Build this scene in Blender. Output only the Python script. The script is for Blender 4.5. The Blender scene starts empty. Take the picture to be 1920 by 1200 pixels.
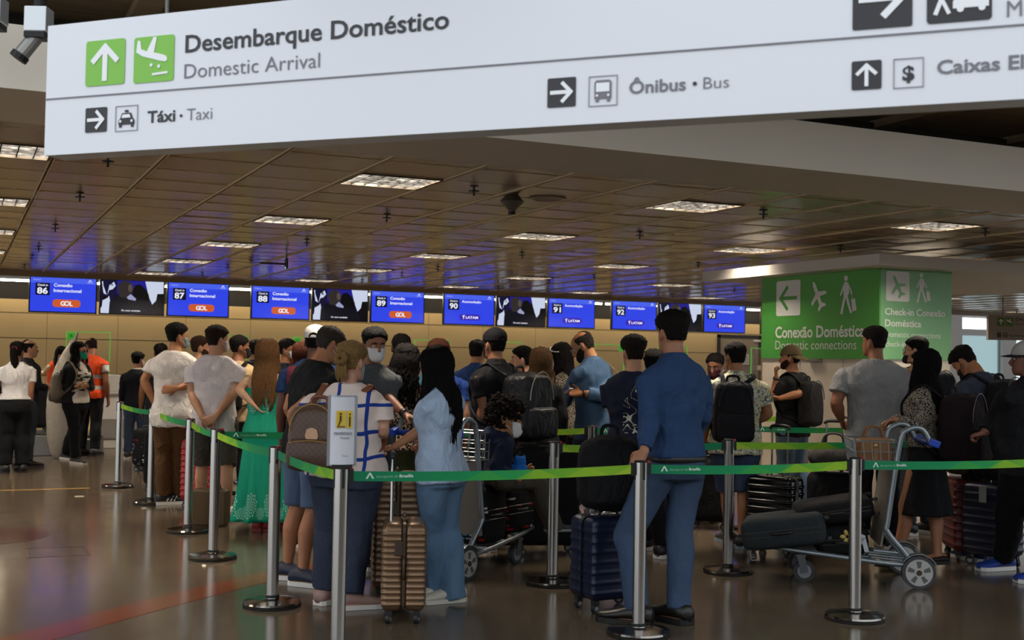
import bpy, bmesh, math, random
from math import sin, cos, pi, radians, sqrt, atan2
from mathutils import Vector, Matrix, noise

random.seed(7)
V = Vector
scene = bpy.context.scene
COL = scene.collection

# ------------------------------------------------------------------ camera
FPX, CAM_H = 2250.0, 1.51                     # focal length in pixels of a 1920 px wide frame, eye height
YAW, PITCH, ROLL = radians(24.7), radians(1.9), radians(1.0)
FW = V((sin(YAW) * cos(PITCH), cos(YAW) * cos(PITCH), sin(PITCH)))
_r0 = FW.cross(V((0, 0, 1))).normalized()
_u0 = _r0.cross(FW)
RT = _r0 * cos(ROLL) + _u0 * sin(ROLL)
UP = _u0 * cos(ROLL) - _r0 * sin(ROLL)
EYE = V((0, 0, CAM_H))
cam_data = bpy.data.cameras.new('camera')
cam_data.sensor_width = 36.0
cam_data.lens = FPX / 1920 * 36
cam_data.clip_start, cam_data.clip_end = 0.1, 200
cam_data.dof.use_dof = True
cam_data.dof.focus_distance = 9.0
cam_data.dof.aperture_fstop = 4.0
cam = bpy.data.objects.new('camera', cam_data)
COL.objects.link(cam)
cam.matrix_world = Matrix(((RT.x, UP.x, -FW.x, 0), (RT.y, UP.y, -FW.y, 0), (RT.z, UP.z, -FW.z, CAM_H), (0, 0, 0, 1)))
scene.camera = cam

# ------------------------------------------------------------------ light of the place
scene.view_settings.view_transform = 'Standard'
scene.view_settings.look = 'None'
scene.view_settings.exposure = 0.0
scene.view_settings.gamma = 1.0
scene.view_settings.use_curve_mapping = False
world = bpy.data.worlds.new('world')
scene.world = world
world.use_nodes = True
wb = world.node_tree.nodes['Background']
wb.inputs[0].default_value = (0.86, 0.93, 1.0, 1)
wb.inputs[1].default_value = 1.6              # overcast daylight through the open front and side of the hall
LAMP = 110.0                                     # brightness of the recessed ceiling lights
scene.cycles.max_bounces = 6
scene.cycles.diffuse_bounces = 3
scene.cycles.glossy_bounces = 3
scene.cycles.transmission_bounces = 4
scene.cycles.caustics_reflective = False
scene.cycles.caustics_refractive = False
scene.cycles.sample_clamp_indirect = 4.0


def ray(px, py):
    return FW + RT * ((px - 960) / FPX) - UP * ((py - 600) / FPX)


def onz(px, py, z=0.0):
    d = ray(px, py)
    return EYE + d * ((z - CAM_H) / d.z)


def ony(px, py, y):
    d = ray(px, py)
    return EYE + d * (y / d.y)


def atd(px, py, z):
    return EYE + ray(px, py) * z


def depth(p):
    return (V(p) - EYE).dot(FW)


def hor(px):                                   # the horizon's row at a column
    a = V((0, 0, 1))
    return 600 + FPX * (a.dot(FW) + a.dot(RT) * (px - 960) / FPX) / a.dot(UP)


# ------------------------------------------------------------------ mesh collector
class G:
    def __init__(s):
        s.v, s.f, s.uv = [], [], None

    def add(s, vs, fs):
        b = len(s.v)
        s.v.extend([tuple(p) for p in vs])
        s.f.extend([tuple(i + b for i in f) for f in fs])

    def box(s, c, size, R=None):
        c = V(c)
        hx, hy, hz = size[0] / 2, size[1] / 2, size[2] / 2
        vs = [V((x, y, z)) for z in (-hz, hz) for y in (-hy, hy) for x in (-hx, hx)]
        if R is not None:
            vs = [R @ p for p in vs]
        s.add([c + p for p in vs], [(0, 2, 3, 1), (4, 5, 7, 6), (0, 1, 5, 4), (2, 6, 7, 3), (0, 4, 6, 2), (1, 3, 7, 5)])
        return s

    def b2(s, a, b):
        a, b = V(a), V(b)
        return s.box((a + b) / 2, [abs(b[i] - a[i]) for i in range(3)])

    def rings(s, rs, cap=True, closed=True):
        n = len(rs[0])
        b = len(s.v)
        for r in rs:
            s.v.extend([tuple(p) for p in r])
        for k in range(len(rs) - 1):
            for i in range(n if closed else n - 1):
                j = (i + 1) % n
                s.f.append((b + k * n + i, b + k * n + j, b + (k + 1) * n + j, b + (k + 1) * n + i))
        if cap:
            s.f.append(tuple(b + i for i in range(n - 1, -1, -1)))
            s.f.append(tuple(b + (len(rs) - 1) * n + i for i in range(n)))
        return s

    def tube(s, pts, rad, n=8, flat=1.0, hint=None, e=2.0, cap=True):
        pts = [V(p) for p in pts]
        if not hasattr(rad, '__len__'):
            rad = [rad] * len(pts)
        rs = []
        ux = None
        for i, p in enumerate(pts):
            a = pts[max(i - 1, 0)]
            c = pts[min(i + 1, len(pts) - 1)]
            t = (c - a).normalized() if (c - a).length > 1e-9 else V((0, 0, 1))
            if ux is None:
                h = V(hint) if hint is not None else (V((0, 0, 1)) if abs(t.z) < 0.9 else V((1, 0, 0)))
                ux = h - t * h.dot(t)
            else:
                ux = ux - t * ux.dot(t)
            if ux.length < 1e-6:
                ux = t.orthogonal()
            ux.normalize()
            uy = t.cross(ux)
            rs.append(ring(p, ux, uy, rad[i], rad[i] * flat, n, e))
        return s.rings(rs, cap)

    def ell(s, c, r, R=None, n=14, m=9):
        c = V(c)
        rs = []
        for k in range(m):
            a = -pi / 2 + pi * (k + 0.5) / m
            q = [V((r[0] * cos(a) * cos(2 * pi * i / n), r[1] * cos(a) * sin(2 * pi * i / n), r[2] * sin(a))) for i in range(n)]
            rs.append([c + ((R @ p) if R is not None else p) for p in q])
        return s.rings(rs)

    def lathe(s, prof, c=(0, 0, 0), n=24):
        c = V(c)
        return s.rings([[c + V((r * cos(2 * pi * i / n), r * sin(2 * pi * i / n), z)) for i in range(n)] for r, z in prof])

    def disc(s, c, axis, r, t, n=24):
        axis = V(axis).normalized()
        c = V(c)
        return s.tube([c - axis * t / 2, c + axis * t / 2], r, n)

    def poly(s, pts, th):                      # prism from an outline and a thickness vector
        n = len(pts)
        b = len(s.v)
        s.v.extend([tuple(p) for p in pts])
        s.v.extend([tuple(V(p) + V(th)) for p in pts])
        s.f.append(tuple(b + i for i in range(n - 1, -1, -1)))
        s.f.append(tuple(b + n + i for i in range(n)))
        for i in range(n):
            j = (i + 1) % n
            s.f.append((b + i, b + j, b + n + j, b + n + i))
        return s


def ring(c, ux, uy, rx, ry, n, e=2.0):
    out = []
    for i in range(n):
        a = 2 * pi * i / n
        ca, sa = cos(a), sin(a)
        if e != 2.0:
            ca = math.copysign(abs(ca) ** (2 / e), ca)
            sa = math.copysign(abs(sa) ** (2 / e), sa)
        out.append(c + ux * (rx * ca) + uy * (ry * sa))
    return out


def bez(pts, k=8):                             # Catmull-Rom through points
    pts = [V(p) for p in pts]
    if len(pts) < 3:
        return [pts[0].lerp(pts[-1], i / k) for i in range(k + 1)]
    out = []
    P = [pts[0] * 2 - pts[1]] + pts + [pts[-1] * 2 - pts[-2]]
    for i in range(1, len(P) - 2):
        for j in range(k):
            t = j / k
            a, b, c, d = P[i - 1], P[i], P[i + 1], P[i + 2]
            out.append(0.5 * ((2 * b) + (c - a) * t + (2 * a - 5 * b + 4 * c - d) * t * t + (3 * b - a - 3 * c + d) * t ** 3))
    out.append(pts[-1])
    return out


def interp(tab, x):                            # piecewise-linear rows (x, a, b, ...)
    if x <= tab[0][0]:
        return tab[0][1:]
    for p, q in zip(tab, tab[1:]):
        if x <= q[0]:
            t = (x - p[0]) / (q[0] - p[0])
            return tuple(u + (w - u) * t for u, w in zip(p[1:], q[1:]))
    return tab[-1][1:]


# ------------------------------------------------------------------ objects
BAKE, TEXTS = [], []


def obj(name, g, mat, parent=None, smooth=False, bevel=0.0, loc=None, auto=None, label=None):
    me = bpy.data.meshes.new(name)
    me.from_pydata(g.v, [], g.f)
    me.update()
    bm = bmesh.new()
    bm.from_mesh(me)
    bmesh.ops.recalc_face_normals(bm, faces=bm.faces)
    bm.to_mesh(me)
    bm.free()
    if smooth:
        me.polygons.foreach_set('use_smooth', [True] * len(me.polygons))
    if mat is not None:
        me.materials.append(mat)
    o = bpy.data.objects.new(name, me)
    COL.objects.link(o)
    if parent is not None:
        o.parent = parent
    if loc is not None:
        o.location = loc
    if bevel:
        m = o.modifiers.new('b', 'BEVEL')
        m.width = bevel
        m.segments = 2
        m.limit_method = 'ANGLE'
        BAKE.append(o)
    if label:
        o['label'] = label
    return o


def tag(o, label=None, cat=None, group=None, kind=None):
    if label:
        o['label'] = label
    if cat:
        o['category'] = cat
    if group:
        o['group'] = group
    if kind:
        o['kind'] = kind
    return o


def empty(name, loc=(0, 0, 0), rz=0.0, label=None, cat=None, group=None):
    o = bpy.data.objects.new(name, None)
    COL.objects.link(o)
    o.location = loc
    o.rotation_euler = (0, 0, rz)
    o.empty_display_size = 0.1
    return tag(o, label, cat, group)


def struct(name, g, mat, **k):
    return tag(obj(name, g, mat, **k), kind='structure')


def copy_tree(o, parent=None):
    c = o.copy()
    COL.objects.link(c)
    if parent is not None:
        c.parent = parent
    for ch in list(o.children):
        copy_tree(ch, c)
    return c


def remesh(o, voxel, smooth=4, disp=0.0, scale=0.1, seed=0, fac=0.5):
    m = o.modifiers.new('r', 'REMESH')
    m.mode = 'VOXEL'
    m.voxel_size = voxel
    m.use_smooth_shade = True
    if smooth:
        m = o.modifiers.new('s', 'SMOOTH')
        m.factor = fac
        m.iterations = smooth
    if disp:
        t = bpy.data.textures.get('folds%g' % scale)
        if t is None:
            t = bpy.data.textures.new('folds%g' % scale, 'CLOUDS')
            t.noise_scale = scale
            t.noise_depth = 1
        m = o.modifiers.new('d', 'DISPLACE')
        m.texture = t
        m.strength = disp
        m.mid_level = 0.5
    BAKE.append(o)
    return o


# ------------------------------------------------------------------ materials
def lin(h):
    if not isinstance(h, str):
        return tuple(h)
    h = h.lstrip('#')
    c = [int(h[i:i + 2], 16) / 255 for i in (0, 2, 4)]
    return tuple(x / 12.92 if x <= 0.04045 else ((x + 0.055) / 1.055) ** 2.4 for x in c)


class NT:
    def __init__(s, name):
        s.m = bpy.data.materials.new(name)
        s.m.use_nodes = True
        s.t = s.m.node_tree
        s.b = s.t.nodes['Principled BSDF']
        s._co = None

    def n(s, ty, **k):
        nd = s.t.nodes.new(ty)
        for a, b in k.items():
            setattr(nd, a, b)
        return nd

    def put(s, sock, x):
        if hasattr(x, 'is_output'):
            s.t.links.new(x, sock)
        elif x is not None:
            if hasattr(sock.default_value, '__len__') and not hasattr(x, '__len__'):
                x = (x, x, x)
            if hasattr(x, '__len__') and len(x) == 3 and len(sock.default_value) == 4:
                x = (*x, 1)
            sock.default_value = x

    def ma(s, op, a, b=None, c=None, clamp=False):
        nd = s.n('ShaderNodeMath', operation=op, use_clamp=clamp)
        for i, x in enumerate((a, b, c)):
            if x is not None:
                s.put(nd.inputs[i], x)
        return nd.outputs[0]

    def co(s, kind='Object'):
        if s._co is None:
            s._co = s.n('ShaderNodeTexCoord')
        return s._co.outputs[kind]

    def sep(s, v):
        nd = s.n('ShaderNodeSeparateXYZ')
        s.put(nd.inputs[0], v)
        return nd.outputs

    def mapv(s, v, scale=(1, 1, 1), rot=(0, 0, 0), loc=(0, 0, 0)):
        nd = s.n('ShaderNodeMapping')
        s.put(nd.inputs[0], v)
        nd.inputs['Scale'].default_value = scale
        nd.inputs['Rotation'].default_value = rot
        nd.inputs['Location'].default_value = loc
        return nd.outputs[0]

    def noise(s, v, scale, detail=3, rough=0.5, dist=0.0, out='Fac'):
        nd = s.n('ShaderNodeTexNoise')
        s.put(nd.inputs['Vector'], v)
        nd.inputs['Scale'].default_value = scale
        nd.inputs['Detail'].default_value = detail
        nd.inputs['Roughness'].default_value = rough
        nd.inputs['Distortion'].default_value = dist
        return nd.outputs[out]

    def voro(s, v, scale, feature='F1', out='Distance', rnd=1.0):
        nd = s.n('ShaderNodeTexVoronoi', feature=feature)
        s.put(nd.inputs['Vector'], v)
        nd.inputs['Scale'].default_value = scale
        nd.inputs['Randomness'].default_value = rnd
        return nd.outputs[out]

    def ramp(s, f, stops, interp='LINEAR'):
        nd = s.n('ShaderNodeValToRGB')
        s.put(nd.inputs[0], f)
        cr = nd.color_ramp
        cr.interpolation = interp
        while len(cr.elements) < len(stops):
            cr.elements.new(0.5)
        for e, (p, c) in zip(cr.elements, stops):
            e.position = p
            c = lin(c) if not isinstance(c, (int, float)) else (c, c, c)
            e.color = (*c, 1)
        return nd.outputs[0]

    def mix(s, f, a, b):
        nd = s.n('ShaderNodeMix', data_type='RGBA')
        s.put(nd.inputs[0], f)
        s.put(nd.inputs[6], lin(a) if isinstance(a, str) else a)
        s.put(nd.inputs[7], lin(b) if isinstance(b, str) else b)
        return nd.outputs[2]

    def bump(s, h, strength=0.3, dist=0.01):
        nd = s.n('ShaderNodeBump')
        s.put(nd.inputs['Height'], h)
        nd.inputs['Strength'].default_value = strength
        nd.inputs['Distance'].default_value = dist
        s.t.links.new(nd.outputs[0], s.b.inputs['Normal'])

    def set(s, col=None, rough=None, metal=None, spec=None, **k):
        if col is not None:
            s.put(s.b.inputs['Base Color'], lin(col) if isinstance(col, str) else col)
        if rough is not None:
            s.put(s.b.inputs['Roughness'], rough)
        if metal is not None:
            s.put(s.b.inputs['Metallic'], metal)
        if spec is not None:
            s.put(s.b.inputs['Specular IOR Level'], spec)
        for a, x in k.items():
            s.put(s.b.inputs[a.replace('_', ' ')], x)
        return s.m


_MC = {}


def mat(col, rough=0.5, metal=0.0, spec=0.5, var=0.0, vs=20.0, bump=0.0, bs=60.0, bd=0.004, name=None, **k):
    key = (col, rough, metal, spec, var, vs, bump, bs, bd, tuple(sorted(k.items())))
    if key in _MC:
        return _MC[key]
    t = NT(name or 'material_%d' % len(_MC))
    c = lin(col)
    if var:
        f = t.noise(t.co(), vs, 4, 0.6)
        c = t.mix(f, tuple(max(0, x * (1 - var)) for x in c), tuple(min(1, x * (1 + var)) for x in c))
    if bump:
        t.bump(t.noise(t.co(), bs, 3, 0.6), bump, bd)
    _MC[key] = t.set(c, rough, metal, spec, **k)
    return _MC[key]


def emit(col, strength):
    key = ('emit', col, strength)
    if key not in _MC:
        t = NT('glow_%d' % len(_MC))
        t.set((0, 0, 0), 0.5)
        t.put(t.b.inputs['Emission Color'], lin(col))
        t.b.inputs['Emission Strength'].default_value = strength
        _MC[key] = t.m
    return _MC[key]


def cloth(col, rough=0.85, weave=900, var=0.12, fold=0.6, fs=7.0):
    key = ('cloth', col, rough, weave, var, fold, fs)
    if key not in _MC:
        t = NT('cloth_%d' % len(_MC))
        c = lin(col)
        p = t.co()
        f = t.noise(p, 14, 4, 0.6)
        base = t.mix(f, tuple(x * (1 - var) for x in c), tuple(min(1, x * (1 + var)) for x in c))
        st = t.noise(t.mapv(p, (1, 1, 0.55)), fs * 1.35, 4, 0.55, 1.6)
        fine = t.noise(p, weave / 6, 1)
        t.bump(t.ma('ADD', st, t.ma('MULTIPLY', fine, 0.03)), min(1.0, fold * 1.15), 0.045)
        _MC[key] = t.set(base, rough, 0, 0.25)
    return _MC[key]


# ------------------------------------------------------------------ flat artwork on a plane
class Plane:                                   # origin, u and v axes in world units, n towards the viewer
    def __init__(s, o, u, v, parent=None):
        s.o, s.u, s.v = V(o), V(u).normalized(), V(v).normalized()
        s.n = s.u.cross(s.v)
        s.parent = parent

    def p(s, u, v, h=0.0):
        return s.o + s.u * u + s.v * v + s.n * h

    def hit(s, px, py):
        d = ray(px, py)
        w = EYE + d * ((s.o - EYE).dot(s.n) / d.dot(s.n))
        return (w - s.o).dot(s.u), (w - s.o).dot(s.v)

    def art(s, name, polys, m, h=0.002, t=0.0015, off=None, label=None):
        g = G()
        for k, q in enumerate(polys):
            g.poly([s.p(a, b, h + (k % 4) * .0002) for a, b in q], s.n * t)
        return obj(name, g, m, s.parent, label=label)

    def rrect(s, u0, v0, u1, v1, r, k=4):
        out = []
        for cx, cy, a0 in ((u1 - r, v1 - r, 0), (u0 + r, v1 - r, 90), (u0 + r, v0 + r, 180), (u1 - r, v0 + r, 270)):
            for i in range(k + 1):
                a = radians(a0 + 90 * i / k)
                out.append((cx + r * cos(a), cy + r * sin(a)))
        return out

    def text(s, name, body, u, v, w, ch, m, bold=0.0, h=0.003, label=None):
        cu = bpy.data.curves.new(name, 'FONT')
        cu.body = body
        cu.size = 1.0
        cu.offset = bold
        cu.resolution_u = 3
        o = bpy.data.objects.new('tmp_text', cu)
        COL.objects.link(o)
        TEXTS.append((o, name, s, u, v, w, ch, m, h, label))


def stroke(pts, w):                            # quads along a polyline (flat artwork)
    out = []
    for (x0, y0), (x1, y1) in zip(pts, pts[1:]):
        dx, dy = x1 - x0, y1 - y0
        L = sqrt(dx * dx + dy * dy) or 1
        ex, ey = dx / L * w * 0.35, dy / L * w * 0.35
        nx, ny = -dy / L * w / 2, dx / L * w / 2
        out.append([(x0 - ex + nx, y0 - ey + ny), (x0 - ex - nx, y0 - ey - ny), (x1 + ex - nx, y1 + ey - ny), (x1 + ex + nx, y1 + ey + ny)])
    return out


def circ(u, v, r, n=20, sy=1.0):
    return [(u + r * cos(2 * pi * i / n), v + sy * r * sin(2 * pi * i / n)) for i in range(n)]


def arrow(u, v, s, ang, w=0.13):
    a = radians(ang)

    def R(x, y):
        return (u + s * (x * cos(a) - y * sin(a)), v + s * (x * sin(a) + y * cos(a)))
    return stroke([R(-0.42, 0), R(0.38, 0)], s * w) + stroke([R(0.05, 0.36), R(0.4, 0), R(0.05, -0.36)], s * w)


def sc(poly, u, v, s, ang=0.0, sy=None):
    a = radians(ang)
    sy = s if sy is None else sy
    return [(u + s * x * cos(a) - sy * y * sin(a), v + s * x * sin(a) + sy * y * cos(a)) for x, y in poly]


def finish():
    bpy.context.view_layer.update()
    dg = bpy.context.evaluated_depsgraph_get()
    H = None
    for o, name, pl, u, v, w, ch, m, h, label in TEXTS:
        me = bpy.data.meshes.new_from_object(o.evaluated_get(dg))
        xs = [q.co.x for q in me.vertices]
        x0, x1 = min(xs), max(xs)
        sx = w / max(x1 - x0, 1e-6) if w else ch / 0.72
        sy = ch / 0.72
        inv = Matrix.Identity(4)
        for q in me.vertices:
            q.co = pl.p(u + (q.co.x - x0) * sx, v + q.co.y * sy, h)
        me.name = name
        me.materials.clear()
        me.materials.append(m)
        n = bpy.data.objects.new(name, me)
        COL.objects.link(n)
        if pl.parent is not None:
            n.parent = pl.parent
        if label:
            n['label'] = label
    for t in TEXTS:
        cu = t[0].data
        bpy.data.objects.remove(t[0])
        bpy.data.curves.remove(cu)
    TEXTS.clear()
    bpy.context.view_layer.update()
    dg = bpy.context.evaluated_depsgraph_get()
    done = set()
    new = []
    for o in BAKE:
        if o.name in done:
            continue
        done.add(o.name)
        new.append((o, bpy.data.meshes.new_from_object(o.evaluated_get(dg), preserve_all_data_layers=True, depsgraph=dg)))
    for o, me in new:
        o.modifiers.clear()
        o.data = me
    BAKE.clear()
# ================================================================== the hall
def granite():
    t = NT('granite_floor')
    p = t.co()
    big = t.noise(p, 0.55, 4, 0.6)
    fine = t.noise(p, 90, 3, 0.7)
    sp = t.voro(p, 130)
    c = t.mix(fine, '#463d31', '#736552')
    c = t.mix(t.ma('MULTIPLY', big, 0.55), c, '#4d4235')
    c = t.mix(t.ma('MULTIPLY', t.ma('LESS_THAN', sp, 0.25), 0.35), c, '#1d1a17')
    x, y, z = t.sep(p)
    seam = None
    for a in (x, y):
        fr = t.ma('FRACT', t.ma('DIVIDE', t.ma('ADD', a, 20.3), 1.2))
        e = t.ma('LESS_THAN', t.ma('ABSOLUTE', t.ma('SUBTRACT', fr, 0.5)), 0.0022)
        seam = e if seam is None else t.ma('MAXIMUM', seam, e)
    c = t.mix(t.ma('MULTIPLY', seam, 0.12), c, '#7d7466')
    rg = t.ma('ADD', t.ma('MULTIPLY', t.noise(p, 3.0, 3), 0.12), 0.1)
    t.bump(t.noise(p, 2.2, 2), 0.02, 0.02)
    return t.set(c, rg, 0, 0.5)


M_FLOOR = granite()
g = G()
g.b2((-9, -7, -0.1), (34, 25, 0))
struct('floor', g, M_FLOOR)

# painted band, disc and tape on the floor
g = G()
band = bez([onz(20, 1205), onz(100, 1185), onz(300, 1131), onz(500, 1082), onz(700, 1040), onz(960, 1003), onz(1250, 975)], 6)
L, R_ = [], []
for i, q in enumerate(band):
    d = (band[min(i + 1, len(band) - 1)] - band[max(i - 1, 0)]).normalized()
    nrm = V((-d.y, d.x, 0))
    L.append(V((q.x, q.y, 0)) + nrm * 0.13)
    R_.append(V((q.x, q.y, 0)) - nrm * 0.13)
g.rings([[a, b, b + V((0, 0, .0015)), a + V((0, 0, .0015))] for a, b in zip(L, R_)])
struct('trim_1', g, mat('#7a4229', 0.16, var=0.15, vs=60))
g = G()
c = onz(-30, 1005)
g.lathe([(0.02, 0.0), (0.5, 0.0), (0.5, 0.0015), (0.02, 0.0015)], (c.x, c.y, 0), 40)
struct('trim_2', g, mat('#4a2c1e', 0.18, var=0.1, vs=50))
g = G()
a, b = onz(-60, 921.5), onz(168, 915)
g.b2((a.x, a.y - 0.02, 0), (b.x, b.y + 0.02, 0.0015))
struct('trim_3', g, mat('#b98a35', 0.4))
hatch = empty('floor_hatch', onz(107, 1035), 0, 'thin framed square access hatch set flush in the polished floor at lower left', 'hatch')
c = onz(107, 1035)
g = G()
for a, b in (((-.22, -.22), (.22, -.205)), ((-.22, .205), (.22, .22)), ((-.22, -.22), (-.205, .22)), ((.205, -.22), (.22, .22))):
    g.b2((a[0], a[1], 0), (b[0], b[1], 0.002))
obj('frame', g, mat('#4a3322', 0.4), hatch)
g = G()
g.b2((-.2, -.2, 0), (.2, .2, 0.001))
obj('lid', g, M_FLOOR, hatch)
g = G()
c = onz(149, 931)
g.lathe([(0.005, 0.0), (0.05, 0.0), (0.05, 0.004), (0.005, 0.006)], (0, 0, 0), 14)
o = obj('drain_cap', g, mat('#cfc6b4', 0.4), loc=(c.x, c.y, 0))
tag(o, 'small pale round cap on the bare floor left of the queue', 'floor cap')

# panelled metal ceiling: every panel hangs a hair out of true
PX0, PXW, PYW = 0.56, 0.695, 0.61
CZ = 2.88
LX = [0.14 + 2.85 * i for i in range(-1, 9)]
LY = [8.82 + 3.05 * j for j in range(5)]


def is_lamp(x, y):
    return any(abs(x - a) < 0.3 for a in LX) and any(abs(y - b) < 0.3 for b in LY)


LCELL = set()
g = G()
ix = range(-13, 46)
rnd = random.Random(3)
for i in ix:
    x0 = PX0 + PXW * i
    for j in range(24):
        y0 = 7.30 + PYW * j
        cx, cy = x0 + PXW / 2, y0 + PYW / 2
        if any(abs(cx - a - 0.02) < 0.34 for a in LX) and any(abs(cy - b) < 0.3 for b in LY):
            LCELL.add((cx, cy))
            continue
        ax, ay = rnd.gauss(0, 0.0035), rnd.gauss(0, 0.0055)
        Rm = Matrix.Rotation(ax, 3, 'Y') @ Matrix.Rotation(ay, 3, 'X')
        g.box((cx, cy, CZ + 0.01), (PXW - 0.03, PYW - 0.008, 0.02), Rm)
t = NT('ceiling_panel')
p = t.co()
t.bump(t.noise(t.mapv(p, (1, 5, 1)), 2.2, 2), 0.03, 0.02)
struct('ceiling', g, t.set(t.mix(t.noise(p, 0.8, 3), '#96836a', '#ae9a7e'), 0.2, 0.0, 0.4))
g = G()
for i in range(-13, 47):
    x = PX0 + PXW * i
    for s in (-0.011, 0.011):
        g.b2((x + s - 0.004, 7.30, CZ - 0.012), (x + s + 0.004, 21.94, CZ + 0.01))
for j in range(25):
    y = 7.30 + PYW * j
    g.b2((-9, y - 0.004, CZ - 0.003), (34, y + 0.004, CZ + 0.01))
struct('trim_4', g, mat('#c4ad86', 0.5))
g = G()
g.b2((-9, 7.3, CZ + 0.06), (34, 21.95, CZ + 0.1))
struct('ceiling_back', g, mat('#2a2520', 0.8))
# end trim of the ceiling, dark gap and rear wall
g = G()
g.b2((-9, 21.94, CZ - 0.09), (34, 22.0, CZ + 0.1))
g.b2((-9, 22.0, CZ - 0.06), (34, 22.12, CZ - 0.02))
struct('trim_5', g, mat('#7c674a', 0.4, var=0.08))
g = G()
g.b2((-9, 23.9, 2.47), (20.6, 24.3, 3.3))
g.b2((-9, 22.1, 3.2), (34, 24.3, 3.3))
struct('wall_upper', g, mat('#14110e', 0.7))


def wall_mat():
    t = NT('wall_panel')
    p = t.co()
    x, y, z = t.sep(p)
    fx = t.ma('FRACT', t.ma('DIVIDE', t.ma('ADD', x, 20 * 1.26 - 1.47 + 0.63), 1.26))
    ex = t.ma('LESS_THAN', t.ma('ABSOLUTE', t.ma('SUBTRACT', fx, 0.5)), 0.0045)
    ez = None
    for zz in (1.755, 2.22, 1.1):
        e = t.ma('LESS_THAN', t.ma('ABSOLUTE', t.ma('SUBTRACT', z, zz)), 0.008)
        ez = e if ez is None else t.ma('MAXIMUM', ez, e)
    c = t.mix(t.noise(p, 1.5, 3), '#c8ab78', '#d4b988')
    c = t.mix(t.ma('MAXIMUM', t.ma('MULTIPLY', ex, 0.6), ez), c, '#4a3d28')
    return t.set(c, 0.42, 0, 0.4)


g = G()
g.b2((-9, 23.86, 0), (20.6, 24.2, 2.47))
struct('wall_back', g, wall_mat())
g = G()
for i in range(12):
    x = -6.4 + 3.81 * i * 0.5
o_strip = None
TUBE = emit('#ffeccb', 30.0)
for i, x in enumerate([-1.6 + 1.27 * k for k in range(16)]):
    if o_strip is None:
        o_strip = empty('tube_light', (x, 23.42, 2.79), 0, 'white tube light in the dark slot above the rear wall', 'tube light', 'tube lights above the rear wall')
        g = G()
        g.tube([(-.59, 0, 0), (.59, 0, 0)], 0.018, 8)
        obj('tube', g, TUBE, o_strip)
        g = G()
        g.b2((-.62, -.03, .022), (.62, 0.03, .07))
        for s in (-1, 1):
            g.b2((s * .59, -.018, -.02), (s * .62, .018, .03))
        obj('housing', g, mat('#c9c4ba', 0.5), o_strip)
        first_strip = o_strip
    else:
        c = copy_tree(first_strip)
        c.location.x = x

# bulkhead beam across the front edge of the panelled ceiling, dark slab of the hall in front
g = G()
g.b2((-9, 6.36, 2.80), (34, 7.3, 3.12))
struct('beam', g, mat('#ded3c2', 0.55, var=0.05, vs=2))
g = G()
g.b2((-9, 7.25, 3.1), (34, 7.45, 3.4))
struct('beam_upper', g, mat('#2a231b', 0.8))
t = NT('raw_concrete')
p = t.co()
t.bump(t.noise(t.mapv(p, (0.25, 6, 1)), 3, 4, 0.7), 0.6, 0.03)
g = G()
g.b2((0.95, 3.6, 3.42), (34, 7.4, 3.6))
g.b2((-9, 6.3, 3.42), (0.95, 7.4, 3.6))  # slab cut back here so open sky lights the sign and beam
for k in range(-6, 25):
    g.b2((-9 + 1.4 * (k + 6), 3.6 if k > 1 else 6.3, 3.36), (-8.86 + 1.4 * (k + 6), 7.3, 3.43))
struct('ceiling_front', g, t.set(t.mix(t.noise(t.mapv(p, (0.3, 4, 1)), 2, 4), '#8a745a', '#b09876'), 0.85))

g = G()
g.b2((-9, -7.3, 0), (34, -7, 3.0))
struct('wall_skyblock', g, mat('#5a5148', 0.7))  # unseen wall added behind the camera to block low sky light
# wall and glazing beyond the column
g = G()
for a, b in (((20.6, 23.86, 0), (24.1, 24.2, 3.2)), ((25.56, 23.86, 0), (26.05, 24.2, 3.2)), ((24.1, 23.86, 2.87), (34, 24.2, 3.2)), ((24.1, 23.86, 2.40), (34, 24.2, 2.52))):
    g.b2(a, b)
struct('wall_right', g, mat('#dad5ce', 0.5))
GLASS1, GLASS2 = emit('#f6fbff', 3.0), emit('#bfe2e8', 0.62)
for k, (x0, x1, z0, z1, m) in enumerate(((24.1, 25.56, 2.52, 2.87, GLASS1), (24.1, 25.56, 0.0, 2.40, GLASS2), (26.05, 34, 2.52, 2.87, GLASS1), (26.05, 34, 0.0, 2.40, emit('#dff0f4', 1.1)))):
    g = G()
    g.b2((x0, 24.02, z0), (x1, 24.05, z1))
    w = struct('window_%d' % (k + 1), g, m)
    g = G()
    for a, b in (((x0, 23.98, z0), (x0 + .04, 24.1, z1)), ((x1 - .04, 23.98, z0), (x1, 24.1, z1)), ((x0, 23.98, z0), (x1, 24.1, z0 + .03)), ((x0, 23.98, z1 - .03), (x1, 24.1, z1))):
        g.b2(a, b)
    obj('window_frame', g, mat('#c9cccc', 0.4, 0.2), w)

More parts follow.
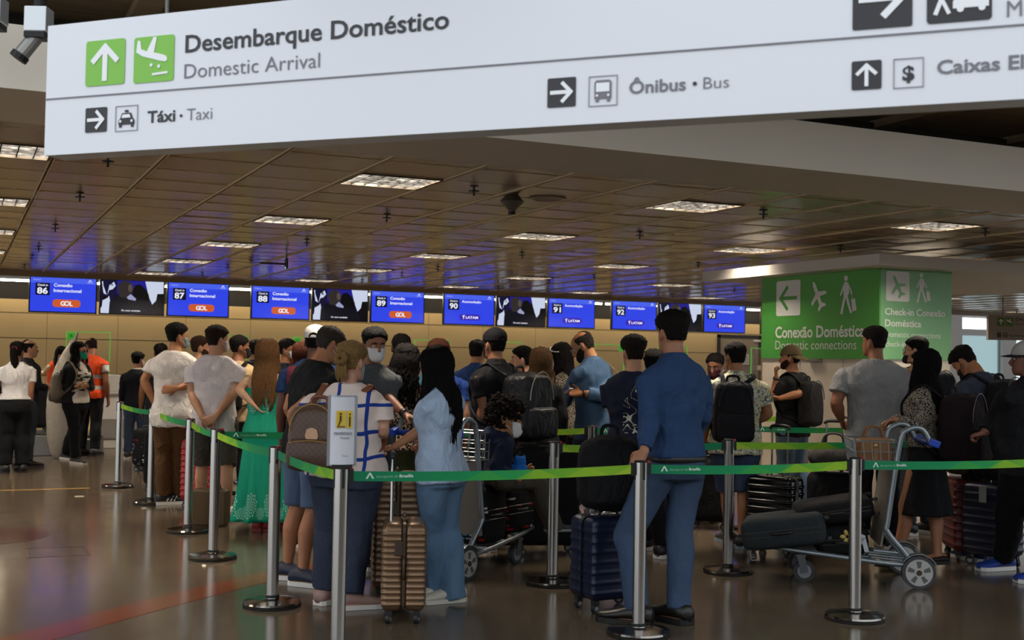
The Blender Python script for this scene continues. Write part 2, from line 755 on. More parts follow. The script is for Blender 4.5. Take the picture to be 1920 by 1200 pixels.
# service door in the rear wall beside the column, with notices
g = G()
X0, X1 = 16.35, 17.6
g.b2((X0, 23.82, 0), (X0 + .07, 23.9, 2.2))
g.b2((X1 - .07, 23.82, 0), (X1, 23.9, 2.2))
g.b2((X0, 23.82, 2.13), (X1, 23.9, 2.2))
door = struct('door_1', g, mat('#1d1a17', 0.5))
g = G()
g.b2((X0 + .07, 23.84, 0), (X1 - .07, 23.88, 2.13))
obj('door_leaf', g, mat('#8f8069', 0.45), door)
for nm, lab, px0, py0, px1, py1, colr in (('notice', 'white printed notice taped on the rear wall left of the service door', 1391, 664, 1405, 684, '#d8d4cc'),
                                         ('door_plate', 'small white plate near the top of the service door', 1414, 637, 1427, 641, '#e6e2da'),
                                         ('notice', 'white notice with red border on the service door', 1419, 684, 1428, 695, '#d9d3cb')):
    a, b = ony(px0, py0, 23.8), ony(px1, py1, 23.8)
    c = (a + b) / 2
    r = empty(nm, (c.x, 23.815 if 'service door' in lab and nm != 'x' else 23.84, c.z), 0, lab, 'notice')
    w, h = abs(b.x - a.x) / 2, abs(a.z - b.z) / 2
    g = G()
    g.b2((-w, -.004, -h), (w, .02, h))
    obj('sheet', g, mat(colr, 0.6), r)
    if 'red' in lab:
        g = G()
        for q in (((-w, -h), (w, -h + .012)), ((-w, h - .012), (w, h)), ((-w, -h), (-w + .012, h)), ((w - .012, -h), (w, h))):
            g.b2((q[0][0], -.007, q[0][1]), (q[1][0], -.003, q[1][1]))
        obj('border', g, mat('#a02a22', 0.6), r)
    elif nm == 'notice':
        g = G()
        for k in range(5):
            g.b2((-w * .75, -.006, h * .6 - k * h * .3), (w * (.7 - .15 * (k % 2)), -.003, h * .6 - k * h * .3 + h * .08))
        obj('print', g, mat('#77736c', 0.7), r)

# recessed ceiling lights with parabolic louvres
cells = sorted({(round(a, 3), round(b, 3)) for a, b in LCELL})


def louvre_glow():
    t = NT('lamp_glow')
    p = t.co()
    v = t.voro(t.mapv(p, (1, 1, 0)), 9, out='Color')
    s = t.sep(v)[0]
    f = t.noise(p, 11, 3, 0.7)
    e = t.ma('ADD', t.ma('MULTIPLY', t.ma('MULTIPLY', s, f), LAMP * 2.6), LAMP * 0.15)
    t.set((0.8, 0.8, 0.8), 0.4)
    t.put(t.b.inputs['Emission Color'], lin('#fff0dc'))
    t.put(t.b.inputs['Emission Strength'], e)
    return t.m


lamp0 = None
for cx, cy in cells:
    if not (-3 < cx < 24):
        continue
    if lamp0 is None:
        lamp0 = empty('ceiling_light', (cx, cy, CZ), 0, 'square recessed ceiling light with bright mirrored louvre cells', 'ceiling light', 'recessed ceiling lights')
        w, d = PXW / 2 - 0.015, PYW / 2 - 0.004
        g = G()
        for a, b in (((-w, -d), (w, -d + .02)), ((-w, d - .02), (w, d)), ((-w, -d), (-w + .02, d)), ((w - .02, -d), (w, d))):
            g.b2((a[0], a[1], -0.012), (b[0], b[1], 0.05))
        obj('frame', g, mat('#3a332a', 0.5), lamp0)
        g = G()
        g.b2((-w + .02, -d + .02, 0.045), (w - .02, d - .02, 0.05))
        obj('lamp_panel', g, louvre_glow(), lamp0)
        g = G()
        for k in range(1, 6):
            x = -w + 2 * w * k / 6
            g.b2((x - .004, -d, -0.006), (x + .004, d, 0.043))
        for k in range(1, 5):
            y = -d + 2 * d * k / 5
            g.b2((-w, y - .004, -0.006), (w, y + .004, 0.043))
        t = NT('louvre_blade')
        nz = t.noise(t.mapv(t.co(), (1, 1, 3)), 16, 3, .7)
        obj('louvre', g, t.set(t.ramp(nz, [(.35, .006), (.5, .018), (.68, .05)]), .6, 0, .05), lamp0)  # blade colour mottled to paint the uneven gleam of the cells
    else:
        c = copy_tree(lamp0)
        c.location = (cx, cy, CZ)

# sprinklers, sensors and the hung devices
spr0 = None
M_DARK = mat('#15120f', 0.5, 0.3)
for x, y in [(a, b) for a in (0.9, 3.66, 6.45, 9.1, 12.9, 15.7) for b in (8.72, 10.85, 13.75, 16.7, 18.3, 20.4)] + [(3.32, 15.0), (5.73, 17.9), (22.4, 20.5), (21.6, 17.2), (20.2, 15.6)]:
    if spr0 is None:
        spr0 = empty('sprinkler', (x, y, CZ), 0, 'small dark fire sprinkler head hanging from the panelled ceiling', 'sprinkler', 'ceiling sprinklers')
        g = G()
        g.lathe([(0.035, 0.0), (0.035, -0.006), (0.008, -0.01), (0.008, -0.075), (0.01, -0.08)], n=10)
        obj('stem', g, M_DARK, spr0)
        g = G()
        g.lathe([(0.005, -0.036), (0.042, -0.038), (0.042, -0.045), (0.005, -0.047)], n=12)
        obj('deflector', g, M_DARK, spr0)
    else:
        c = copy_tree(spr0)
        c.location = (x, y, CZ)
p = onz(960, 383, 2.8)
o = empty('smoke_sensor', (p.x, p.y, CZ), 0, 'grey cone shaped sensor hanging from the ceiling near the large sign', 'sensor')
g = G()
g.lathe([(0.05, 0), (0.1, -0.06), (0.03, -0.13), (0.028, -0.14)], n=16)
obj('housing', g, mat('#5a5148', 0.5), o)
g = G()
g.lathe([(0.026, -0.14), (0.03, -0.142), (0.03, -0.165), (0.01, -0.168)], n=12)
obj('lens', g, M_DARK, o)
p = onz(1027, 371, CZ)
o = empty('ceiling_speaker', (p.x, p.y, CZ), 0, 'round flush speaker grille in the ceiling beside the cone sensor', 'ceiling speaker')
g = G()
g.lathe([(0.15, 0.0), (0.155, -0.012), (0.13, -0.016), (0.12, -0.008)], n=32)
obj('rim', g, mat('#8d7c66', 0.4), o)
g = G()
g.lathe([(0.125, 0.0), (0.124, -0.009), (0.06, -0.013), (0.002, -0.014)], n=32)
obj('grille', g, mat('#6d5f4d', 0.5), o)
p = onz(537, 497, 2.73)
o = empty('exit_lamp', (p.x, p.y, CZ), 0, 'small dark emergency lamp hanging from the ceiling above the numbered screens', 'emergency lamp')
g = G()
g.b2((-.012, -.05, -0.2), (.012, .05, -0.06))
obj('panel', g, mat('#20231c', 0.4), o)
g = G()
g.tube([(0, 0, 0), (0, 0, -0.07)], 0.008, 8)
obj('stem', g, M_DARK, o)
g = G()
g.b2((-.36, -.02, -0.15), (-.012, .02, -0.125))
obj('bracket', g, mat('#4a3f31', 0.5), o)
g = G()
g.b2((-.016, -.02, -0.195), (-.004, .02, -0.18))
obj('indicator', g, emit('#9dffc0', 1.0), o)

# track spotlights by the upper left corner
for k, (px, py, lab) in enumerate(((73, 40, 'silver box spotlight hanging left of the large white sign'), (-12, 22, 'silver box spotlight cut by the left edge of the picture'))):
    c = atd(px, py, 5.6)
    o = empty('spotlight', (c.x, c.y, c.z), -YAW, lab, 'spotlight')
    g = G()
    g.b2((-.052, -.05, -.06), (.052, .05, .06))
    obj('gear_box', g, mat('#c4c6c8', 0.3, 0.7, bump=0.2, bs=18), o, bevel=0.006)
    g = G()
    g.tube([(0, 0, .06), (0, 0, .12)], 0.03, 12)
    g.tube([(0, 0, .12), (0, 0, 3.40 - c.z)], 0.05, 12)
    obj('mount', g, M_DARK, o)
    g = G()
    g.b2((-.05, -.048, -.085), (.045, .048, -.06))
    obj('collar', g, M_DARK, o)
    g = G()
    g.tube([(-0.01, 0, -.07), (-.075, -.02, -.17)], 0.036, 14)
    obj('lamp_tube', g, mat('#8d8a84', 0.35, 0.5), o)
    g = G()
    g.tube([(-.07, -.019, -.162), (-.084, -.023, -.184)], 0.043, 14)
    obj('lamp_rim', g, M_DARK, o)

# ------------------------------------------------------------------ large white direction sign
SA, SB = V((0.30, 5.33, 0)), V((2.90, 2.63, 0))
su = (SB - SA).normalized()
SZ0, SZ1 = 2.315, 2.86
sign = empty('direction_sign', (SA.x, SA.y, 0), 0, 'large white hanging direction sign with green arrival pictograms and bilingual lettering', 'sign')
SP = Plane((SA.x, SA.y, SZ0), su, (0, 0, 1), sign)
c0 = SP.hit(85, 288)
g = G()
LEN = 5.2
u0 = SP.hit(84, 250)[0]
vtop = SP.hit(88, 49)[1]
vbot = (SP.hit(85, 288)[1] + SP.hit(1000, 243)[1]) / 2


def sp3(u, v, h):
    return SP.o + SP.u * u + SP.v * v + SP.n * h - V((SA.x, SA.y, 0))


g.add([sp3(u, v, h) for h in (-0.12, 0) for v in (vbot, vtop) for u in (u0, u0 + LEN)], [(0, 2, 3, 1), (4, 5, 7, 6), (0, 1, 5, 4), (2, 6, 7, 3), (0, 4, 6, 2), (1, 3, 7, 5)])
obj('panel', g, mat('#e4e5ea', 0.35), sign)
g = G()
for u in (0.55, 1.9, 3.6):
    a = sp3(u, vtop, -0.06)
    g.tube([a, V((a.x, a.y, 3.4))], 0.008, 8)
obj('hanger', g, mat('#6d6a66', 0.4, 0.6), sign)


def sgn_local(pl, root):                       # shift a world-space plane into its parent's frame for drawing
    pl.w = pl.o.copy()
    pl.o = pl.o - V(root.location)
    pl.hit = lambda px, py, q=pl: _hit(q, px, py)
    return pl


def _hit(q, px, py):
    d = ray(px, py)
    w = EYE + d * ((q.w - EYE).dot(q.n) / d.dot(q.n))
    return (w - q.w).dot(q.u), (w - q.w).dot(q.v)


sgn_local(SP, sign)
INK, INK2, INKT = mat('#2c2a2e', 0.5), mat('#77757c', 0.5), mat('#8f8d94', 0.5)
GREEN = mat('#7fbf45', 0.45)
WHT = mat('#f1f1f3', 0.45)


def boxpx(pl, x0, y0, x1, y1):
    xm = (x0 + x1) / 2
    ym = (y0 + y1) / 2
    a, b, c, d = pl.hit(x0, ym), pl.hit(x1, ym), pl.hit(xm, y1), pl.hit(xm, y0)
    return a[0], c[1], b[0], d[1]


def outline(pl, b, w, m, nm):
    u0, v0, u1, v1 = b
    pl.art(nm, [[(u0, v0), (u1, v0), (u1, v0 + w), (u0, v0 + w)], [(u0, v1 - w), (u1, v1 - w), (u1, v1), (u0, v1)], [(u0, v0), (u0 + w, v0), (u0 + w, v1), (u0, v1)], [(u1 - w, v0), (u1, v0), (u1, v1), (u1 - w, v1)]], m)


PLANE = [(0.5, 0.0), (0.46, 0.05), (0.34, 0.075), (0.1, 0.075), (-0.06, 0.4), (-0.16, 0.4), (-0.07, 0.075), (-0.3, 0.07), (-0.4, 0.2), (-0.48, 0.2), (-0.43, 0.0), (-0.48, -0.2), (-0.4, -0.2), (-0.3, -0.07), (-0.07, -0.075), (-0.16, -0.4), (-0.06, -0.4), (0.1, -0.075), (0.34, -0.075), (0.46, -0.05)]
PLANE_SIDE = [(0.46, -0.06), (0.45, 0.0), (0.38, 0.05), (0.2, 0.07), (0.02, 0.07), (0.02, 0.46), (-0.08, 0.46), (-0.2, 0.07), (-0.38, 0.1), (-0.46, 0.3), (-0.54, 0.3), (-0.52, 0.0), (-0.3, -0.07), (0.2, -0.1), (0.42, -0.1)]


def cen(b):
    return (b[0] + b[2]) / 2, (b[1] + b[3]) / 2, b[2] - b[0], b[3] - b[1]


b = boxpx(SP, 162, 75, 235, 160)
SP.art('arrow_pictogram', [SP.rrect(*b, 0.012)], GREEN)
u, v, w, h = cen(b)
SP.art('arrow', arrow(u, v, w * 0.82, 90, 0.15), WHT, 0.0045)
b = boxpx(SP, 252, 68, 327, 154)
SP.art('arrival_pictogram', [SP.rrect(*b, 0.012)], GREEN)
u, v, w, h = cen(b)
SP.art('aeroplane', [sc(PLANE_SIDE, u - w * .02, v + h * 0.08, w * 0.82, radians(0) - 12), [(u - w * .02, v - h * .36), (u + w * .36, v - h * .34), (u + w * .36, v - h * .29), (u - w * .02, v - h * .31)]] + [circ(u - w * .05, v - h * .13, w * .035), circ(u + w * .14, v - h * .17, w * .035)], WHT, 0.0045)


def txpx(pl, nm, body, x0, y0, x1, y1, cap, m, bold=0.0, label=None):   # baseline from (x0,y0) to (x1,y1) in the photo, capital height in px
    a, bq = pl.hit(x0, y0), pl.hit(x1, y1)
    c = pl.hit(x0, y0 - cap)
    pl.text(nm, body, a[0], (a[1] + bq[1]) / 2, bq[0] - a[0], c[1] - a[1], m, bold, label=label)


txpx(SP, 'title_lettering', 'Desembarque Doméstico', 348, 95, 842, 57, 33, INK, 0.016)
txpx(SP, 'subtitle_lettering', 'Domestic Arrival', 346, 146, 600, 128, 28, INK2, -0.004)
a, bq = SP.hit(84, 187), SP.hit(1918, 56)
SP.art('divider_line', [[(u0, a[1] - .003), (u0 + LEN, (a[1] + bq[1]) / 2 - .003), (u0 + LEN, (a[1] + bq[1]) / 2 + .003), (u0, a[1] + .003)]], INK2)
for x0, y0, x1, y1, ang in ((161, 202, 201, 248, 0), (1027, 146, 1080, 201, 0), (1597, 114, 1653, 168, 90), (1599, -60, 1711, 53, 0)):
    b = boxpx(SP, x0, y0, x1, y1)
    SP.art('arrow_pictogram', [SP.rrect(*b, 0.006)], INK)
    u, v, w, h = cen(b)
    SP.art('arrow', arrow(u, v, w * 0.84, ang, 0.15), WHT, 0.0045)
for x0, y0, x1, y1, kind in ((217, 198, 259, 246, 'taxi'), (1104, 142, 1158, 199, 'bus'), (1675, 109, 1732, 165, 'money')):
    b = boxpx(SP, x0, y0, x1, y1)
    outline(SP, b, 0.003, INKT, kind + '_frame')
    u, v, w, h = cen(b)
    s = w * 0.7
    if kind == 'taxi':
        ps = [sc([(-.5, -.1), (-.4, .0), (-.28, .28), (.28, .28), (.4, .0), (.5, -.1), (.5, -.32), (-.5, -.32)], u, v, s), sc([(-.12, .32), (.12, .32), (.1, .44), (-.1, .44)], u, v, s), sc([(-.46, -.46), (-.3, -.46), (-.3, -.3), (-.46, -.3)], u, v, s), sc([(.3, -.46), (.46, -.46), (.46, -.3), (.3, -.3)], u, v, s)]
        SP.art('taxi_symbol', ps, INK)
        SP.art('taxi_window', [sc([(-.29, .02), (-.21, .2), (.21, .2), (.29, .02)], u, v, s), circ(u - s * .36, v - s * .15, s * .07), circ(u + s * .36, v - s * .15, s * .07)], WHT, 0.0045)
    elif kind == 'bus':
        SP.art('bus_symbol', [sc([(-.42, -.38), (-.42, .42), (-.32, .52), (.32, .52), (.42, .42), (.42, -.38)], u, v, s), sc([(-.36, -.52), (-.2, -.52), (-.2, -.36), (-.36, -.36)], u, v, s), sc([(.2, -.52), (.36, -.52), (.36, -.36), (.2, -.36)], u, v, s)], INK2)
        SP.art('bus_window', [sc([(-.33, -.05), (-.33, .38), (.33, .38), (.33, -.05)], u, v, s), circ(u - s * .28, v - s * .22, s * .06), circ(u + s * .28, v - s * .22, s * .06)], WHT, 0.0045)
    else:
        SP.text('money_symbol', '$', u - s * .28, v - s * .36, s * .56, s * .72, INK, 0.03)
txpx(SP, 'taxi_lettering', 'Táxi', 277, 230, 329, 227, 22, INK, 0.022)
u, v = SP.hit(340, 217)
SP.art('bullet', [circ(u, v, 0.006)], INK)
txpx(SP, 'taxi_lettering', 'Taxi', 351, 226, 398, 223, 23, INK2, -0.006)
txpx(SP, 'bus_lettering', 'Ônibus', 1180, 176, 1286, 169, 24, INK2, 0.02)
u, v = SP.hit(1303, 157)
SP.art('bullet', [circ(u, v, 0.007)], INK)
txpx(SP, 'bus_lettering', 'Bus', 1319, 167, 1367, 164, 23, INK2, -0.006)
txpx(SP, 'cash_machine_lettering', 'Caixas Eletrônicos', 1757, 139, 2105, 116, 26, INK2, 0.022)
b = boxpx(SP, 1738, -66, 1860, 41)
SP.art('kerbside_pictogram', [SP.rrect(*b, 0.012)], INK)
u, v, w, h = cen(b)
ps = [sc([(-.5, -.1), (-.4, .0), (-.25, .28), (.28, .28), (.4, .0), (.5, -.1), (.5, -.32), (-.5, -.32)], u + w * .18, v - h * .08, w * .55), circ(u + w * .02, v - h * .28, w * .055), circ(u + w * .35, v - h * .28, w * .055),
      circ(u - w * .28, v + h * .22, w * .06)] + stroke([(u - w * .28, v + h * .15), (u - w * .27, v - h * .08), (u - w * .36, v - h * .33)], w * .07) + stroke([(u - w * .27, v - h * .08), (u - w * .16, v - h * .33)], w * .06)
SP.art('kerbside_symbol', ps, WHT, 0.0045)
txpx(SP, 'kerbside_lettering', 'Meio-fio', 1888, 33, 2035, 20, 32, INK2, 0.0)

# ------------------------------------------------------------------ numbered screens over the counters
M_BEZ = mat('#0a0a0c', 0.35)
BLUE = emit('#2f45e8', 0.95)
BLUE2 = emit('#4a63ee', 0.95)
SWHITE = emit('#f2f4ff', 0.95)
SDARK = emit('#080a2c', 0.8)
ORANGE = emit('#d8602c', 0.85)
PURP = emit('#3a1fb4', 0.9)
PIC = {k: emit(c, s) for k, (c, s) in dict(bg=('#17143f', .6), black=('#07070c', .6), jacket=('#0b0d1e', .6), head=('#3c3434', .6), headlit=('#6a5c54', .6), light=('#cfd8ee', .9), blue=('#2722a0', .7), skin=('#3a2a28', .5), collar=('#a6a8d0', .8)).items()}
SW, SH, SZ = 1.115, 0.625, 2.18
ROT = Matrix.Identity(3)
KIND = {86: 'gol', 87: 'gol', 88: 'gol', 89: 'gol', 90: 'lat', 91: 'lat', 92: 'lat', 93: 'lat', 94: 'lat'}


def screen_base(x, label, group, cat='screen', name='check_in_screen'):
    r = empty(name, (x, 22.0, SZ), 0, label, cat, group)
    g = G()
    g.b2((0, 0, 0), (SW - 0.012, 0.07, SH))
    obj('casing', g, M_BEZ, r, bevel=0.005)
    g = G()
    g.b2((SW * .46, -.004, 0.004), (SW * .54, 0, 0.012))
    obj('maker_mark', g, mat('#55555c', 0.4), r)
    pl = Plane((0, -0.001, 0), (1, 0, 0), (0, 0, 1), r)
    return r, pl


def rect(u0, v0, u1, v1):
    return [(u0, v0), (u1, v0), (u1, v1), (u0, v1)]


def number_screen(num, x):
    r, pl = screen_base(x, 'blue check-in screen showing the number %d' % num, 'numbered check-in screens')
    W, H = SW - 0.012, SH
    m = 0.022
    pl.art('display', [rect(m, m, W - m, H - m)], BLUE, 0.0)
    pl.art('display_banner', [rect(m, H - 0.115, W - m, H - m)], BLUE2, 0.002)
    pl.art('number_tile', [pl.rrect(.1, .3, .33, .51, .008)], SDARK, 0.003)
    pl.text('number_caption', 'Check in', .133, .455, .165, .036, SWHITE, 0.02, 0.005)
    pl.text('number_lettering', str(num), .128, .325, .172, .105, SWHITE, 0.028, 0.005)
    if KIND[num] == 'gol':
        pl.text('service_lettering', 'Conexão', .395, .452, .3, .055, SWHITE, 0.022, 0.004)
        pl.text('service_lettering', 'Internacional', .395, .36, .45, .055, SWHITE, 0.022, 0.004)
        pl.art('airline_badge', [pl.rrect(.38, .1, .835, .232, .055, 6)], ORANGE, 0.003)
        pl.text('airline_lettering', 'G', .508, .128, .075, .076, SWHITE, 0.03, 0.006)
        pl.text('airline_lettering', 'L', .66, .128, .048, .076, SWHITE, 0.03, 0.006)
        rg = []
        for k in range(24):
            a0, a1 = 2 * pi * k / 24, 2 * pi * (k + 1) / 24
            rg.append([(.615 + .042 * cos(a0), .166 + .042 * sin(a0)), (.615 + .042 * cos(a1), .166 + .042 * sin(a1)), (.615 + .026 * cos(a1), .166 + .026 * sin(a1)), (.615 + .026 * cos(a0), .166 + .026 * sin(a0))])
        pl.art('airline_ring', rg, SWHITE, 0.006)
    else:
        pl.text('service_lettering', 'Acomodação', .385, .445, .42, .05, SWHITE, 0.02, 0.004)
        pl.art('airline_badge', [pl.rrect(.34, .1, .79, .215, .055, 6)], PURP, 0.003)
        pl.text('airline_lettering', 'LATAM', .475, .132, .265, .05, SWHITE, 0.03, 0.006)
        pl.art('airline_mark', stroke([(.425, .125), (.432, .185)], .014) + [[(.4, .175), (.45, .19), (.455, .2), (.402, .19)], [(.41, .155), (.448, .17), (.45, .18), (.41, .168)]], SWHITE, 0.006)
    pl.text('clock_lettering', '08:58', .1, .55, .085, .022, emit('#c8d0fa', .8), 0.0, 0.005)
    pl.art('clock_symbol', [circ(.08, .561, .012)], emit('#9fb0f4', .8), 0.005)
    pl.art('airport_mark', [[(.955, .545), (.975, .585), (.987, .585), (.967, .545)], [(.985, .58), (1.0, .545), (1.012, .545), (.991, .585)]], SWHITE, 0.005)
    pl.art('airport_name', [rect(.935, .528, 1.035, .536)], emit('#b8c4f6', .8), 0.005)
    return r


def film_screen(n0, x):
    r, pl = screen_base(x, 'dark film screen between check-in screens %d and %d' % (n0, n0 + 1), 'film screens between the numbered screens', name='film_screen')
    W, H = SW - 0.012, SH
    m = 0.022
    X = lambda q: m + (W - 2 * m) * q
    Y = lambda q: m + (H - 2 * m) * q
    P = lambda pts: [(X(a), Y(b)) for a, b in pts]
    pl.art('display', [P([(0, 0), (1, 0), (1, 1), (0, 1)])], PIC['bg'], 0.0)
    pl.art('picture', [P([(.25, 1), (.25, .6), (.72, .6), (.72, 1)])], PIC['blue'], 0.0012)
    pl.art('picture', [P([(.7, 1), (.76, .55), (.82, .3), (1, .3), (1, 1)]), P([(0, 0), (.0, .15), (.02, .2), (.03, .42), (.13, .52), (.15, .35), (.14, .0)]), P([(.01, .95), (.03, .95), (.04, .6), (.09, .55), (.05, .62), (.03, .7)]), P([(.1, .55), (.13, .85), (.2, .95), (.23, .83), (.18, .72), (.13, .7)])], PIC['light'], 0.0014)
    pl.art('picture', [P([(.13, .92), (.17, .92), (.2, .82), (.15, .8)]), P([(.86, .0), (.82, .3), (.88, .42), (.9, .63), (1, .64), (1, 0)]), P([(.03, .38), (.12, .48), (.1, .55), (.03, .5)])], PIC['black'], 0.002)
    pl.art('picture', [P([(.13, 0), (.14, .35), (.22, .52), (.32, .56), (.5, .44), (.6, .42), (.74, .4), (.84, .2), (.82, 0)])], PIC['jacket'], 0.0024)
    pl.art('picture', [P([(.5, .5), (.5, .7), (.54, .88), (.62, .9), (.7, .78), (.76, .6), (.78, .4), (.6, .38)])], PIC['black'], 0.0028)
    pl.art('picture', [[(X(.385 + .125 * cos(a)), Y(.76 + .235 * sin(a))) for a in [2 * pi * k / 28 for k in range(28)]], P([(.28, .7), (.29, .5), (.45, .46), (.48, .65)])], PIC['head'], 0.0030)
    pl.art('picture', [[(X(.46 + .035 * cos(a)), Y(.78 + .12 * sin(a))) for a in [2 * pi * k / 16 for k in range(16)]]], PIC['headlit'], 0.0034)
    pl.art('picture', [P([(.41, .5), (.47, .6), (.56, .46), (.55, .4), (.43, .44)])], PIC['collar'], 0.0038)
    pl.text('caption_lettering', 'De curar saudades', X(.33), Y(.075), (W - 2 * m) * .3, .03, SWHITE, 0.02, 0.006)
    g = G()
    g.b2((W * .42, 0.01, H), (W * .58, 0.06, H + 0.06))
    g.b2((W * .47, 0.02, H + 0.05), (W * .53, 0.05, H + 0.16))
    obj('ceiling_mount', g, M_BEZ, r)
    return r


for k in range(4):
    x = 1.05 + 3.79 * k
    number_screen(86 + 2 * k, x)
    film_screen(86 + 2 * k, x + 1.145)
    number_screen(87 + 2 * k, x + 2.29)
number_screen(94, 1.05 + 3.8 * 4)

# ------------------------------------------------------------------ check-in desks, belts and green edged shields
M_DESK = mat('#d9d5cc', 0.4)
M_STEEL = mat('#a8a8a6', 0.32, 0.85, var=0.06, vs=4)
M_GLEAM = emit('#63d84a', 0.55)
t = NT('shield_glass')
t.set((0.95, 1, 0.96), 0.02, Transmission_Weight=1.0, IOR=1.05, Alpha=0.16)
M_SHIELD = t.m
for k in range(9):
    n = 86 + k
    X = 1.05 + 3.79 * (k // 2) + (2.29 if k % 2 else 0)
    d = empty('check_in_desk', (X, 20.0, 0), 0, 'white check-in desk below the screen numbered %d' % n, 'check-in desk', 'check-in desks along the rear wall')
    g = G()
    g.b2((0.98, 0.0, 0.0), (1.9, 0.75, 0.86))
    obj('cabinet', g, M_DESK, d, bevel=0.006)
    g = G()
    g.b2((0.9, -0.06, 0.86), (1.95, 0.78, 0.9))
    obj('worktop', g, M_DESK, d, bevel=0.004)
    g = G()
    g.b2((0.98, 0.0, 0.9), (1.3, 0.3, 1.16))
    obj('printer_box', g, M_DESK, d, bevel=0.006)
    g = G()
    g.b2((1.32, 0.02, 0.9), (1.55, 0.25, 1.14))
    obj('label_slot', g, mat('#b9b1a4', 0.5), d, bevel=0.004)
    g = G()
    g.b2((0.98, -0.02, 0.15), (1.9, 0.0, 0.46))
    obj('plinth', g, mat('#8d8880', 0.45), d)
    s = empty('counter_shield', (X + 0.54, 21.0, 0), 0, 'clear shield with glowing green edge over the desk of screen %d' % n, 'shield', 'clear shields over the desks')
    g = G()
    g.b2((0.0, 0, 0.95), (0.7, 0.008, 1.85))
    obj('pane', g, M_SHIELD, s)
    g = G()
    for a, b in (((0, 1.84), (0.7, 1.853)), ((0, .95), (.013, 1.85)), ((.687, .95), (.7, 1.85))):
        g.b2((a[0], -.003, a[1]), (b[0], .011, b[1]))
    obj('edge', g, M_GLEAM, s)
    g = G()
    for fx in (.46, .62):
        g.b2((fx, -.4, .9), (fx + .02, .008, .915))
        g.b2((fx, -.012, .9), (fx + .02, .0, 1.2))
    obj('foot', g, M_STEEL, s)
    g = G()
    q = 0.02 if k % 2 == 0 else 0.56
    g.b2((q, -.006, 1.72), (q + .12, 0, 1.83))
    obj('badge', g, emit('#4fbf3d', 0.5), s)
    pl = Plane((0, -0.007, 0), (1, 0, 0), (0, 0, 1), s)
    pl.art('badge_mark', [[(q + .03, 1.75), (q + .06, 1.81), (q + .09, 1.75), (q + .06, 1.77)]], mat('#2f7a2a', 0.5), 0.0)
    b = empty('baggage_conveyor', (X, 18.68, 0), 0, 'low steel baggage scale and belt in front of the desk of screen %d' % n, 'baggage conveyor', 'baggage belts in front of the desks')
    g = G()
    g.b2((-0.55, 0, 0.0), (0.45, 1.25, 0.29))
    obj('base', g, M_STEEL, b, bevel=0.01)
    g = G()
    g.b2((-0.5, 0.1, 0.29), (0.4, 1.2, 0.31))
    obj('belt', g, mat('#191715', 0.7), b)
    g = G()
    g.b2((0.47, 0.0, 0.0), (0.93, 0.3, 0.22))
    obj('step', g, mat('#87827a', 0.4, 0.6), b)
    g = G()
    g.tube([(0.45, .02, 0.27), (0.93, .02, 0.27)], 0.018, 8)
    g.tube([(0.9, .02, 0.27), (0.9, .1, 0.2)], 0.014, 8)
    obj('rail', g, mat('#c8c8c6', 0.2, 1.0), b)

# ------------------------------------------------------------------ clad column with green connection panels
CX0, CY0, CX1, CY1 = 8.9, 9.98, 9.9, 12.02
g = G()
g.b2((CX0, CY0, 0), (CX1, CY1, 2.6))
struct('column', g, mat('#ddd0bb', 0.5, var=0.03, vs=3))
g = G()
g.b2((CX0 - .3, CY0 - .33, 2.555), (13.4, 12.9, 2.675))
struct('column_canopy', g, mat('#c8c2b8', 0.5))
g = G()
for yy in (10.55, 11.3):
    g.b2((CX0 - 0.003, yy - .003, 0), (CX0 + .01, yy + .003, 1.58))
struct('trim_6', g, mat('#8d8274', 0.6))
t = NT('green_panel')
x, y, z = t.sep(t.co())
c = t.mix(t.noise(t.co(), 3, 2), '#46963a', '#4f9f40')
M_PG = t.set(c, 0.33, 0, 0.5)
M_PW = mat('#dcdcd6', 0.5)
pan = empty('connection_sign', (CX0, CY0, 0), 0, 'large green panel on the column with left arrow and domestic connections lettering', 'sign')
g = G()
g.b2((-0.02, -0.02, 1.585), (-0.0, CY1 - CY0, 2.553))
obj('panel', g, M_PG, pan)
PL = sgn_local(Plane((CX0 - 0.02, CY1, 0), (0, -1, 0), (0, 0, 1), pan), pan)
b = boxpx(PL, 1456, 526, 1501, 592)
PL.art('arrow_tile', [PL.rrect(*b, 0.03)], M_PW)
u, v, w, h = cen(b)
PL.art('arrow', arrow(u, v, min(w, h) * 0.85, 180, 0.12), M_PG, 0.004)
b = boxpx(PL, 1514, 526, 1554, 582)
u, v, w, h = cen(b)
PL.art('aeroplane', [sc(PLANE, u, v, (w + h) * 0.5, 118)], M_PW)


def walker(pl, u, v, s, m):
    ps = [circ(u, v + s * .42, s * .075, 16)]
    ps.append(sc([(-.07, .32), (.08, .32), (.13, .05), (.08, -.04), (-.08, -.04), (-.1, .05)], u, v, s))
    ps += stroke([(u - s * .02, v - s * .02), (u - s * .1, v - s * .24), (u - s * .16, v - s * .48)], s * .085)
    ps += stroke([(u + s * .03, v - s * .02), (u + s * .1, v - s * .24), (u + s * .2, v - s * .46)], s * .085)
    ps += stroke([(u - s * .05, v + s * .28), (u - s * .15, v + s * .1), (u - s * .2, v + s * .0)], s * .055)
    ps += stroke([(u + s * .06, v + s * .28), (u + s * .17, v + s * .12), (u + s * .22, v + s * .02)], s * .055)
    ps += stroke([(u + s * .22, v + s * .02), (u + s * .24, v - s * .12)], s * .015)
    ps.append(sc([(-.075, -.16), (.075, -.16), (.075, .16), (-.075, .16)], u + s * .31, v - s * .28, s, 12))
    pl.art('walking_traveller', ps, m)


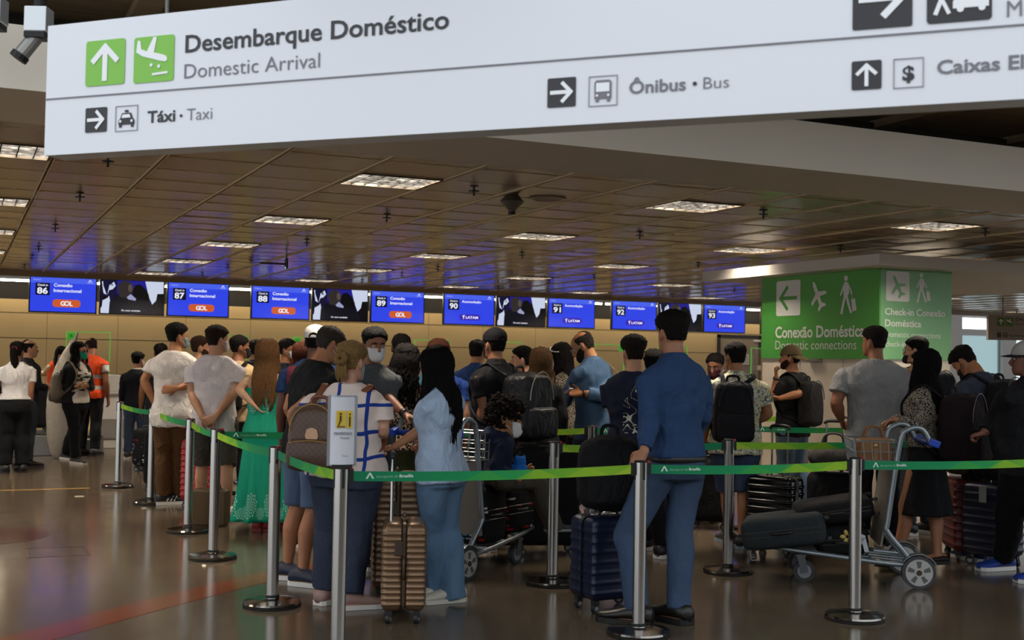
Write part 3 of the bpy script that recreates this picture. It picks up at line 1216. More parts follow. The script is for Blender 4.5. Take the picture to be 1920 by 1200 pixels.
b = boxpx(PL, 1566, 516, 1612, 588)
u, v, w, h = cen(b)
walker(PL, u - w * .05, v, h, M_PW)
txpx(PL, 'title_lettering', 'Conexão Doméstica', 1454, 634, 1622, 630, 21, M_PW, 0.022)
txpx(PL, 'subtitle_lettering', 'Domestic connections', 1454, 655, 1606, 655, 17, M_PW, 0.0)
pan2 = empty('check_in_sign', (CX0, CY0, 0), 0, 'narrower green panel on the column with connection check-in lettering', 'sign')
g = G()
g.b2((0.0, -0.02, 1.585), (CX1 - CX0, 0, 2.553))
obj('panel', g, mat('#79b17b', 0.3), pan2)  # same green made paler, with daylight glare put into the colour
PR = sgn_local(Plane((CX0, CY0 - 0.02, 0), (1, 0, 0), (0, 0, 1), pan2), pan2)
b = boxpx(PR, 1661, 509, 1705, 565)
PR.art('aeroplane_tile', [PR.rrect(*b, 0.03)], M_PW)
u, v, w, h = cen(b)
PR.art('aeroplane', [sc(PLANE, u, v, h * .8, 118)], mat('#79b17b', 0.3), 0.004)
b = boxpx(PR, 1711, 512, 1747, 567)
u, v, w, h = cen(b)
walker(PR, u - w * .05, v, h, M_PW)
txpx(PR, 'title_lettering', 'Check-in Conexão', 1659, 591, 1772, 593, 13, M_PW, 0.02)
txpx(PR, 'title_lettering', 'Doméstica', 1659, 612, 1727, 613, 13, M_PW, 0.02)
txpx(PR, 'subtitle_lettering', 'Domestic connections', 1660, 632, 1763, 634, 11, M_PW, 0.0)
txpx(PR, 'subtitle_lettering', 'check-in', 1660, 650, 1698, 650, 11, M_PW, 0.0)
p = (ony(1519, 674, 11.4))
g = G()
g.b2((-.05, -.11, -.02), (0, .11, .02))
pp = EYE + ray(1530, 674) * ((CX0 - .0) / ray(1530, 674).x)
o = tag(obj('cable_box', g, mat('#6f685e', 0.5), loc=(CX0, pp.y, 1.56), bevel=.004), 'small grey box under the large green panel on the column', 'cable box')

# small grey direction sign hanging at the right edge
a, b = atd(1853, 637, 23.0), atd(1853, 590, 23.0)
ds = empty('direction_sign', (a.x, a.y, 0), 0, 'small grey hanging direction sign at the right edge of the picture', 'sign')
ru = V((cos(YAW), -sin(YAW), 0))
zb, zt = 0.5 * (a.z + atd(1918, 633, 23).z), 0.5 * (b.z + atd(1918, 590, 23).z)
zb, zt = a.z, b.z
DP = Plane((a.x, a.y, zb), ru, (0, 0, 1), ds)
sgn_local(DP, ds)
g = G()
g.add([DP.o + DP.u * u + V((0, 0, v)) + DP.n * h for h in (-.1, 0) for v in (0, zt - zb) for u in (0, 2.4)], [(0, 2, 3, 1), (4, 5, 7, 6), (0, 1, 5, 4), (2, 6, 7, 3), (0, 4, 6, 2), (1, 3, 7, 5)])
obj('panel', g, mat('#8f877f', 0.5), ds)
g = G()
for uu in (0.3, 2.0):
    q = DP.o + DP.u * uu + V((0, 0, zt - zb)) - DP.n * .05
    g.tube([q, V((q.x, q.y, CZ))], 0.008, 6)
obj('hanger', g, M_DARK, ds)
H_ = zt - zb
GD = mat('#4c7336', 0.5)
DP.art('arrow_pictogram', [DP.rrect(.165, H_ * .55, .31, H_ * .9, .01)], GD)
DP.art('arrow', arrow(.2375, H_ * .725, .11, 90, .14), WHT, .005)
DP.art('arrival_pictogram', [DP.rrect(.335, H_ * .55, .48, H_ * .9, .01)], GD)
DP.art('aeroplane', [sc(PLANE_SIDE, .407, H_ * .74, .11, -12)], WHT, .005)
DP.text('title_lettering', 'Desembarque Doméstico', .52, H_ * .78, 1.25, .06, INK, .02, .004)
DP.text('subtitle_lettering', 'Domestic Arrival', .52, H_ * .6, .72, .055, INK, 0, .004)
DP.art('divider_line', [rect(0, H_ * .4, 2.4, H_ * .42)], INK2)
DP.art('arrow_pictogram', [DP.rrect(.165, H_ * .1, .245, H_ * .3, .006)], INK)
DP.art('restroom_symbol', [circ(.3, H_ * .28, .014), rect(.285, H_ * .1, .315, H_ * .24), circ(.35, H_ * .28, .014), rect(.335, H_ * .1, .365, H_ * .24)], INK)
DP.text('restroom_lettering', 'Sanitários • Restrooms', .4, H_ * .14, .75, .045, INK, .015, .004)
# ================================================================== people
HEADP = [  # z, front y, back y, half width (metres, adult head; z = 0 at eye level)
    (-.118, .070, .030, .020), (-.112, .086, .012, .036), (-.100, .093, -.010, .050), (-.080, .094, -.040, .058), (-.060, .093, -.065, .063),
    (-.040, .090, -.080, .067), (-.020, .088, -.090, .070), (.000, .087, -.097, .0725), (.022, .092, -.101, .0745), (.045, .091, -.102, .0765),
    (.070, .080, -.098, .074), (.090, .060, -.085, .064), (.105, .034, -.062, .047), (.114, .008, -.035, .026), (.117, -.008, -.020, .008)]


def hsurf(a, z, off=0.0):
    """Point of the bare head at angle a (0 = face, +90 = its right) and height z, pushed out by off."""
    f, b, w = interp(HEADP, z)
    cy, dy = (f + b) / 2, (f - b) / 2
    ca, sa = cos(a), sin(a)
    e = 2.25
    x = math.copysign(abs(sa) ** (2 / e), sa) * w
    y = cy + math.copysign(abs(ca) ** (2 / e), ca) * dy
    # face relief
    if ca > 0:
        y -= 0.011 * math.exp(-((x / .0 if False else (abs(x) - .031) / .016) ** 2) - ((z - .0) / .014) ** 2)
        y += 0.006 * math.exp(-((abs(x) - .028) / .02) ** 2 - ((z - .024) / .01) ** 2)
        y += 0.006 * math.exp(-(x / .022) ** 2 - ((z + .066) / .007) ** 2) + 0.007 * math.exp(-(x / .02) ** 2 - ((z + .081) / .007) ** 2)
        y -= 0.004 * math.exp(-(x / .02) ** 2 - ((z + .0735) / .004) ** 2)
        y += 0.005 * math.exp(-((abs(x) - .04) / .018) ** 2 - ((z + .03) / .018) ** 2)
    d = V((x / max(w, .01) ** 2, (y - cy) / max(dy, .01) ** 2, 0))
    if d.length > 0:
        d.normalize()
    up = 0.0
    if z > .05:
        up = min(1.0, (z - .05) / .06) ** 1.5
    d = d * (1 - up * 0.75) + V((0, 0, up))
    d.normalize()
    return V((x, y, z)) + d * off


def shell(zs, na, off, a0=-pi, a1=pi, thick=None):
    """Closed or open band of the head surface pushed out by off(a, z) -> list of rings."""
    full = abs((a1 - a0) - 2 * pi) < 1e-6
    n = na if full else na + 1
    return [[hsurf(a0 + (a1 - a0) * i / na, z, off(a0 + (a1 - a0) * i / na, z)) for i in range(n)] for z in zs]


SKIN = {}


def skin(tone):
    if tone not in SKIN:
        t = NT('skin_%s' % tone.strip('#'))
        c = lin(tone)
        f = t.noise(t.co(), 16, 4, 0.6)
        base = t.mix(f, tuple(x * y for x, y in zip(c, (.86, .8, .78))), tuple(min(1, x * y) for x, y in zip(c, (1.1, 1.06, 1.02))))
        t.bump(t.noise(t.co(), 260, 2), 0.08, 0.003)
        SKIN[tone] = t.set(base, 0.52, 0, 0.4, Subsurface_Weight=0.06)
    return SKIN[tone]


_HM = {}


def hairmat(c):
    if c not in _HM:
        t = NT('hair_%d' % len(_HM))
        k = lin(c)
        p = t.co()
        w = t.noise(t.mapv(p, (120, 120, 9)), 1.0, 3, 0.6)
        w2 = t.noise(p, 38, 4, 0.7)
        t.bump(t.ma('ADD', w, t.ma('MULTIPLY', w2, 1.4)), 0.9, 0.012)
        _HM[c] = t.set(t.mix(w, tuple(x * .45 for x in k), tuple(min(1, x * 1.25) for x in k)), 0.66, 0, 0.12)
    return _HM[c]


TORSO_M = [(.455, .098, .070, -.002), (.50, .099, .072, -.004), (.54, .096, .070, -.002), (.58, .090, .064, .002), (.62, .087, .061, .004), (.66, .091, .063, .004), (.70, .099, .068, .004), (.74, .106, .071, .004), (.775, .110, .067, .002), (.800, .106, .057, -.002), (.818, .088, .046, -.006), (.832, .060, .040, -.008), (.848, .040, .038, -.006)]
TORSO_F = [(.455, .100, .071, -.004), (.50, .104, .075, -.008), (.54, .099, .070, -.004), (.58, .086, .060, .002), (.62, .078, .055, .004), (.66, .081, .058, .006), (.70, .089, .068, .012), (.735, .093, .073, .014), (.77, .096, .060, .006), (.795, .093, .052, 0), (.815, .078, .044, -.004), (.830, .054, .037, -.007), (.846, .036, .034, -.006)]


class P:
    """One standing (or seated) person; a photo column u, depth z and height h place it, face turns it (0 = back to the camera)."""

    def __init__(s, label, u, z, h=None, top=None, face=0, look=None, nod=0, tilt=0, lean=0, side=0, twist=0, female=False, w=1.0, deep=1.0, belly=0.0, tone='#b98a6a',
                 stance=.062, feet=None, feetdeg=(6, -6), group=None, voxel=None, seat=None, hs=1.0, knees=None):
        base = atd(u, hor(u), z)
        s.loc = V((base.x, base.y, 0))
        if h is None:
            h = CAM_H + (hor(u) - top) / FPX * z
        s.h, s.z, s.face, s.female = h, z, face, female
        va = atan2(s.loc.x, s.loc.y)
        s.va = va
        s.R = Matrix.Rotation(-(va + radians(face)), 3, 'Z')
        s.Ri = s.R.transposed()
        s.lean, s.side, s.twist = radians(lean), radians(side), radians(twist)
        s.w, s.deep, s.belly = w, deep, belly
        s.tone = tone
        s.look = radians((look if look is not None else face) - face)
        s.nod, s.tilt = radians(nod), radians(tilt)
        s.seat = seat
        s.vox = voxel or (0.0055 if z < 9 else 0.007 if z < 11.5 else 0.009)
        s.T_tab = TORSO_F if female else TORSO_M
        s.label = label
        s.hs = hs * (0.55 + 0.45 * h / 1.74)
        s.sh = (.100 if female else .112) * w
        s.hip = .052
        s.zof = 0.0 if seat is None else seat - .50 * h
        # head frame
        nk = s.T(0, .004, .866)
        th = s.lean * ((.866 - .52) / .33)
        s.RH = Matrix.Rotation(s.side, 3, 'Y') @ Matrix.Rotation(-s.look, 3, 'Z') @ Matrix.Rotation(-s.nod - th * .6, 3, 'X') @ Matrix.Rotation(s.tilt, 3, 'Y')
        s.neck0 = s.T(0, -.006, .825)
        s.neck1 = nk
        s.HC = nk + s.RH @ V((0, .010 * h, .062 * h))
        s.arms = {}
        for sd in (-1, 1):
            S = s.T(sd * s.sh, 0, .777)
            s.arms[sd] = [S, s.T(sd * (s.sh + .022), -.012, .635), s.T(sd * (s.sh + .026), .03, .49)]
        s.hand = {-1: {}, 1: {}}
        s.legs = {}
        for i, sd in enumerate((-1, 1)):
            J = V((sd * s.hip * h * (w ** .5), 0, .50 * h + s.zof))
            if feet and feet[i]:
                q = s.px(feet[i][0], feet[i][1], None)
                A = V((q.x, q.y, .042 * h))
                fd = feet[i][2] if len(feet[i]) > 2 else feetdeg[i]
                if len(feet[i]) > 3:
                    A.z += feet[i][3]
            else:
                A = V((sd * stance * h, -.01 * h, .042 * h))
                fd = feetdeg[i]
            K = (J + A) / 2 + V((0, .018 * h, .01 * h))
            if knees and knees[i]:
                K = s.px(*knees[i])
            s.legs[sd] = [J, K, A, radians(fd)]
        s.o = None

    # --- coordinates
    def T(s, x, y, z):
        h = s.h
        t = (z - .52) / .33
        if t <= 0:
            return V((x * h, y * h, z * h + s.zof))
        tw = s.twist * min(t, 1)
        x, y = x * cos(tw) - y * sin(tw), x * sin(tw) + y * cos(tw)
        L = .33 * h
        th = s.lean * t
        if abs(s.lean) < 1e-4:
            yy, zz = 0.0, L * t
        else:
            yy, zz = L / s.lean * (1 - cos(th)), L / s.lean * sin(th)
        p = V((x * h, yy + y * h * cos(th), zz - y * h * sin(th)))
        if s.side:
            p = Matrix.Rotation(s.side, 3, 'Y') @ p
        return V((p.x, p.y, p.z + .52 * h + s.zof))

    def px(s, px, py, dd=0.0):
        """Local point seen at a photo pixel: dd metres behind the person's own depth (None: on the floor)."""
        wpt = onz(px, py) if dd is None else atd(px, py, s.z + dd)
        return s.Ri @ (wpt - s.loc)

    def wld(s, p):
        return s.loc + s.R @ p

    def arm(s, sd, e=None, w=None, **hand):
        A = s.arms[sd]
        if e is not None:
            A[1] = s.px(*e) if not isinstance(e, Vector) else e
        if w is not None:
            A[2] = s.px(*w) if not isinstance(w, Vector) else w
        s.hand[sd] = hand
        return s

    def pose(s, sd, kind):
        h = s.h
        S = s.arms[sd][0]
        if kind == 'back':
            s.arms[sd][1:] = [s.T(sd * (s.sh + .035), -.045, .645), s.T(sd * .045, -.105, .525)]
            s.hand[sd] = dict(d=V((-sd, -.1, -.55)), n=V((0, 1, 0)), curl=.7)
        elif kind == 'fold':
            s.arms[sd][1:] = [s.T(sd * (s.sh + .015), .05, .65), s.T(-sd * .03, .13, .68)]
            s.hand[sd] = dict(d=V((-sd, .1, 0)), n=V((0, -1, 0)), curl=.5)
        elif kind == 'front':
            s.arms[sd][1:] = [s.T(sd * (s.sh + .02), .02, .64), s.T(sd * .05, .14, .62)]
            s.hand[sd] = dict(d=V((-sd * .5, .8, .1)), n=V((-sd, 0, 0)), curl=.8)
        elif kind == 'phone':
            s.arms[sd][1:] = [s.T(sd * (s.sh + .02), .03, .64), s.T(sd * .05, .16, .68)]
            s.hand[sd] = dict(d=V((-sd * .3, .6, .5)), n=V((0, -.4, .8)), curl=.7)
        return s

    # --- body
    def build_hand(s, g, sd, W, dvec, n=None, curl=.35, d=None, size=1.0, thumb=.5, spread=.05):
        k = s.h * .59 * size / 1.0 * (0.94 if s.female else 1.0)     # 1.74 m -> about 1.03
        d = (d if d is not None else dvec).normalized()
        n = n if n is not None else V((-sd, 0, 0))                    # palm faces the body
        n = (n - d * n.dot(d)).normalized()
        l = d.cross(n) * 1.0
        # thumb side: for hanging arms the thumb points forward
        l = l if (l.dot(s._thumb_hint(sd, d, n)) > 0) else -l
        pr = []
        for t, wd, th in ((-.012, .024, .020), (.012, .029, .017), (.045, .039, .0155), (.075, .042, .0145), (.092, .040, .012)):
            pr.append(ring(W + d * (t * k), l, n, wd * k, th * k, 14, 2.6))
        g.rings(pr)
        lens = (.072, .082, .076, .060)
        for i in range(4):
            b = W + d * (.082 * k) + l * ((.031 - .0205 * i) * k)
            dd = (d + l * (spread * (1.5 - i))).normalized()
            pts, rr = [b - dd * .012 * k, b], [.0095 * k, .0098 * k]
            ang = 0
            q = b
            for j, fr in enumerate((.45, .30, .25)):
                ang += curl * (1.05 if j else .8) * (1 + .08 * i)
                v = dd * cos(ang) + n * sin(ang)
                q = q + v * (lens[i] * fr * k)
                pts.append(q)
                rr.append((.0092, .0085, .0072)[j] * k)
            g.tube(pts, rr, 8)
        b = W + d * (.025 * k) + l * (.026 * k)
        v1 = (d * .62 + l * .72 + n * .35 * (thumb + .3)).normalized()
        v2 = (d * .85 + l * .25 + n * (.35 + thumb * .6)).normalized()
        v3 = (d * .9 + l * .05 + n * (.35 + thumb * .9)).normalized()
        q1 = b + v1 * .036 * k
        q2 = q1 + v2 * .030 * k
        q3 = q2 + v3 * .024 * k
        g.tube([b - v1 * .01 * k, b, q1, q2, q3], [.012 * k, .013 * k, .0112 * k, .0102 * k, .008 * k], 8)

    def _thumb_hint(s, sd, d, n):
        # right hand (sd=+1): fingers d, palm normal n -> thumb = n x d ; mirrored for the left
        return (n.cross(d)) * (-sd)

    def body(s, legs=True, ears=True, neckr=1.0):
        h, hs = s.h, s.hs
        g = G()
        # head
        zs = [r[0] for r in HEADP]
        zz = [zs[0] + (zs[-1] - zs[0]) * (i / 33.0) for i in range(34)]
        g.rings([[s.HC + s.RH @ (hsurf(2 * pi * i / 40, z) * hs) for i in range(40)] for z in zz])
        H = lambda x, y, z: s.HC + s.RH @ (V((x, y, z)) * hs)
        g.tube([H(0, .084, .018), H(0, .096, -.004), H(0, .112, -.030), H(0, .100, -.043), H(0, .086, -.046)], [.0085 * hs, .0095 * hs, .0135 * hs, .013 * hs, .008 * hs], 10, 0.85)
        for q in (-1, 1):
            g.ell(H(q * .013, .095, -.039), (.0095 * hs, .011 * hs, .0085 * hs), s.RH, 8, 5)
            if ears:
                RE = s.RH @ Matrix.Rotation(q * radians(22), 3, 'Z') @ Matrix.Rotation(radians(-10), 3, 'X')
                g.ell(H(q * .0785, -.012, -.012), (.0075 * hs, .019 * hs, .032 * hs), RE, 10, 7)
                g.ell(H(q * .0765, -.003, -.038), (.006 * hs, .009 * hs, .010 * hs), RE, 8, 5)
        nr = (.048 if s.female else .058) * neckr * hs
        top = s.HC + s.RH @ (V((0, -.016, -.062)) * hs)
        mid = s.neck1.lerp(top, .3)
        g.tube([s.neck0, s.neck0.lerp(mid, .5), mid, top], [nr * 1.28, nr * 1.08, nr, nr * .98], 18)
        # trunk
        g.rings([s.tring(z, x * .93 * s.w, y * .92 * s.deep, yo, 0) for z, x, y, yo in s.T_tab if z <= .835])
        # arms
        aw = s.w * (.86 if s.female else 1.0) * h / 1.74
        for sd in (-1, 1):
            S, E, W = s.arms[sd]
            d1 = (E - S)
            d2 = (W - E)
            hint = V((0, 1, 0))
            pts = [S - d1 * .08, S, S + d1 * .2, S + d1 * .5, S + d1 * .85, E, E + d2 * .15, E + d2 * .35, E + d2 * .7, E + d2 * .92, W]
            rr = [.024, .034, .046, .046, .039, .038, .041, .042, .032, .0265, .026]
            g.tube(bez(pts, 2), [x * aw for x in _resamp(rr, 2)], 14)
            hd = dict(s.hand[sd])
            if 'n' in hd and not isinstance(hd['n'], Vector):
                hd['n'] = V(hd['n'])
            s.build_hand(g, sd, W, d2, **{k: v for k, v in hd.items() if k in ('n', 'curl', 'd', 'size', 'thumb', 'spread')})
        # legs and feet
        if legs:
            lw = (.5 + .5 * s.w) * h / 1.74
            for sd in (-1, 1):
                J, K, A, fd = s.legs[sd]
                a, b = K - J, A - K
                back = V((0, -1, 0))
                pts = [J + V((0, 0, .03 * h)), J, J + a * .35, J + a * .75, K, K + b * .18 + back * .008 * h, K + b * .36 + back * .014 * h, K + b * .65 + back * .006 * h, K + b * .9, A, A - V((0, 0, .025 * h))]
                rr = [.082, .086, .078, .060, .054, .053, .056, .044, .035, .036, .040]
                g.tube(bez(pts, 2), [x * lw for x in _resamp(rr, 2)], 16)
                f = Matrix.Rotation(-fd, 3, 'Z')
                o = V((A.x, A.y, A.z - .042 * h))
                fr = []
                for y, wd, zt in ((-.045, .018, .040), (-.03, .028, .045), (0, .029, .046), (.045, .031, .036), (.085, .033, .024), (.115, .030, .017), (.128, .018, .012)):
                    fr.append([o + f @ (V((wd * .92 * cos(t), y, zt / 2 + .004 + zt / 2 * sin(t))) * h) for t in [2 * pi * i / 12 for i in range(12)]])
                g.rings(fr)
        s.o = obj('person', g, skin(s.tone), smooth=True, loc=s.loc)
        s.o.rotation_euler = (0, 0, -(s.va + radians(s.face)))
        tag(s.o, s.label, 'person')
        remesh(s.o, s.vox, 3)
        return s

    def tring(s, z, rx, ry, yo, e, n=32, sq=2.5):
        c = s.T(0, yo, z)
        ux = (s.T(.05, yo, z) - c).normalized()
        uy = (s.T(0, yo + .05, z) - c).normalized()
        return ring(c, ux, uy, rx * s.h + e, ry * s.h + e, n, sq)

    def part(s, name, g, m, label=None, smooth=True, **k):
        return obj(name, g, m, s.o, smooth=smooth, label=label, **k)

    # --- clothing
    def torso_g(s, ease, hem, flare=0.0, top=.845):
        g = G()
        rs = []
        zs = [hem + (top - hem) * i / 22 for i in range(23)]
        for z in zs:
            x, y, yo = interp(s.T_tab, z)
            x *= s.w
            y *= s.deep
            if z < .56:
                x = max(x, .094 * s.w)
            b = s.belly * math.exp(-((z - .60) / .07) ** 2)
            f = flare * max(0, (.62 - z) / .16)
            k = ease if z < .79 else ease * (.5 + .5 * (.845 - z) / .055)
            rs.append(s.tring(z, x + f * .5 + b * .25, y + f + b, yo + b * .75, k))
        g.rings(rs)
        return g

    def shirt(s, m, sleeve=.55, ease=.016, hem=.475, name='shirt', flare=0.0, cuff=1.0, fold=.034, top=.845, label=None, collar=False, sl_r=1.0):
        h = s.h
        g = s.torso_g(ease, hem, flare, top)
        aw = s.w * (.88 if s.female else 1.0) * h / 1.74
        if sleeve > 0:
            for sd in (-1, 1):
                S, E, W = s.arms[sd]
                d1, d2 = E - S, W - E
                prof = [(-.10, .034), (0, .053), (.2, .058), (.5, .056), (.85, .053), (1.0, .051), (1.2, .050), (1.5, .044), (1.8, .038), (2.0, .034)]
                pts, rr = [], []
                inn = V((-sd * .05 * h, 0, -.005 * h))
                pts.append(S + inn)
                rr.append(.036 * aw)
                for t, r in prof:
                    if t > sleeve:
                        break
                    pts.append(S + d1 * t if t <= 1 else E + d2 * (t - 1))
                    rr.append(r * aw * sl_r + ease * .35)
                t = sleeve
                r = interp(prof, t)[0]
                pts.append(S + d1 * t if t <= 1 else E + d2 * (t - 1))
                rr.append(r * aw * sl_r * cuff + ease * .5)
                g.tube(bez(pts, 2), _resamp(rr, 2), 18)
        if collar:
            g.tube([s.T(0, -.004, .832), s.neck1.lerp(s.neck0, .15) - V((0, .006 * h, 0))], [.047 * h * (.85 if s.female else 1), .040 * h * (.85 if s.female else 1)], 20)
        o = s.part(name, g, m, label)
        remesh(o, max(.008, s.vox * 1.25), 8, fold, .13)
        return o

    def pants(s, m, cuff=.06, fit=1.0, ease=.012, waist=.60, name='trousers', flare=0.0, fold=.024, label=None):
        h = s.h
        g = G()
        rs = []
        for i in range(12):
            z = .445 + (waist - .445) * i / 11
            x, y, yo = interp(s.T_tab, z)
            b = s.belly * .5 * math.exp(-((z - .60) / .07) ** 2)
            rs.append(s.tring(z, max(x, .09) * s.w * (1 if i else .8) + b * .2, (y * s.deep + b) * (1 if i else .7), yo + b * .6, ease * .7))
        g.rings(rs)
        lw = (.5 + .5 * s.w) * h / 1.74
        for sd in (-1, 1):
            J, K, A, fd = s.legs[sd]
            a, b = K - J, A - K
            total = .5
            pts, rr = [J + V((0, 0, .035 * h))], [.088 * lw * fit]
            tab = [(0, .098), (.25, .093), (.5, .080), (.8, .070), (1.0, .067), (1.25, .066), (1.5, .062), (1.8, .056), (2.0, .054), (2.1, .054)]
            # cuff is a height fraction; find the path parameter there
            zc = cuff * h
            if zc >= K.z and abs(a.z) > 1e-4:
                tc = (zc - J.z) / a.z
            elif abs(b.z) > 1e-4:
                tc = 1 + (zc - K.z) / b.z
            else:
                tc = 2
            tc = max(.2, min(2.12, tc))
            for t, r in tab + [(9, 0)]:
                last = t >= tc
                t = min(t, tc)
                r = interp(tab, t)[0]
                f = flare * max(0, t - .9)
                p = J + a * t if t <= 1 else K + b * (t - 1)
                if 1.05 < t < 1.8:
                    p = p + V((0, -.008 * h, 0))
                pts.append(p)
                rr.append(r * lw * fit + ease + f)
                if last:
                    break
            g.tube(bez(pts, 3), _resamp(rr, 3), 20)
        o = s.part(name, g, m, label)
        remesh(o, max(.008, s.vox * 1.3), 5, fold, .16)
        return o

    def skirt(s, m, top=.62, hem=.08, flare=.05, pleat=.012, name='skirt', n=9, label=None, waistfit=True, ease=.012):
        h = s.h
        rs = []
        for i in range(40):
            t = i / 39
            z = hem + (top - hem) * t
            k = 1 - t
            if z > .44:
                x, y, yo = interp(s.T_tab, z)
                x, y = x * s.w, y * s.deep
            else:
                q = (.44 - z) / max(.44 - hem, .01)
                x, y, yo = interp(s.T_tab, .455)
                x, y = x * s.w + flare * q, y * s.deep + flare * q * 1.1
            c = s.T(0, yo, z) if z > .52 else V((0, yo * h, z * h))
            ring_ = []
            for j in range(72):
                a = 2 * pi * j / 72
                fold = 1 + (pleat / .1) * max(0, (.52 - z) / .5) * sin(n * a + 2.2 * sin(3 * a) + z * 3)
                ring_.append(V((c.x + (x * h + ease) * cos(a) * fold, c.y + (y * h + ease) * sin(a) * fold, c.z)))
            rs.append(ring_)
        g = G()
        g.rings(rs)
        return s.part(name, g, m, label)

    def shoes(s, m, sole='#d8d4cc', hi=1.0, name='shoe', style='sneaker', m2=None, label=None):
        h = s.h
        for sd in (-1, 1):
            J, K, A, fd = s.legs[sd]
            f = Matrix.Rotation(-fd, 3, 'Z')
            o = V((A.x, A.y, A.z - .042 * h))
            g = G()
            fr = []
            rows = ((-.050, .020, .044), (-.036, .031, .056), (-.008, .033, .062), (.030, .034, .052), (.060, .036, .040), (.092, .038, .031), (.122, .034, .026), (.140, .020, .018))
            for y, wd, zt in rows:
                zt *= hi
                fr.append([o + f @ (V((wd * cos(t), y, .010 + zt / 2 + zt / 2 * sin(t))) * h) for t in [2 * pi * i / 16 for i in range(16)]])
            g.rings(fr)
            q = s.part(name, g, m, label)
            g = G()
            out = []
            for y, wd, zt in rows:
                out.append((wd * 1.04, y))
            pts = [(x, y) for x, y in out] + [(-x, y) for x, y in reversed(out)]
            g.poly([o + f @ (V((x, y, 0.001)) * h) for x, y in pts], V((0, 0, .017 * h)))
            obj('sole', g, mat(sole, 0.6) if isinstance(sole, str) else sole, q)
            if style == 'laced':
                g = G()
                for y in (.03, .045, .06):
                    g.tube([o + f @ (V((x, y, .062 - (y - .02) * .5)) * h) for x in (-.018, 0, .018)], .0022 * h, 6)
                obj('laces', g, mat('#d9d5cc', 0.7), q)
            if style == 'striped':
                g = G()
                for side in (-1, 1):
                    for y in (.012, .032, .052):
                        g.tube([o + f @ (V((side * x, yy, z)) * h) for x, yy, z in ((.0345, y - .004, .022), (.032, y + .006, .036), (.026, y + .014, .048))], .0042 * h, 6, .5)
                obj('stripes', g, mat('#e2dfd8', 0.6), q)

    # --- head things, in head space
    def hp(s, v):
        return s.HC + s.RH @ (V(v) * s.hs)

    def hshell(s, name, zs, na, off, m, inner=None, noise_amp=0.0, nscale=40, a0=-pi, a1=pi, label=None, sub=False):
        g = G()
        full = abs(a1 - a0 - 2 * pi) < 1e-6
        out = shell(zs, na, off, a0, a1)
        if noise_amp:
            for r in out:
                for i, p in enumerate(r):
                    r[i] = p * (1 + noise_amp * (noise.noise(p * nscale + V((s.loc.x * 9, s.loc.y * 7, 0))) + .5 * noise.noise(p * nscale * 2.3)))
        if full:
            g.rings([[s.hp(p) for p in r] for r in out])
        else:
            ins = shell(zs, na, inner or (lambda a, z: -.002), a0, a1)
            g.rings([[s.hp(p) for p in r] + [s.hp(p) for p in reversed(q)] for r, q in zip(out, ins)])
        return s.part(name, g, m, label)

    def hair(s, col='#1a1310', style='short', vol=.014, front=.066, side_z=-.012, nape=-.058, amp=.055, thin=.006, bald=0.0, name='hair', label=None):
        m = hairmat(col) if isinstance(col, str) else col
        s.hm = m

        def off(a, z):
            c = cos(a)
            ab = abs(math.atan2(sin(a), c))
            # hairline height by angle
            if ab < radians(48):
                line = front - .012 * (1 - cos(ab * 3.0)) * (1 if ab < radians(40) else 1)
                if bald:
                    line = front + bald
            elif ab < radians(78):
                t = (ab - radians(48)) / radians(30)
                line = front - .012 + (side_z + .03 - front + .012) * t
                if bald:
                    line = front + bald - (bald + front - side_z - .03) * t
            elif ab < radians(100):
                line = side_z + .03 - .03 * min(1, (ab - radians(78)) / radians(8))
                if ab > radians(90):
                    line = side_z + .028
            else:
                t = min(1, (ab - radians(100)) / radians(25))
                line = side_z + .028 + (nape - side_z - .028) * t
            k = max(0, min(1, (z - line) / .012))
            tt = thin + (vol - thin) * max(0, min(1, (z - .015) / .06))
            if bald and z > .07 and ab < radians(150):
                tt = -.006
            return -.006 + (tt + .006) * (k * k * (3 - 2 * k))
        zs = [-.07 + .19 * i / 34 for i in range(35)]
        zs = [z for z in zs if z <= .1165] + [.117]
        o = s.hshell(name, zs, 56, off, m, noise_amp=amp, nscale=62, label=label)
        return o

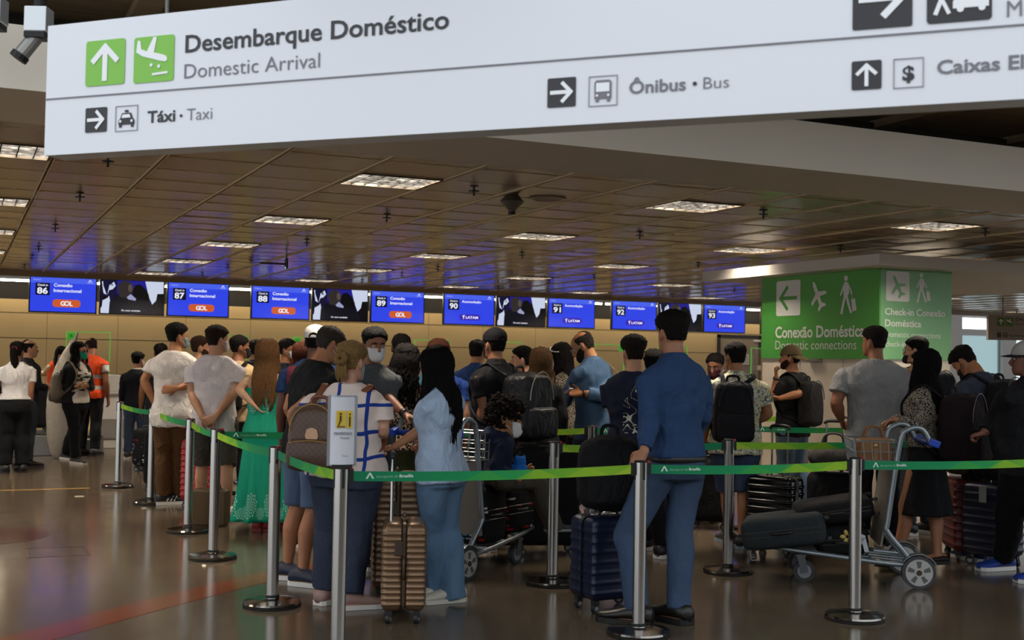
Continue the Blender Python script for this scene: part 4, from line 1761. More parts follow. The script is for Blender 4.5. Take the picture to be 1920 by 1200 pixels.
    def locks(s, col, length=.32, n=46, a_from=62, part_x=.0, wave=0.0, wfreq=30, r=.014, name='long_hair', spread=.012, seed=1, top=True, front_fall=False, jitter=.012, label=None, body_off=.02, flat=.55):
        """Long hair: many tapered strands from the parting over the skull and down the back."""
        m = hairmat(col) if isinstance(col, str) else col
        rd = random.Random(seed)
        g = G()
        for i in range(n):
            a = radians(a_from) + (2 * pi - 2 * radians(a_from)) * (i + rd.uniform(-.3, .3)) / (n - 1)
            sa, ca = sin(a), cos(a)
            L = length * rd.uniform(.86, 1.06)
            pts = []
            px = part_x
            y0 = .045 - .10 * (i % 7) / 6
            pts.append(V((px + sa * .004, y0, .117 - 4 * max(0, y0 - .0) ** 2)))
            for z in (.108, .09, .06, .02, -.02, -.055):
                pts.append(hsurf(a, z, .010 + spread * max(0, (.06 - z) / .12) + rd.uniform(0, .006)))
            q = pts[-1].copy()
            H = [s.hp(p) for p in pts]
            end = H[-1]
            # hang in world-down direction of the body frame, following the back
            back = V((0, -1, 0))
            cx = s.hp((0, -.02, -.055))
            radial = V((end.x - cx.x, end.y - cx.y, 0))
            for k in range(1, 9):
                t = k / 8
                w = wave * sin(wfreq * t * L + i * 1.7)
                p = end + V((0, 0, -L * t)) + radial * (.25 * sin(pi * min(1, t * 1.1)) - .10 * t) + V((w, w * .6, 0)) + V((rd.uniform(-1, 1), rd.uniform(-1, 1), 0)) * jitter * t
                zr = (p.z - s.zof) / s.h
                if .5 < zr < .845:                    # stay outside the torso
                    x, y, yo = interp(s.T_tab, zr)
                    c = s.T(0, yo, zr)
                    ex, ey = x * s.w * s.h + body_off, y * s.deep * s.h + body_off
                    dx, dy = p.x - c.x, p.y - c.y
                    q = sqrt((dx / ex) ** 2 + (dy / ey) ** 2)
                    if q < 1 and q > 1e-4:
                        p.y = c.y + (-1 if dy <= 0 else 1) * ey * sqrt(max(0.05, 1 - min(.95, (dx / ex) ** 2)))
                H.append(p)
            rr = [.008] + [r] * 6 + [r * (1 - .75 * (k / 8) ** 1.6) for k in range(1, 9)]
            g.tube(H, [x * s.hs for x in rr], 6, flat)
        return s.part(name, g, m, label)

    def bundle(s, col, start, path, r0=.03, n=22, name='ponytail', seed=3, wave=0.0, label=None):
        """A tied bundle of strands along a path given in head space, then plain body-space drops."""
        m = hairmat(col) if isinstance(col, str) else col
        rd = random.Random(seed)
        g = G()
        for i in range(n):
            ox, oy = rd.gauss(0, 1), rd.gauss(0, 1)
            pts = []
            for k, (p, sp) in enumerate(path):
                pts.append(p + V((ox * sp + wave * sin(k * 1.9 + i), oy * sp * .7, 0)))
            g.tube(bez(pts, 3), [x * r0 for x in _resamp([.5] + [1] * (len(path) - 2) + [.25], 3)], 6, .7)
        return s.part(name, g, m, label)

    def curls(s, col, vol=.035, seed=4, down=.02, n=190, front=.055, name='hair', size=.018, label=None):
        m = hairmat(col)
        rd = random.Random(seed)
        g = G()
        for i in range(n):
            z = rd.uniform(-.065, .112)
            a = rd.uniform(-pi, pi)
            ab = abs(a)
            if ab < radians(50) and z < front:
                continue
            if ab < radians(95) and z < .0:
                continue
            p = hsurf(a, z, rd.uniform(.004, vol))
            sz = size * rd.uniform(.6, 1.25)
            R = Matrix.Rotation(rd.uniform(0, 3), 3, 'X') @ Matrix.Rotation(rd.uniform(0, 3), 3, 'Z')
            g.ell(s.hp(p), (sz * s.hs, sz * .8 * s.hs, sz * .7 * s.hs), R, 8, 5)
        return s.part(name, g, m, label)

    def eyes(s, brow=True, hc=None, closed=False):
        for q in (-1, 1):
            g = G()
            c = V((q * .031, .0735, .0))
            g.ell(s.hp(c), (.0125 * s.hs, .0105 * s.hs, .0085 * s.hs if not closed else .004), s.RH, 12, 8)
            o = s.part('eye', g, mat('#d9d2cb', 0.25))
            g = G()
            g.ell(s.hp(c + V((0, .0075, 0))), (.0055 * s.hs, .0036 * s.hs, .0055 * s.hs), s.RH, 10, 6)
            obj('iris', g, mat('#1d120c', 0.15), o, smooth=True)
        if brow:
            g = G()
            for q in (-1, 1):
                g.tube([s.hp(hsurf(q * a, z, .001)) for a, z in ((radians(8), .020), (radians(18), .026), (radians(30), .025), (radians(38), .018))], [.003 * s.hs, .0042 * s.hs, .004 * s.hs, .002 * s.hs], 6)
            s.part('eyebrows', g, hc or s.hm)
        g = G()
        g.tube([s.hp(hsurf(radians(a), -.0735 + .0015 * (abs(a) < 5), .0015)) for a in (-17, -9, 0, 9, 17)], [.0025 * s.hs, .0055 * s.hs, .006 * s.hs, .0055 * s.hs, .0025 * s.hs], 6)
        s.part('lips', g, mat('#8a4a40', 0.45))

    def beard(s, col='#1a120e', vol=.008, z1=-.045):
        m = hairmat(col)

        def off(a, z):
            ab = abs(a)
            line = -.056 if ab < radians(26) else -.056 + .042 * min(1, (ab - radians(26)) / radians(45))
            k = max(0, min(1, (line - z) / .01))
            if ab < radians(14) and -.083 < z < -.063:
                k = 0
            return -.004 + (vol + .004) * k
        return s.hshell('beard', [-.117 + .13 * i / 22 for i in range(23)], 40, off, m, a0=-radians(100), a1=radians(100), noise_amp=.03, nscale=90)

    def mask(s, col='#8fa9b8', kind='surgical', low=0.0, label=None):
        m = cloth(col, 0.8, fold=.12)
        z0, z1 = -.116 - low, -.012 - low

        def off(a, z):
            ab = abs(a)
            t = (z - z0) / (z1 - z0)
            e = .010 + .016 * math.exp(-(a / .45) ** 2) * math.exp(-((t - .45) / .4) ** 2)
            e += .006 * math.exp(-(a / .2) ** 2) * (1 if t > .4 else .5)
            return e * (1 - .55 * (ab / radians(66)) ** 2)
        s.hshell('face_mask', [max(-.1175, z0) + (z1 - max(-.1175, z0)) * i / 10 for i in range(11)], 20, off, m, a0=-radians(64), a1=radians(64), label=label)
        g = G()
        for q in (-1, 1):
            for zz in (-.025 - low, -.095 - low):
                g.tube([s.hp(hsurf(q * radians(62), max(-.115, zz), .004)), s.hp(hsurf(q * radians(80), (zz - .015) / 2, .005)), s.hp((q * .083, -.018, -.012 + (.012 if zz > -.05 else -.018)))], .0016 * s.hs + .0004, 5)
        s.part('ear_loops', g, mat('#d8d8d8' if col not in ('#15151a', '#1a1a1f') else '#15151a', 0.7))

    def glasses(s, col='#1a1a1a', dark=False, r=.023):
        g = G()
        for q in (-1, 1):
            c = V((q * .032, .103, -.002))
            g.tube([s.hp(c + V((r * cos(t), -.25 * abs(r * cos(t)), .8 * r * sin(t)))) for t in [2 * pi * i / 18 for i in range(19)]], .0022 * s.hs, 6)
            g.tube([s.hp((q * .055, .098, .004)), s.hp((q * .074, .06, .006)), s.hp((q * .0795, -.005, .004)), s.hp((q * .079, -.03, -.012))], .0020 * s.hs, 6)
        g.tube([s.hp((-.010, .106, 0)), s.hp((0, .109, .003)), s.hp((.010, .106, 0))], .002 * s.hs, 6)
        o = s.part('glasses', g, mat(col, 0.3, 0.3))
        if dark:
            g = G()
            for q in (-1, 1):
                c = V((q * .032, .103, -.002))
                g.poly([s.hp(c + V((r * cos(t), -.25 * abs(r * cos(t)), .8 * r * sin(t)))) for t in [2 * pi * i / 16 for i in range(16)]], s.RH @ V((0, .002, 0)))
            obj('lens', g, mat('#0b0b0d', 0.08), o)

    def cap(s, col, brim=None, reverse=False, snap=True, name='cap', up=0.0):
        m = cloth(col, 0.8, fold=.12) if isinstance(col, str) else col
        mb = (cloth(brim, 0.8, fold=.1) if isinstance(brim, str) else brim) if brim else m
        sgn = -1 if reverse else 1
        g = G()
        zs = [.030 + up + (.117 - .030 - up) * (1 - (1 - i / 16) ** 1.6) for i in range(17)]

        def off(a, z):
            return .013 + .009 * max(0, (z - .05) / .06)
        out = shell(zs, 48, off)
        if snap:                                     # half-moon opening at the strap side
            pass
        g.rings([[s.hp(p) for p in r] for r in out])
        o = s.part(name, g, m)
        g = G()
        f, b, w = interp(HEADP, .034 + up)
        yb = f if not reverse else -b
        rows = []
        for i in range(15):
            a = radians(-78 + 156 * i / 14)
            p0 = V((sin(a) * (w + .012), sgn * (cos(a) * (yb + .010)), .034 + up - .010 * (1 - cos(a))))
            e = .072 * cos(a * .95) ** .7 if abs(a) < radians(78) else 0
            p1 = V((sin(a) * (w + .012 + e * .25), sgn * (cos(a) * (yb + .010) + e), .034 + up - .022 * (1 - cos(a)) - e * (.75 if reverse else .18)))
            rows.append([s.hp(p0 + V((0, 0, .002))), s.hp(p1 + V((0, 0, .002))), s.hp(p1 - V((0, 0, .002))), s.hp(p0 - V((0, 0, .002)))])
        g.rings(rows)
        obj('brim', g, mb, o, smooth=True)
        g = G()
        g.ell(s.hp((0, -.012, .138)), (.007 * s.hs, .007 * s.hs, .004 * s.hs), s.RH, 8, 5)
        obj('button', g, mb, o)
        if snap:
            g = G()
            q = -sgn
            yb2 = (-b if q < 0 else f) + .015
            pts = []
            for i in range(13):
                t = pi * i / 12
                x, z = .036 * cos(t), .034 + up + .034 * sin(t)
                pts.append(s.hp(hsurf((pi if q < 0 else 0) + x / .09, z, .0150 + .008 * max(0, (z - .05) / .06))))
            nrm = s.RH @ V((0, q * .003, 0))
            g.poly(pts, nrm)
            obj('strap_opening', g, s.hm if hasattr(s, 'hm') else mat('#15100d', 0.6), o)
        return o


def _resamp(rr, k):
    out = []
    for a, b in zip(rr, rr[1:]):
        for j in range(k):
            out.append(a + (b - a) * j / k)
    out.append(rr[-1])
    return out


# ------------------------------------------------------------------ bags
def rrect_ring(c, ux, uy, hx, hy, r, k=5):
    out = []
    for sx, sy, a0 in ((1, 1, 0), (-1, 1, 90), (-1, -1, 180), (1, -1, 270)):
        for i in range(k + 1):
            a = radians(a0 + 90 * i / k)
            out.append(c + ux * (sx * (hx - r) + r * cos(a)) + uy * (sy * (hy - r) + r * sin(a)))
    return out


def softbox(g, c, w, d, h, r=.06, puff=.02, sag=0.0, n=18, ux=V((1, 0, 0)), uy=V((0, 1, 0)), uz=V((0, 0, 1)), taper=0.0):
    """A bag-like body: rounded in every direction, c at the base centre."""
    rs = []
    for i in range(n + 1):
        t = i / n
        z = h * t
        e = 1.0
        if z < r:
            e = sqrt(max(0, 1 - ((r - z) / r) ** 2))
        elif z > h - r:
            e = sqrt(max(0, 1 - ((z - h + r) / r) ** 2))
        ins = r * (1 - e)
        b = puff * sin(pi * t)
        hx = max(.01, w / 2 - ins + b * .5 - taper * t * w / 2)
        hy = max(.01, d / 2 - ins + b - taper * .6 * t * d / 2)
        rs.append(rrect_ring(c + uz * z, ux, uy, hx, hy, min(r, hx * .8, hy * .8)))
    g.rings(rs)


def backpack(P_, label, m, w=.32, d=.17, h=.46, zb=.52, pocket=True, m2=None, strap=None, off=0.0, side=0.0, handle=True, strapm=None, tilt=0.0, straps=(-1, 1), badge=None, xo=0.0, zipc='#3a3a3c', detail=None):
    """Backpack on a person's back: zb is the height (fraction) of its base."""
    H = P_.h
    m2 = m2 or m
    zc = (zb * H + h / 2) / H
    bk = P_.T(0, 0, zc)
    x, y, yo = interp(P_.T_tab, min(.80, zc))
    back = P_.T(0, yo - y * P_.deep, min(.82, zc))
    c0 = P_.T(0, 0, max(.53, zb + .04))
    c1 = P_.T(0, 0, min(.83, zb + .04 + h / H * .8))
    uz = (c1 - c0).normalized()
    uz = Matrix.Rotation(-radians(tilt), 3, 'X') @ uz
    ux = (P_.T(.1, 0, zc) - P_.T(-.1, 0, zc)).normalized()
    uy = uz.cross(ux)
    ctr = back - uy * (d / 2 + .03 + off) + ux * xo
    base = ctr - uz * h / 2
    wb = P_.wld(base)
    r = empty('backpack', wb, 0, label, 'backpack')
    r.rotation_euler = P_.o.rotation_euler
    rel = lambda p: p - base
    g = G()
    softbox(g, V((0, 0, 0)), w, d, h, min(.075, d * .42), .012, ux=ux, uy=uy, uz=uz, taper=.16)
    o = obj('bag', g, m, r, smooth=True)
    remesh(o, .009, 2, .012, .12)
    if pocket:
        g = G()
        softbox(g, -uy * (d / 2 + .005) + uz * (.04 * h), w * .82, .085, h * .46, .035, .012, ux=ux, uy=uy, uz=uz)
        obj('front_pocket', g, m2, r, smooth=True)
        g = G()
        zt = h * .44
        g.tube([ux * (w * .36 * q) - uy * (d / 2 + .045) + uz * (zt + .015 * (1 - q * q)) for q in (-1, -.6, 0, .6, 1)], .004, 6)
        obj('zip', g, mat(zipc, 0.35, 0.6), r)
    g = G()
    pts = [ux * (w * .40 * cos(t)) - uy * (d * .18) + uz * (h * .60 + h * .405 * sin(t)) for t in [pi * i / 16 for i in range(17)]]
    pts = [p - uy * .0 for p in pts]
    g.tube([p - uy * (d * .3 + .004) for p in pts], .0045, 6)
    obj('zip', g, mat(zipc, 0.35, 0.6), r)
    sm = strapm or m
    if handle:
        g = G()
        g.tube(bez([ux * -.05 + uy * (d * .25) + uz * (h - .02), ux * -.04 + uy * (d * .25) + uz * (h + .035), ux * .04 + uy * (d * .25) + uz * (h + .035), ux * .05 + uy * (d * .25) + uz * (h - .02)], 4), .011, 8, .6)
        obj('grab_handle', g, sm, r, smooth=True)
    for sd in straps:
        g = G()
        xs = .066 * P_.w
        fr = lambda z_, e_: (lambda q_: q_[2] + q_[1] * P_.deep * e_ + .010)(interp(P_.T_tab, z_))
        path = [base + ux * (sd * w * .22) + uy * (d / 2 - .02) + uz * (h * .93), P_.T(sd * xs, -.050, .826), P_.T(sd * xs * 1.03, -.015, .842), P_.T(sd * xs * 1.08, .032, .818), P_.T(sd * xs * 1.15, fr(.75, .93), .75), P_.T(sd * .080 * P_.w, fr(.67, .85), .67), P_.T(sd * .104 * P_.w, .01, .60), base + ux * (sd * w * .42) + uy * (d / 2 - .02) + uz * (h * .12)]
        g.tube([rel(p) for p in bez(path, 5)], .020, 8, .32, hint=V((1, 0, 0)))
        obj('strap', g, sm, r, smooth=True)
    if badge:
        g = G()
        q = -uy * (d / 2 + .012) + uz * (h * .55)
        g.poly([q + ux * a + uz * b for a, b in ((-.04, 0), (-.03, .035), (0, .045), (.03, .035), (.04, 0), (.03, -.035), (0, -.045), (-.03, -.035))], -uy * .006)
        obj('badge', g, mat(badge, 0.35, 0.4), r)
    r['_h'] = h
    del r['_h']
    return r, rel, (ux, uy, uz, base)
# ------------------------------------------------------------------ patterned cloth
def grid_blouse():
    t = NT('grid_blouse')
    p = t.co()
    d = t.noise(p, 2.6, 2, out='Color')
    v = t.n('ShaderNodeVectorMath', operation='MULTIPLY_ADD')
    t.put(v.inputs[0], d)
    v.inputs[1].default_value = (.10, .10, .10)
    t.put(v.inputs[2], p)
    x, y, z = t.sep(v.outputs[0])
    e = None
    for a, k, wd in ((x, .17, .028), (z, .155, .032)):
        f = t.ma('ABSOLUTE', t.ma('SUBTRACT', t.ma('FRACT', t.ma('ADD', t.ma('DIVIDE', a, k), .3)), .5))
        q = t.ma('LESS_THAN', f, wd * 2.2)
        e = q if e is None else t.ma('MAXIMUM', e, q)
    c = t.mix(e, '#d9c7bd', '#1f3a8a')
    t.bump(t.noise(t.mapv(p, (1, 1, .45)), 7, 3), .5, .05)
    return t.set(c, .8, 0, .2)


def leopard():
    t = NT('leopard_cloth')
    p = t.co()
    v = t.voro(t.mapv(p, (1, 1, .8)), 34)
    e = t.ma('MULTIPLY', t.ma('GREATER_THAN', v, .28), t.ma('LESS_THAN', t.ma('ADD', v, t.ma('MULTIPLY', t.noise(p, 60), .5)), .78))
    return t.set(t.mix(e, '#b99a7c', '#14100d'), .8, 0, .2)


def hawaii():
    t = NT('leaf_print_cloth')
    p = t.co()
    n1 = t.noise(p, 18, 3, .6, 2.2)
    n2 = t.voro(p, 26)
    c = t.ramp(n1, [(.36, '#5e6a55'), (.45, '#d9d6cc'), (.55, '#b4a02e'), (.63, '#e0dcd0')], 'CONSTANT')
    c = t.mix(t.ma('LESS_THAN', n2, .2), c, '#8f9a8a')
    t.bump(t.noise(t.mapv(p, (1, 1, .45)), 7, 3), .4, .05)
    return t.set(c, .75, 0, .2)


def tweed():
    t = NT('speckled_cloth')
    p = t.co()
    n1 = t.voro(p, 150)
    c = t.mix(t.ma('GREATER_THAN', n1, .48), '#aa9d8c', '#17130f')
    t.bump(t.noise(t.mapv(p, (1, 1, .45)), 7, 3), .5, .05)
    return t.set(c, .8, 0, .2)


def lace_dress():
    t = NT('lace_print_cloth')
    p = t.co()
    x, y, z = t.sep(p)
    a = t.ma('ARCTAN2', y, x)

    def motif(nn, zc, hh, ww, ph):
        u = t.ma('SUBTRACT', t.ma('FRACT', t.ma('ADD', t.ma('MULTIPLY', a, nn / 6.2832), ph)), .5)
        du = t.ma('DIVIDE', u, ww)
        dz = t.ma('DIVIDE', t.ma('SUBTRACT', z, zc), hh)
        r = t.ma('SQRT', t.ma('ADD', t.ma('POWER', du, 2), t.ma('POWER', dz, 2)))
        ang = t.ma('ARCTAN2', dz, du)
        rr = t.ma('ADD', r, t.ma('MULTIPLY', t.ma('COSINE', t.ma('MULTIPLY', ang, 10)), .07))
        rings = t.ma('GREATER_THAN', t.ma('SINE', t.ma('MULTIPLY', rr, 24)), -.1)
        spokes = t.ma('GREATER_THAN', t.ma('COSINE', t.ma('MULTIPLY', ang, 20)), -.55)
        return t.ma('MULTIPLY', t.ma('LESS_THAN', rr, 1.0), t.ma('MULTIPLY', rings, spokes))
    e = t.ma('MAXIMUM', motif(9, .24, .11, .30, .15), motif(9, .17, .055, .22, .65))
    e = t.ma('MAXIMUM', e, motif(5, 1.10, .09, .30, .45))
    c = t.mix(t.noise(p, 5, 3), '#0d8267', '#149a79')
    c = t.mix(e, c, '#8fc0b0')
    t.bump(t.noise(t.mapv(p, (1, 1, .15)), 13, 3), .55, .05)
    return t.set(c, .7, 0, .2)


def striped():
    t = NT('striped_cloth')
    p = t.co()
    x, y, z = t.sep(p)
    f = t.ma('FRACT', t.ma('MULTIPLY', z, 28))
    return t.set(t.mix(t.ma('LESS_THAN', f, .3), '#14161f', '#5b5c68'), .8, 0, .2)


def quilted(c1, c2):
    t = NT('quilted_leather')
    p = t.co()
    x, y, z = t.sep(p)
    u = t.ma('FRACT', t.ma('MULTIPLY', t.ma('ADD', x, z), 26))
    v = t.ma('FRACT', t.ma('MULTIPLY', t.ma('SUBTRACT', x, z), 26))
    e = t.ma('MAXIMUM', t.ma('LESS_THAN', u, .1), t.ma('LESS_THAN', v, .1))
    t.bump(t.ma('SUBTRACT', 1.0, e), .4, .004)
    return t.set(t.mix(e, c1, c2), .5, 0, .4)


def faded_jeans(c1, c2):
    t = NT('faded_denim')
    p = t.co()
    f = t.noise(t.mapv(p, (1, 1, .5)), 5, 4, .6)
    w = t.noise(p, 220, 2)
    c = t.mix(f, c1, c2)
    c = t.mix(t.ma('MULTIPLY', w, .10), c, '#c9d4e0')
    t.bump(t.noise(t.mapv(p, (1, 1, .4)), 8, 3), .7, .05)
    return t.set(c, .85, 0, .2)


BLACK = cloth('#111114', fold=.5)
BLACK2 = cloth('#17171c', fold=.5)
NAVY = cloth('#141a2c')
WHITE = cloth('#d3ccc4')
WHITE2 = cloth('#d8d4d2')
JEAN = faded_jeans('#17233c', '#203354')
DKJEAN = faded_jeans('#10151f', '#171f2e')
LTJEAN = faded_jeans('#456484', '#6484a2')
SHOE_B = mat('#141214', .45)
T1, T2, T3, T4 = '#a5744f', '#8e5f40', '#bd8d6d', '#6b4430'
PEOPLE = {}

# ------------------------------------------------------------------ far left, by the conveyors
p = P('person with dark ponytail in white shirt and black trousers seen from behind at far left', 32, 15.0, top=641, face=-8, look=20, female=True, w=1.14, deep=1.1, tone='#9a6b4e', twist=-6)
p.arm(1, e=(58, 735, 0), w=(55, 765, .05), curl=.4).body().shirt(WHITE2, .55, ease=.022, hem=.56, flare=.01)
p.pants(BLACK, fit=1.12, waist=.62, ease=.02)
p.shoes(SHOE_B, sole='#0e0d0d')
p.hair('#120c0a', 'long', vol=.016, nape=-.06)
p.bundle('#120c0a', None, [(p.hp((0, -.09, .03)), .006), (p.hp((0, -.135, .02)), .012), (p.hp((.01, -.125, -.08)), .016), (p.hp((.02, -.10, -.2)), .014), (p.hp((.03, -.09, -.30)), .005)], r0=.02)
g = G()
g.tube([p.hp((.03 * cos(a), -.105, .03 + .03 * sin(a))) for a in [2 * pi * i / 12 for i in range(13)]], .009, 6)
p.part('hair_tie', g, mat('#a83a34', .6))

p = P('person in black jacket smiling to the right behind the white shirted person at far left', 52, 15.7, top=637, face=62, look=78, tone=T3)
p.pose(1, 'front').body().shirt(BLACK2, 1.9, ease=.02, hem=.47, name='jacket', collar=True)
p.pants(DKJEAN)
p.shoes(mat('#2c1a12', .4), sole='#1a1512')
p.hair('#1c1512', vol=.012, bald=.012)
p.eyes()

p = P('person in dark clothes mostly cut by the left edge of the picture', -14, 16.2, top=652, face=10, tone=T1)
p.body().shirt(BLACK, 1.9, hem=.46)
p.pants(BLACK2)
p.shoes(SHOE_B)
p.hair('#15100d')

p = P('person in orange vest and pale mask bending over the baggage conveyor', 108, 19.25, h=1.62, face=150, look=165, nod=28, lean=14, female=True, tone=T3)
p.arm(1, e=(86, 700, .1), w=(66, 701, .0), curl=.5).pose(-1, 'front').body().shirt(cloth('#c9b08c'), 1.9, ease=.014, hem=.5)
p.shirt(cloth('#d8491c'), 0, ease=.03, hem=.5, name='safety_vest')
p.pants(BLACK)
p.shoes(SHOE_B)
p.hair('#120d0b', vol=.014)
p.locks('#120d0b', length=.2, n=34, seed=5)
p.mask('#cfc6bb')
p.eyes()

p = P('person in black cardigan with dark sunglasses and bright green mask carrying a grey backpack', 146, 16.2, top=642, face=138, look=122, female=True, tone='#b08263', w=1.06,
      feet=[(122, 861, 10), (141, 869, 10)])
p.arm(1, e=(116, 728, -.02), w=(144, 724, -.22), d=V((-.9, .3, 0)), n=V((0, -.6, .5)), curl=.8)
p.arm(-1, e=(172, 727, 0), w=(164, 724, -.24), d=V((.9, .3, 0)), n=V((0, -.6, .5)), curl=.8)
p.body()
t = NT('printed_tee')
c = t.mix(t.ma('MULTIPLY', t.ma('GREATER_THAN', t.noise(t.mapv(t.co(), (1, 1, 2.4)), 14, 3), .52), t.ma('LESS_THAN', t.ma('ABSOLUTE', t.ma('SUBTRACT', t.sep(t.co())[2], 1.13)), .14)), '#d8d0c2', '#3a2f1c')
p.shirt(t.set(c, .8, 0, .2), 0, ease=.014, hem=.50)
# open cardigan: two front panels and a back
for nm, a0, a1 in (('cardigan', radians(112), radians(428)),):
    rs = []
    for i in range(24):
        z = .50 + (.845 - .50) * i / 23
        x, y, yo = interp(p.T_tab, z)
        full = p.tring(z, x * p.w, y, yo, .030, 60, 2.3)
        k = int(8 * max(0, 1 - abs(z - .62) / .26)) + 3
        pts = [full[j % 60] for j in range(15 + k, 75 - k + 1)]
        inn_full = p.tring(z, x * p.w, y, yo, .022, 60, 2.3)
        inn = [inn_full[j % 60] for j in range(15 + k, 75 - k + 1)]
        m_ = 38
        def rs_(q, m_=m_):
            return [q[int(round(u * (len(q) - 1) / (m_ - 1)))] for u in range(m_)]
        rs.append(rs_(pts) + list(reversed(rs_(inn))))
    g = G()
    g.rings(rs)
    aw = p.h / 1.74 * .9
    for sd in (-1, 1):
        S, E, W = p.arms[sd]
        g.tube(bez([S + V((-sd * .05, 0, 0)), S, S.lerp(E, .5), E, E.lerp(W, .5), W.lerp(E, .08)], 3), _resamp([.04 * aw, .056 * aw, .056 * aw, .052 * aw, .048 * aw, .040 * aw], 3), 16)
    p.part('cardigan', g, BLACK)
p.pants(BLACK, fit=1.05)
p.shoes(SHOE_B, sole='#cfc8bc')
p.hair('#100c0a', vol=.016)
p.locks('#100c0a', length=.22, n=34, a_from=70)
p.mask('#1f9a78')
p.glasses('#2a120e', dark=True, r=.027)
PEOPLE['green'] = p
backpack(p, 'grey backpack hanging from one shoulder of the person in black cardigan', cloth('#6d6455'), w=.27, d=.15, h=.40, zb=.50, xo=.10, straps=(1,))

p = P('bald person in orange safety vest with reflective bands turned away beside the plastic wrapped bundle', 171, 17.6, top=632, face=28, look=-25, nod=14, lean=5, tone='#8a5a41', w=1.08)
p.body().shirt(cloth('#cfc8c2'), .55, ease=.014, hem=.52)
t = NT('vest')
z_ = t.sep(t.co())[2]
e = t.ma('MAXIMUM', t.ma('LESS_THAN', t.ma('ABSOLUTE', t.ma('SUBTRACT', z_, 1.0)), .026), t.ma('LESS_THAN', t.ma('ABSOLUTE', t.ma('SUBTRACT', z_, 1.16)), .026))
p.shirt(t.set(t.mix(e, '#d9480f', '#c9c6c2'), .6, 0, .3), .12, ease=.03, hem=.485, name='safety_vest')
p.pants(BLACK)
p.shoes(SHOE_B, sole='#14110f')
p.hair('#20140f', vol=.005, thin=.003, bald=.03)

p = P('short person in black suit jacket and blue jeans seen from behind near the conveyors', 258, 17.3, top=661, face=6, look=38, tone=T3, w=.98)
p.body().shirt(cloth('#14141a'), 1.92, ease=.02, hem=.46, name='jacket')
p.shirt(WHITE2, 0, ease=.006, hem=.7, top=.852)
p.pants(JEAN)
p.shoes(mat('#23232a', .5), sole='#d5d2cc')
p.hair('#120d0b', vol=.02)
p.mask('#d9d6d2')

p = P('dark haired person mostly hidden behind the tall one in white T-shirt and brown trousers', 301, 15.6, top=645, face=0, tone=T2)
p.body().shirt(BLACK2, .55)
p.pants(DKJEAN)
p.shoes(SHOE_B)
p.hair('#15100d', vol=.018)

# ------------------------------------------------------------------ left side of the queue
p = P('person in loose white T-shirt and brown trousers with hands on hips and grey blue mask', 328, 11.9, top=606, face=14, look=62, tone='#a8754f', feet=[(307, 946, 62), (336, 944, 40)], w=1.0)
p.arm(-1, e=(270, 712, -.05), w=(290, 757, -.02), d=V((.5, .6, -.3)), n=V((.8, .3, 0)), curl=.6)
p.arm(1, e=(350, 722, -.1), w=(332, 728, -.2), d=V((-.9, -.1, -.1)), n=V((0, .9, 0)), curl=.35)
p.body().shirt(WHITE, .62, ease=.03, hem=.44, flare=.012, cuff=1.12)
p.pants(cloth('#5c4024'), fit=1.12, cuff=.055)
p.shoes(mat('#17171b', .6), sole='#ddd8cf', style='striped')
p.hair('#14100c', vol=.024)
p.mask('#6a7f88')

p = P('bearded person in dark vest looking right between the two white T-shirts', 372, 13.0, top=630, face=48, look=78, tone=T3)
p.body().shirt(BLACK2, 0, ease=.018, hem=.46, name='vest')
p.pants(DKJEAN)
p.shoes(SHOE_B)
p.hair('#3a281b', vol=.014)
p.beard('#3a281b', vol=.005)
p.eyes()

p = P('person in white T-shirt and grey shorts with hands clasped behind the back', 404, 11.05, top=611, face=8, look=52, tone='#b98c6e', w=1.06, feet=[(375, 966, 10), (427, 972, 30)])
p.arm(-1, e=(360, 738, -.06), w=(379, 782, -.22), d=V((.75, -.1, -.55)), n=V((.1, .9, -.1)), curl=.75)
p.arm(1, e=(438, 738, -.06), w=(405, 780, -.24), d=V((-.8, -.1, -.5)), n=V((.1, .9, 0)), curl=.8)
p.body().shirt(cloth('#d2c9cb'), .60, ease=.022, hem=.455, flare=.006, cuff=1.1)
p.pants(cloth('#4a443d'), cuff=.275, fit=1.16, name='shorts')
p.shoes(mat('#d5cfc6', .5), sole='#9d8466', style='laced')
p.hair('#2a1d14', vol=.022, amp=.07)
p.mask('#d9d6d6')

p = P('person with black mask and beige shirt under black straps behind the grey shorts', 446, 12.6, top=629, face=25, look=70, tone=T2)
p.body().shirt(cloth('#b89c74'), .6, ease=.018)
p.pants(BLACK2)
p.shoes(SHOE_B)
p.hair('#15100d', vol=.016)
p.mask('#15151a')
p.eyes()
backpack(p, 'black backpack worn over the beige shirt left of the green dress', BLACK, w=.30, d=.16, h=.45, zb=.54)

p = P('person in striped navy polo shirt seen from behind left of the blonde hair', 479, 14.0, top=637, face=10, look=25, tone=T1)
p.body().shirt(striped(), .6, ease=.018, collar=True)
p.pants(DKJEAN)
p.shoes(SHOE_B)
p.hair('#1a1512', vol=.014)

p = P('person with long blonde hair and green strapless dress with white lace motifs, hand on hip', 500, 10.4, top=638, face=10, look=14, female=True, tone='#c49a7c', w=1.06, feet=[(487, 994, 8), (505, 994, 12)])
p.arm(-1, e=(448, 731, -.04), w=(474, 757, -.12), d=V((.55, .2, -.6)), n=V((.7, .2, .5)), curl=.25, spread=.09)
p.arm(1, e=(542, 740, .05), w=(540, 790, .1), curl=.3)
p.body()
p.skirt(lace_dress(), top=.748, hem=.06, flare=.062, pleat=.022, name='dress', n=7, ease=.016)
p.shoes(mat('#a5352c', .5), sole='#8a2c26', name='sandal')
p.hair('#7a5636', vol=.018)
p.locks('#7c5836', length=.42, n=74, a_from=62, r=.017, seed=8, jitter=.02)

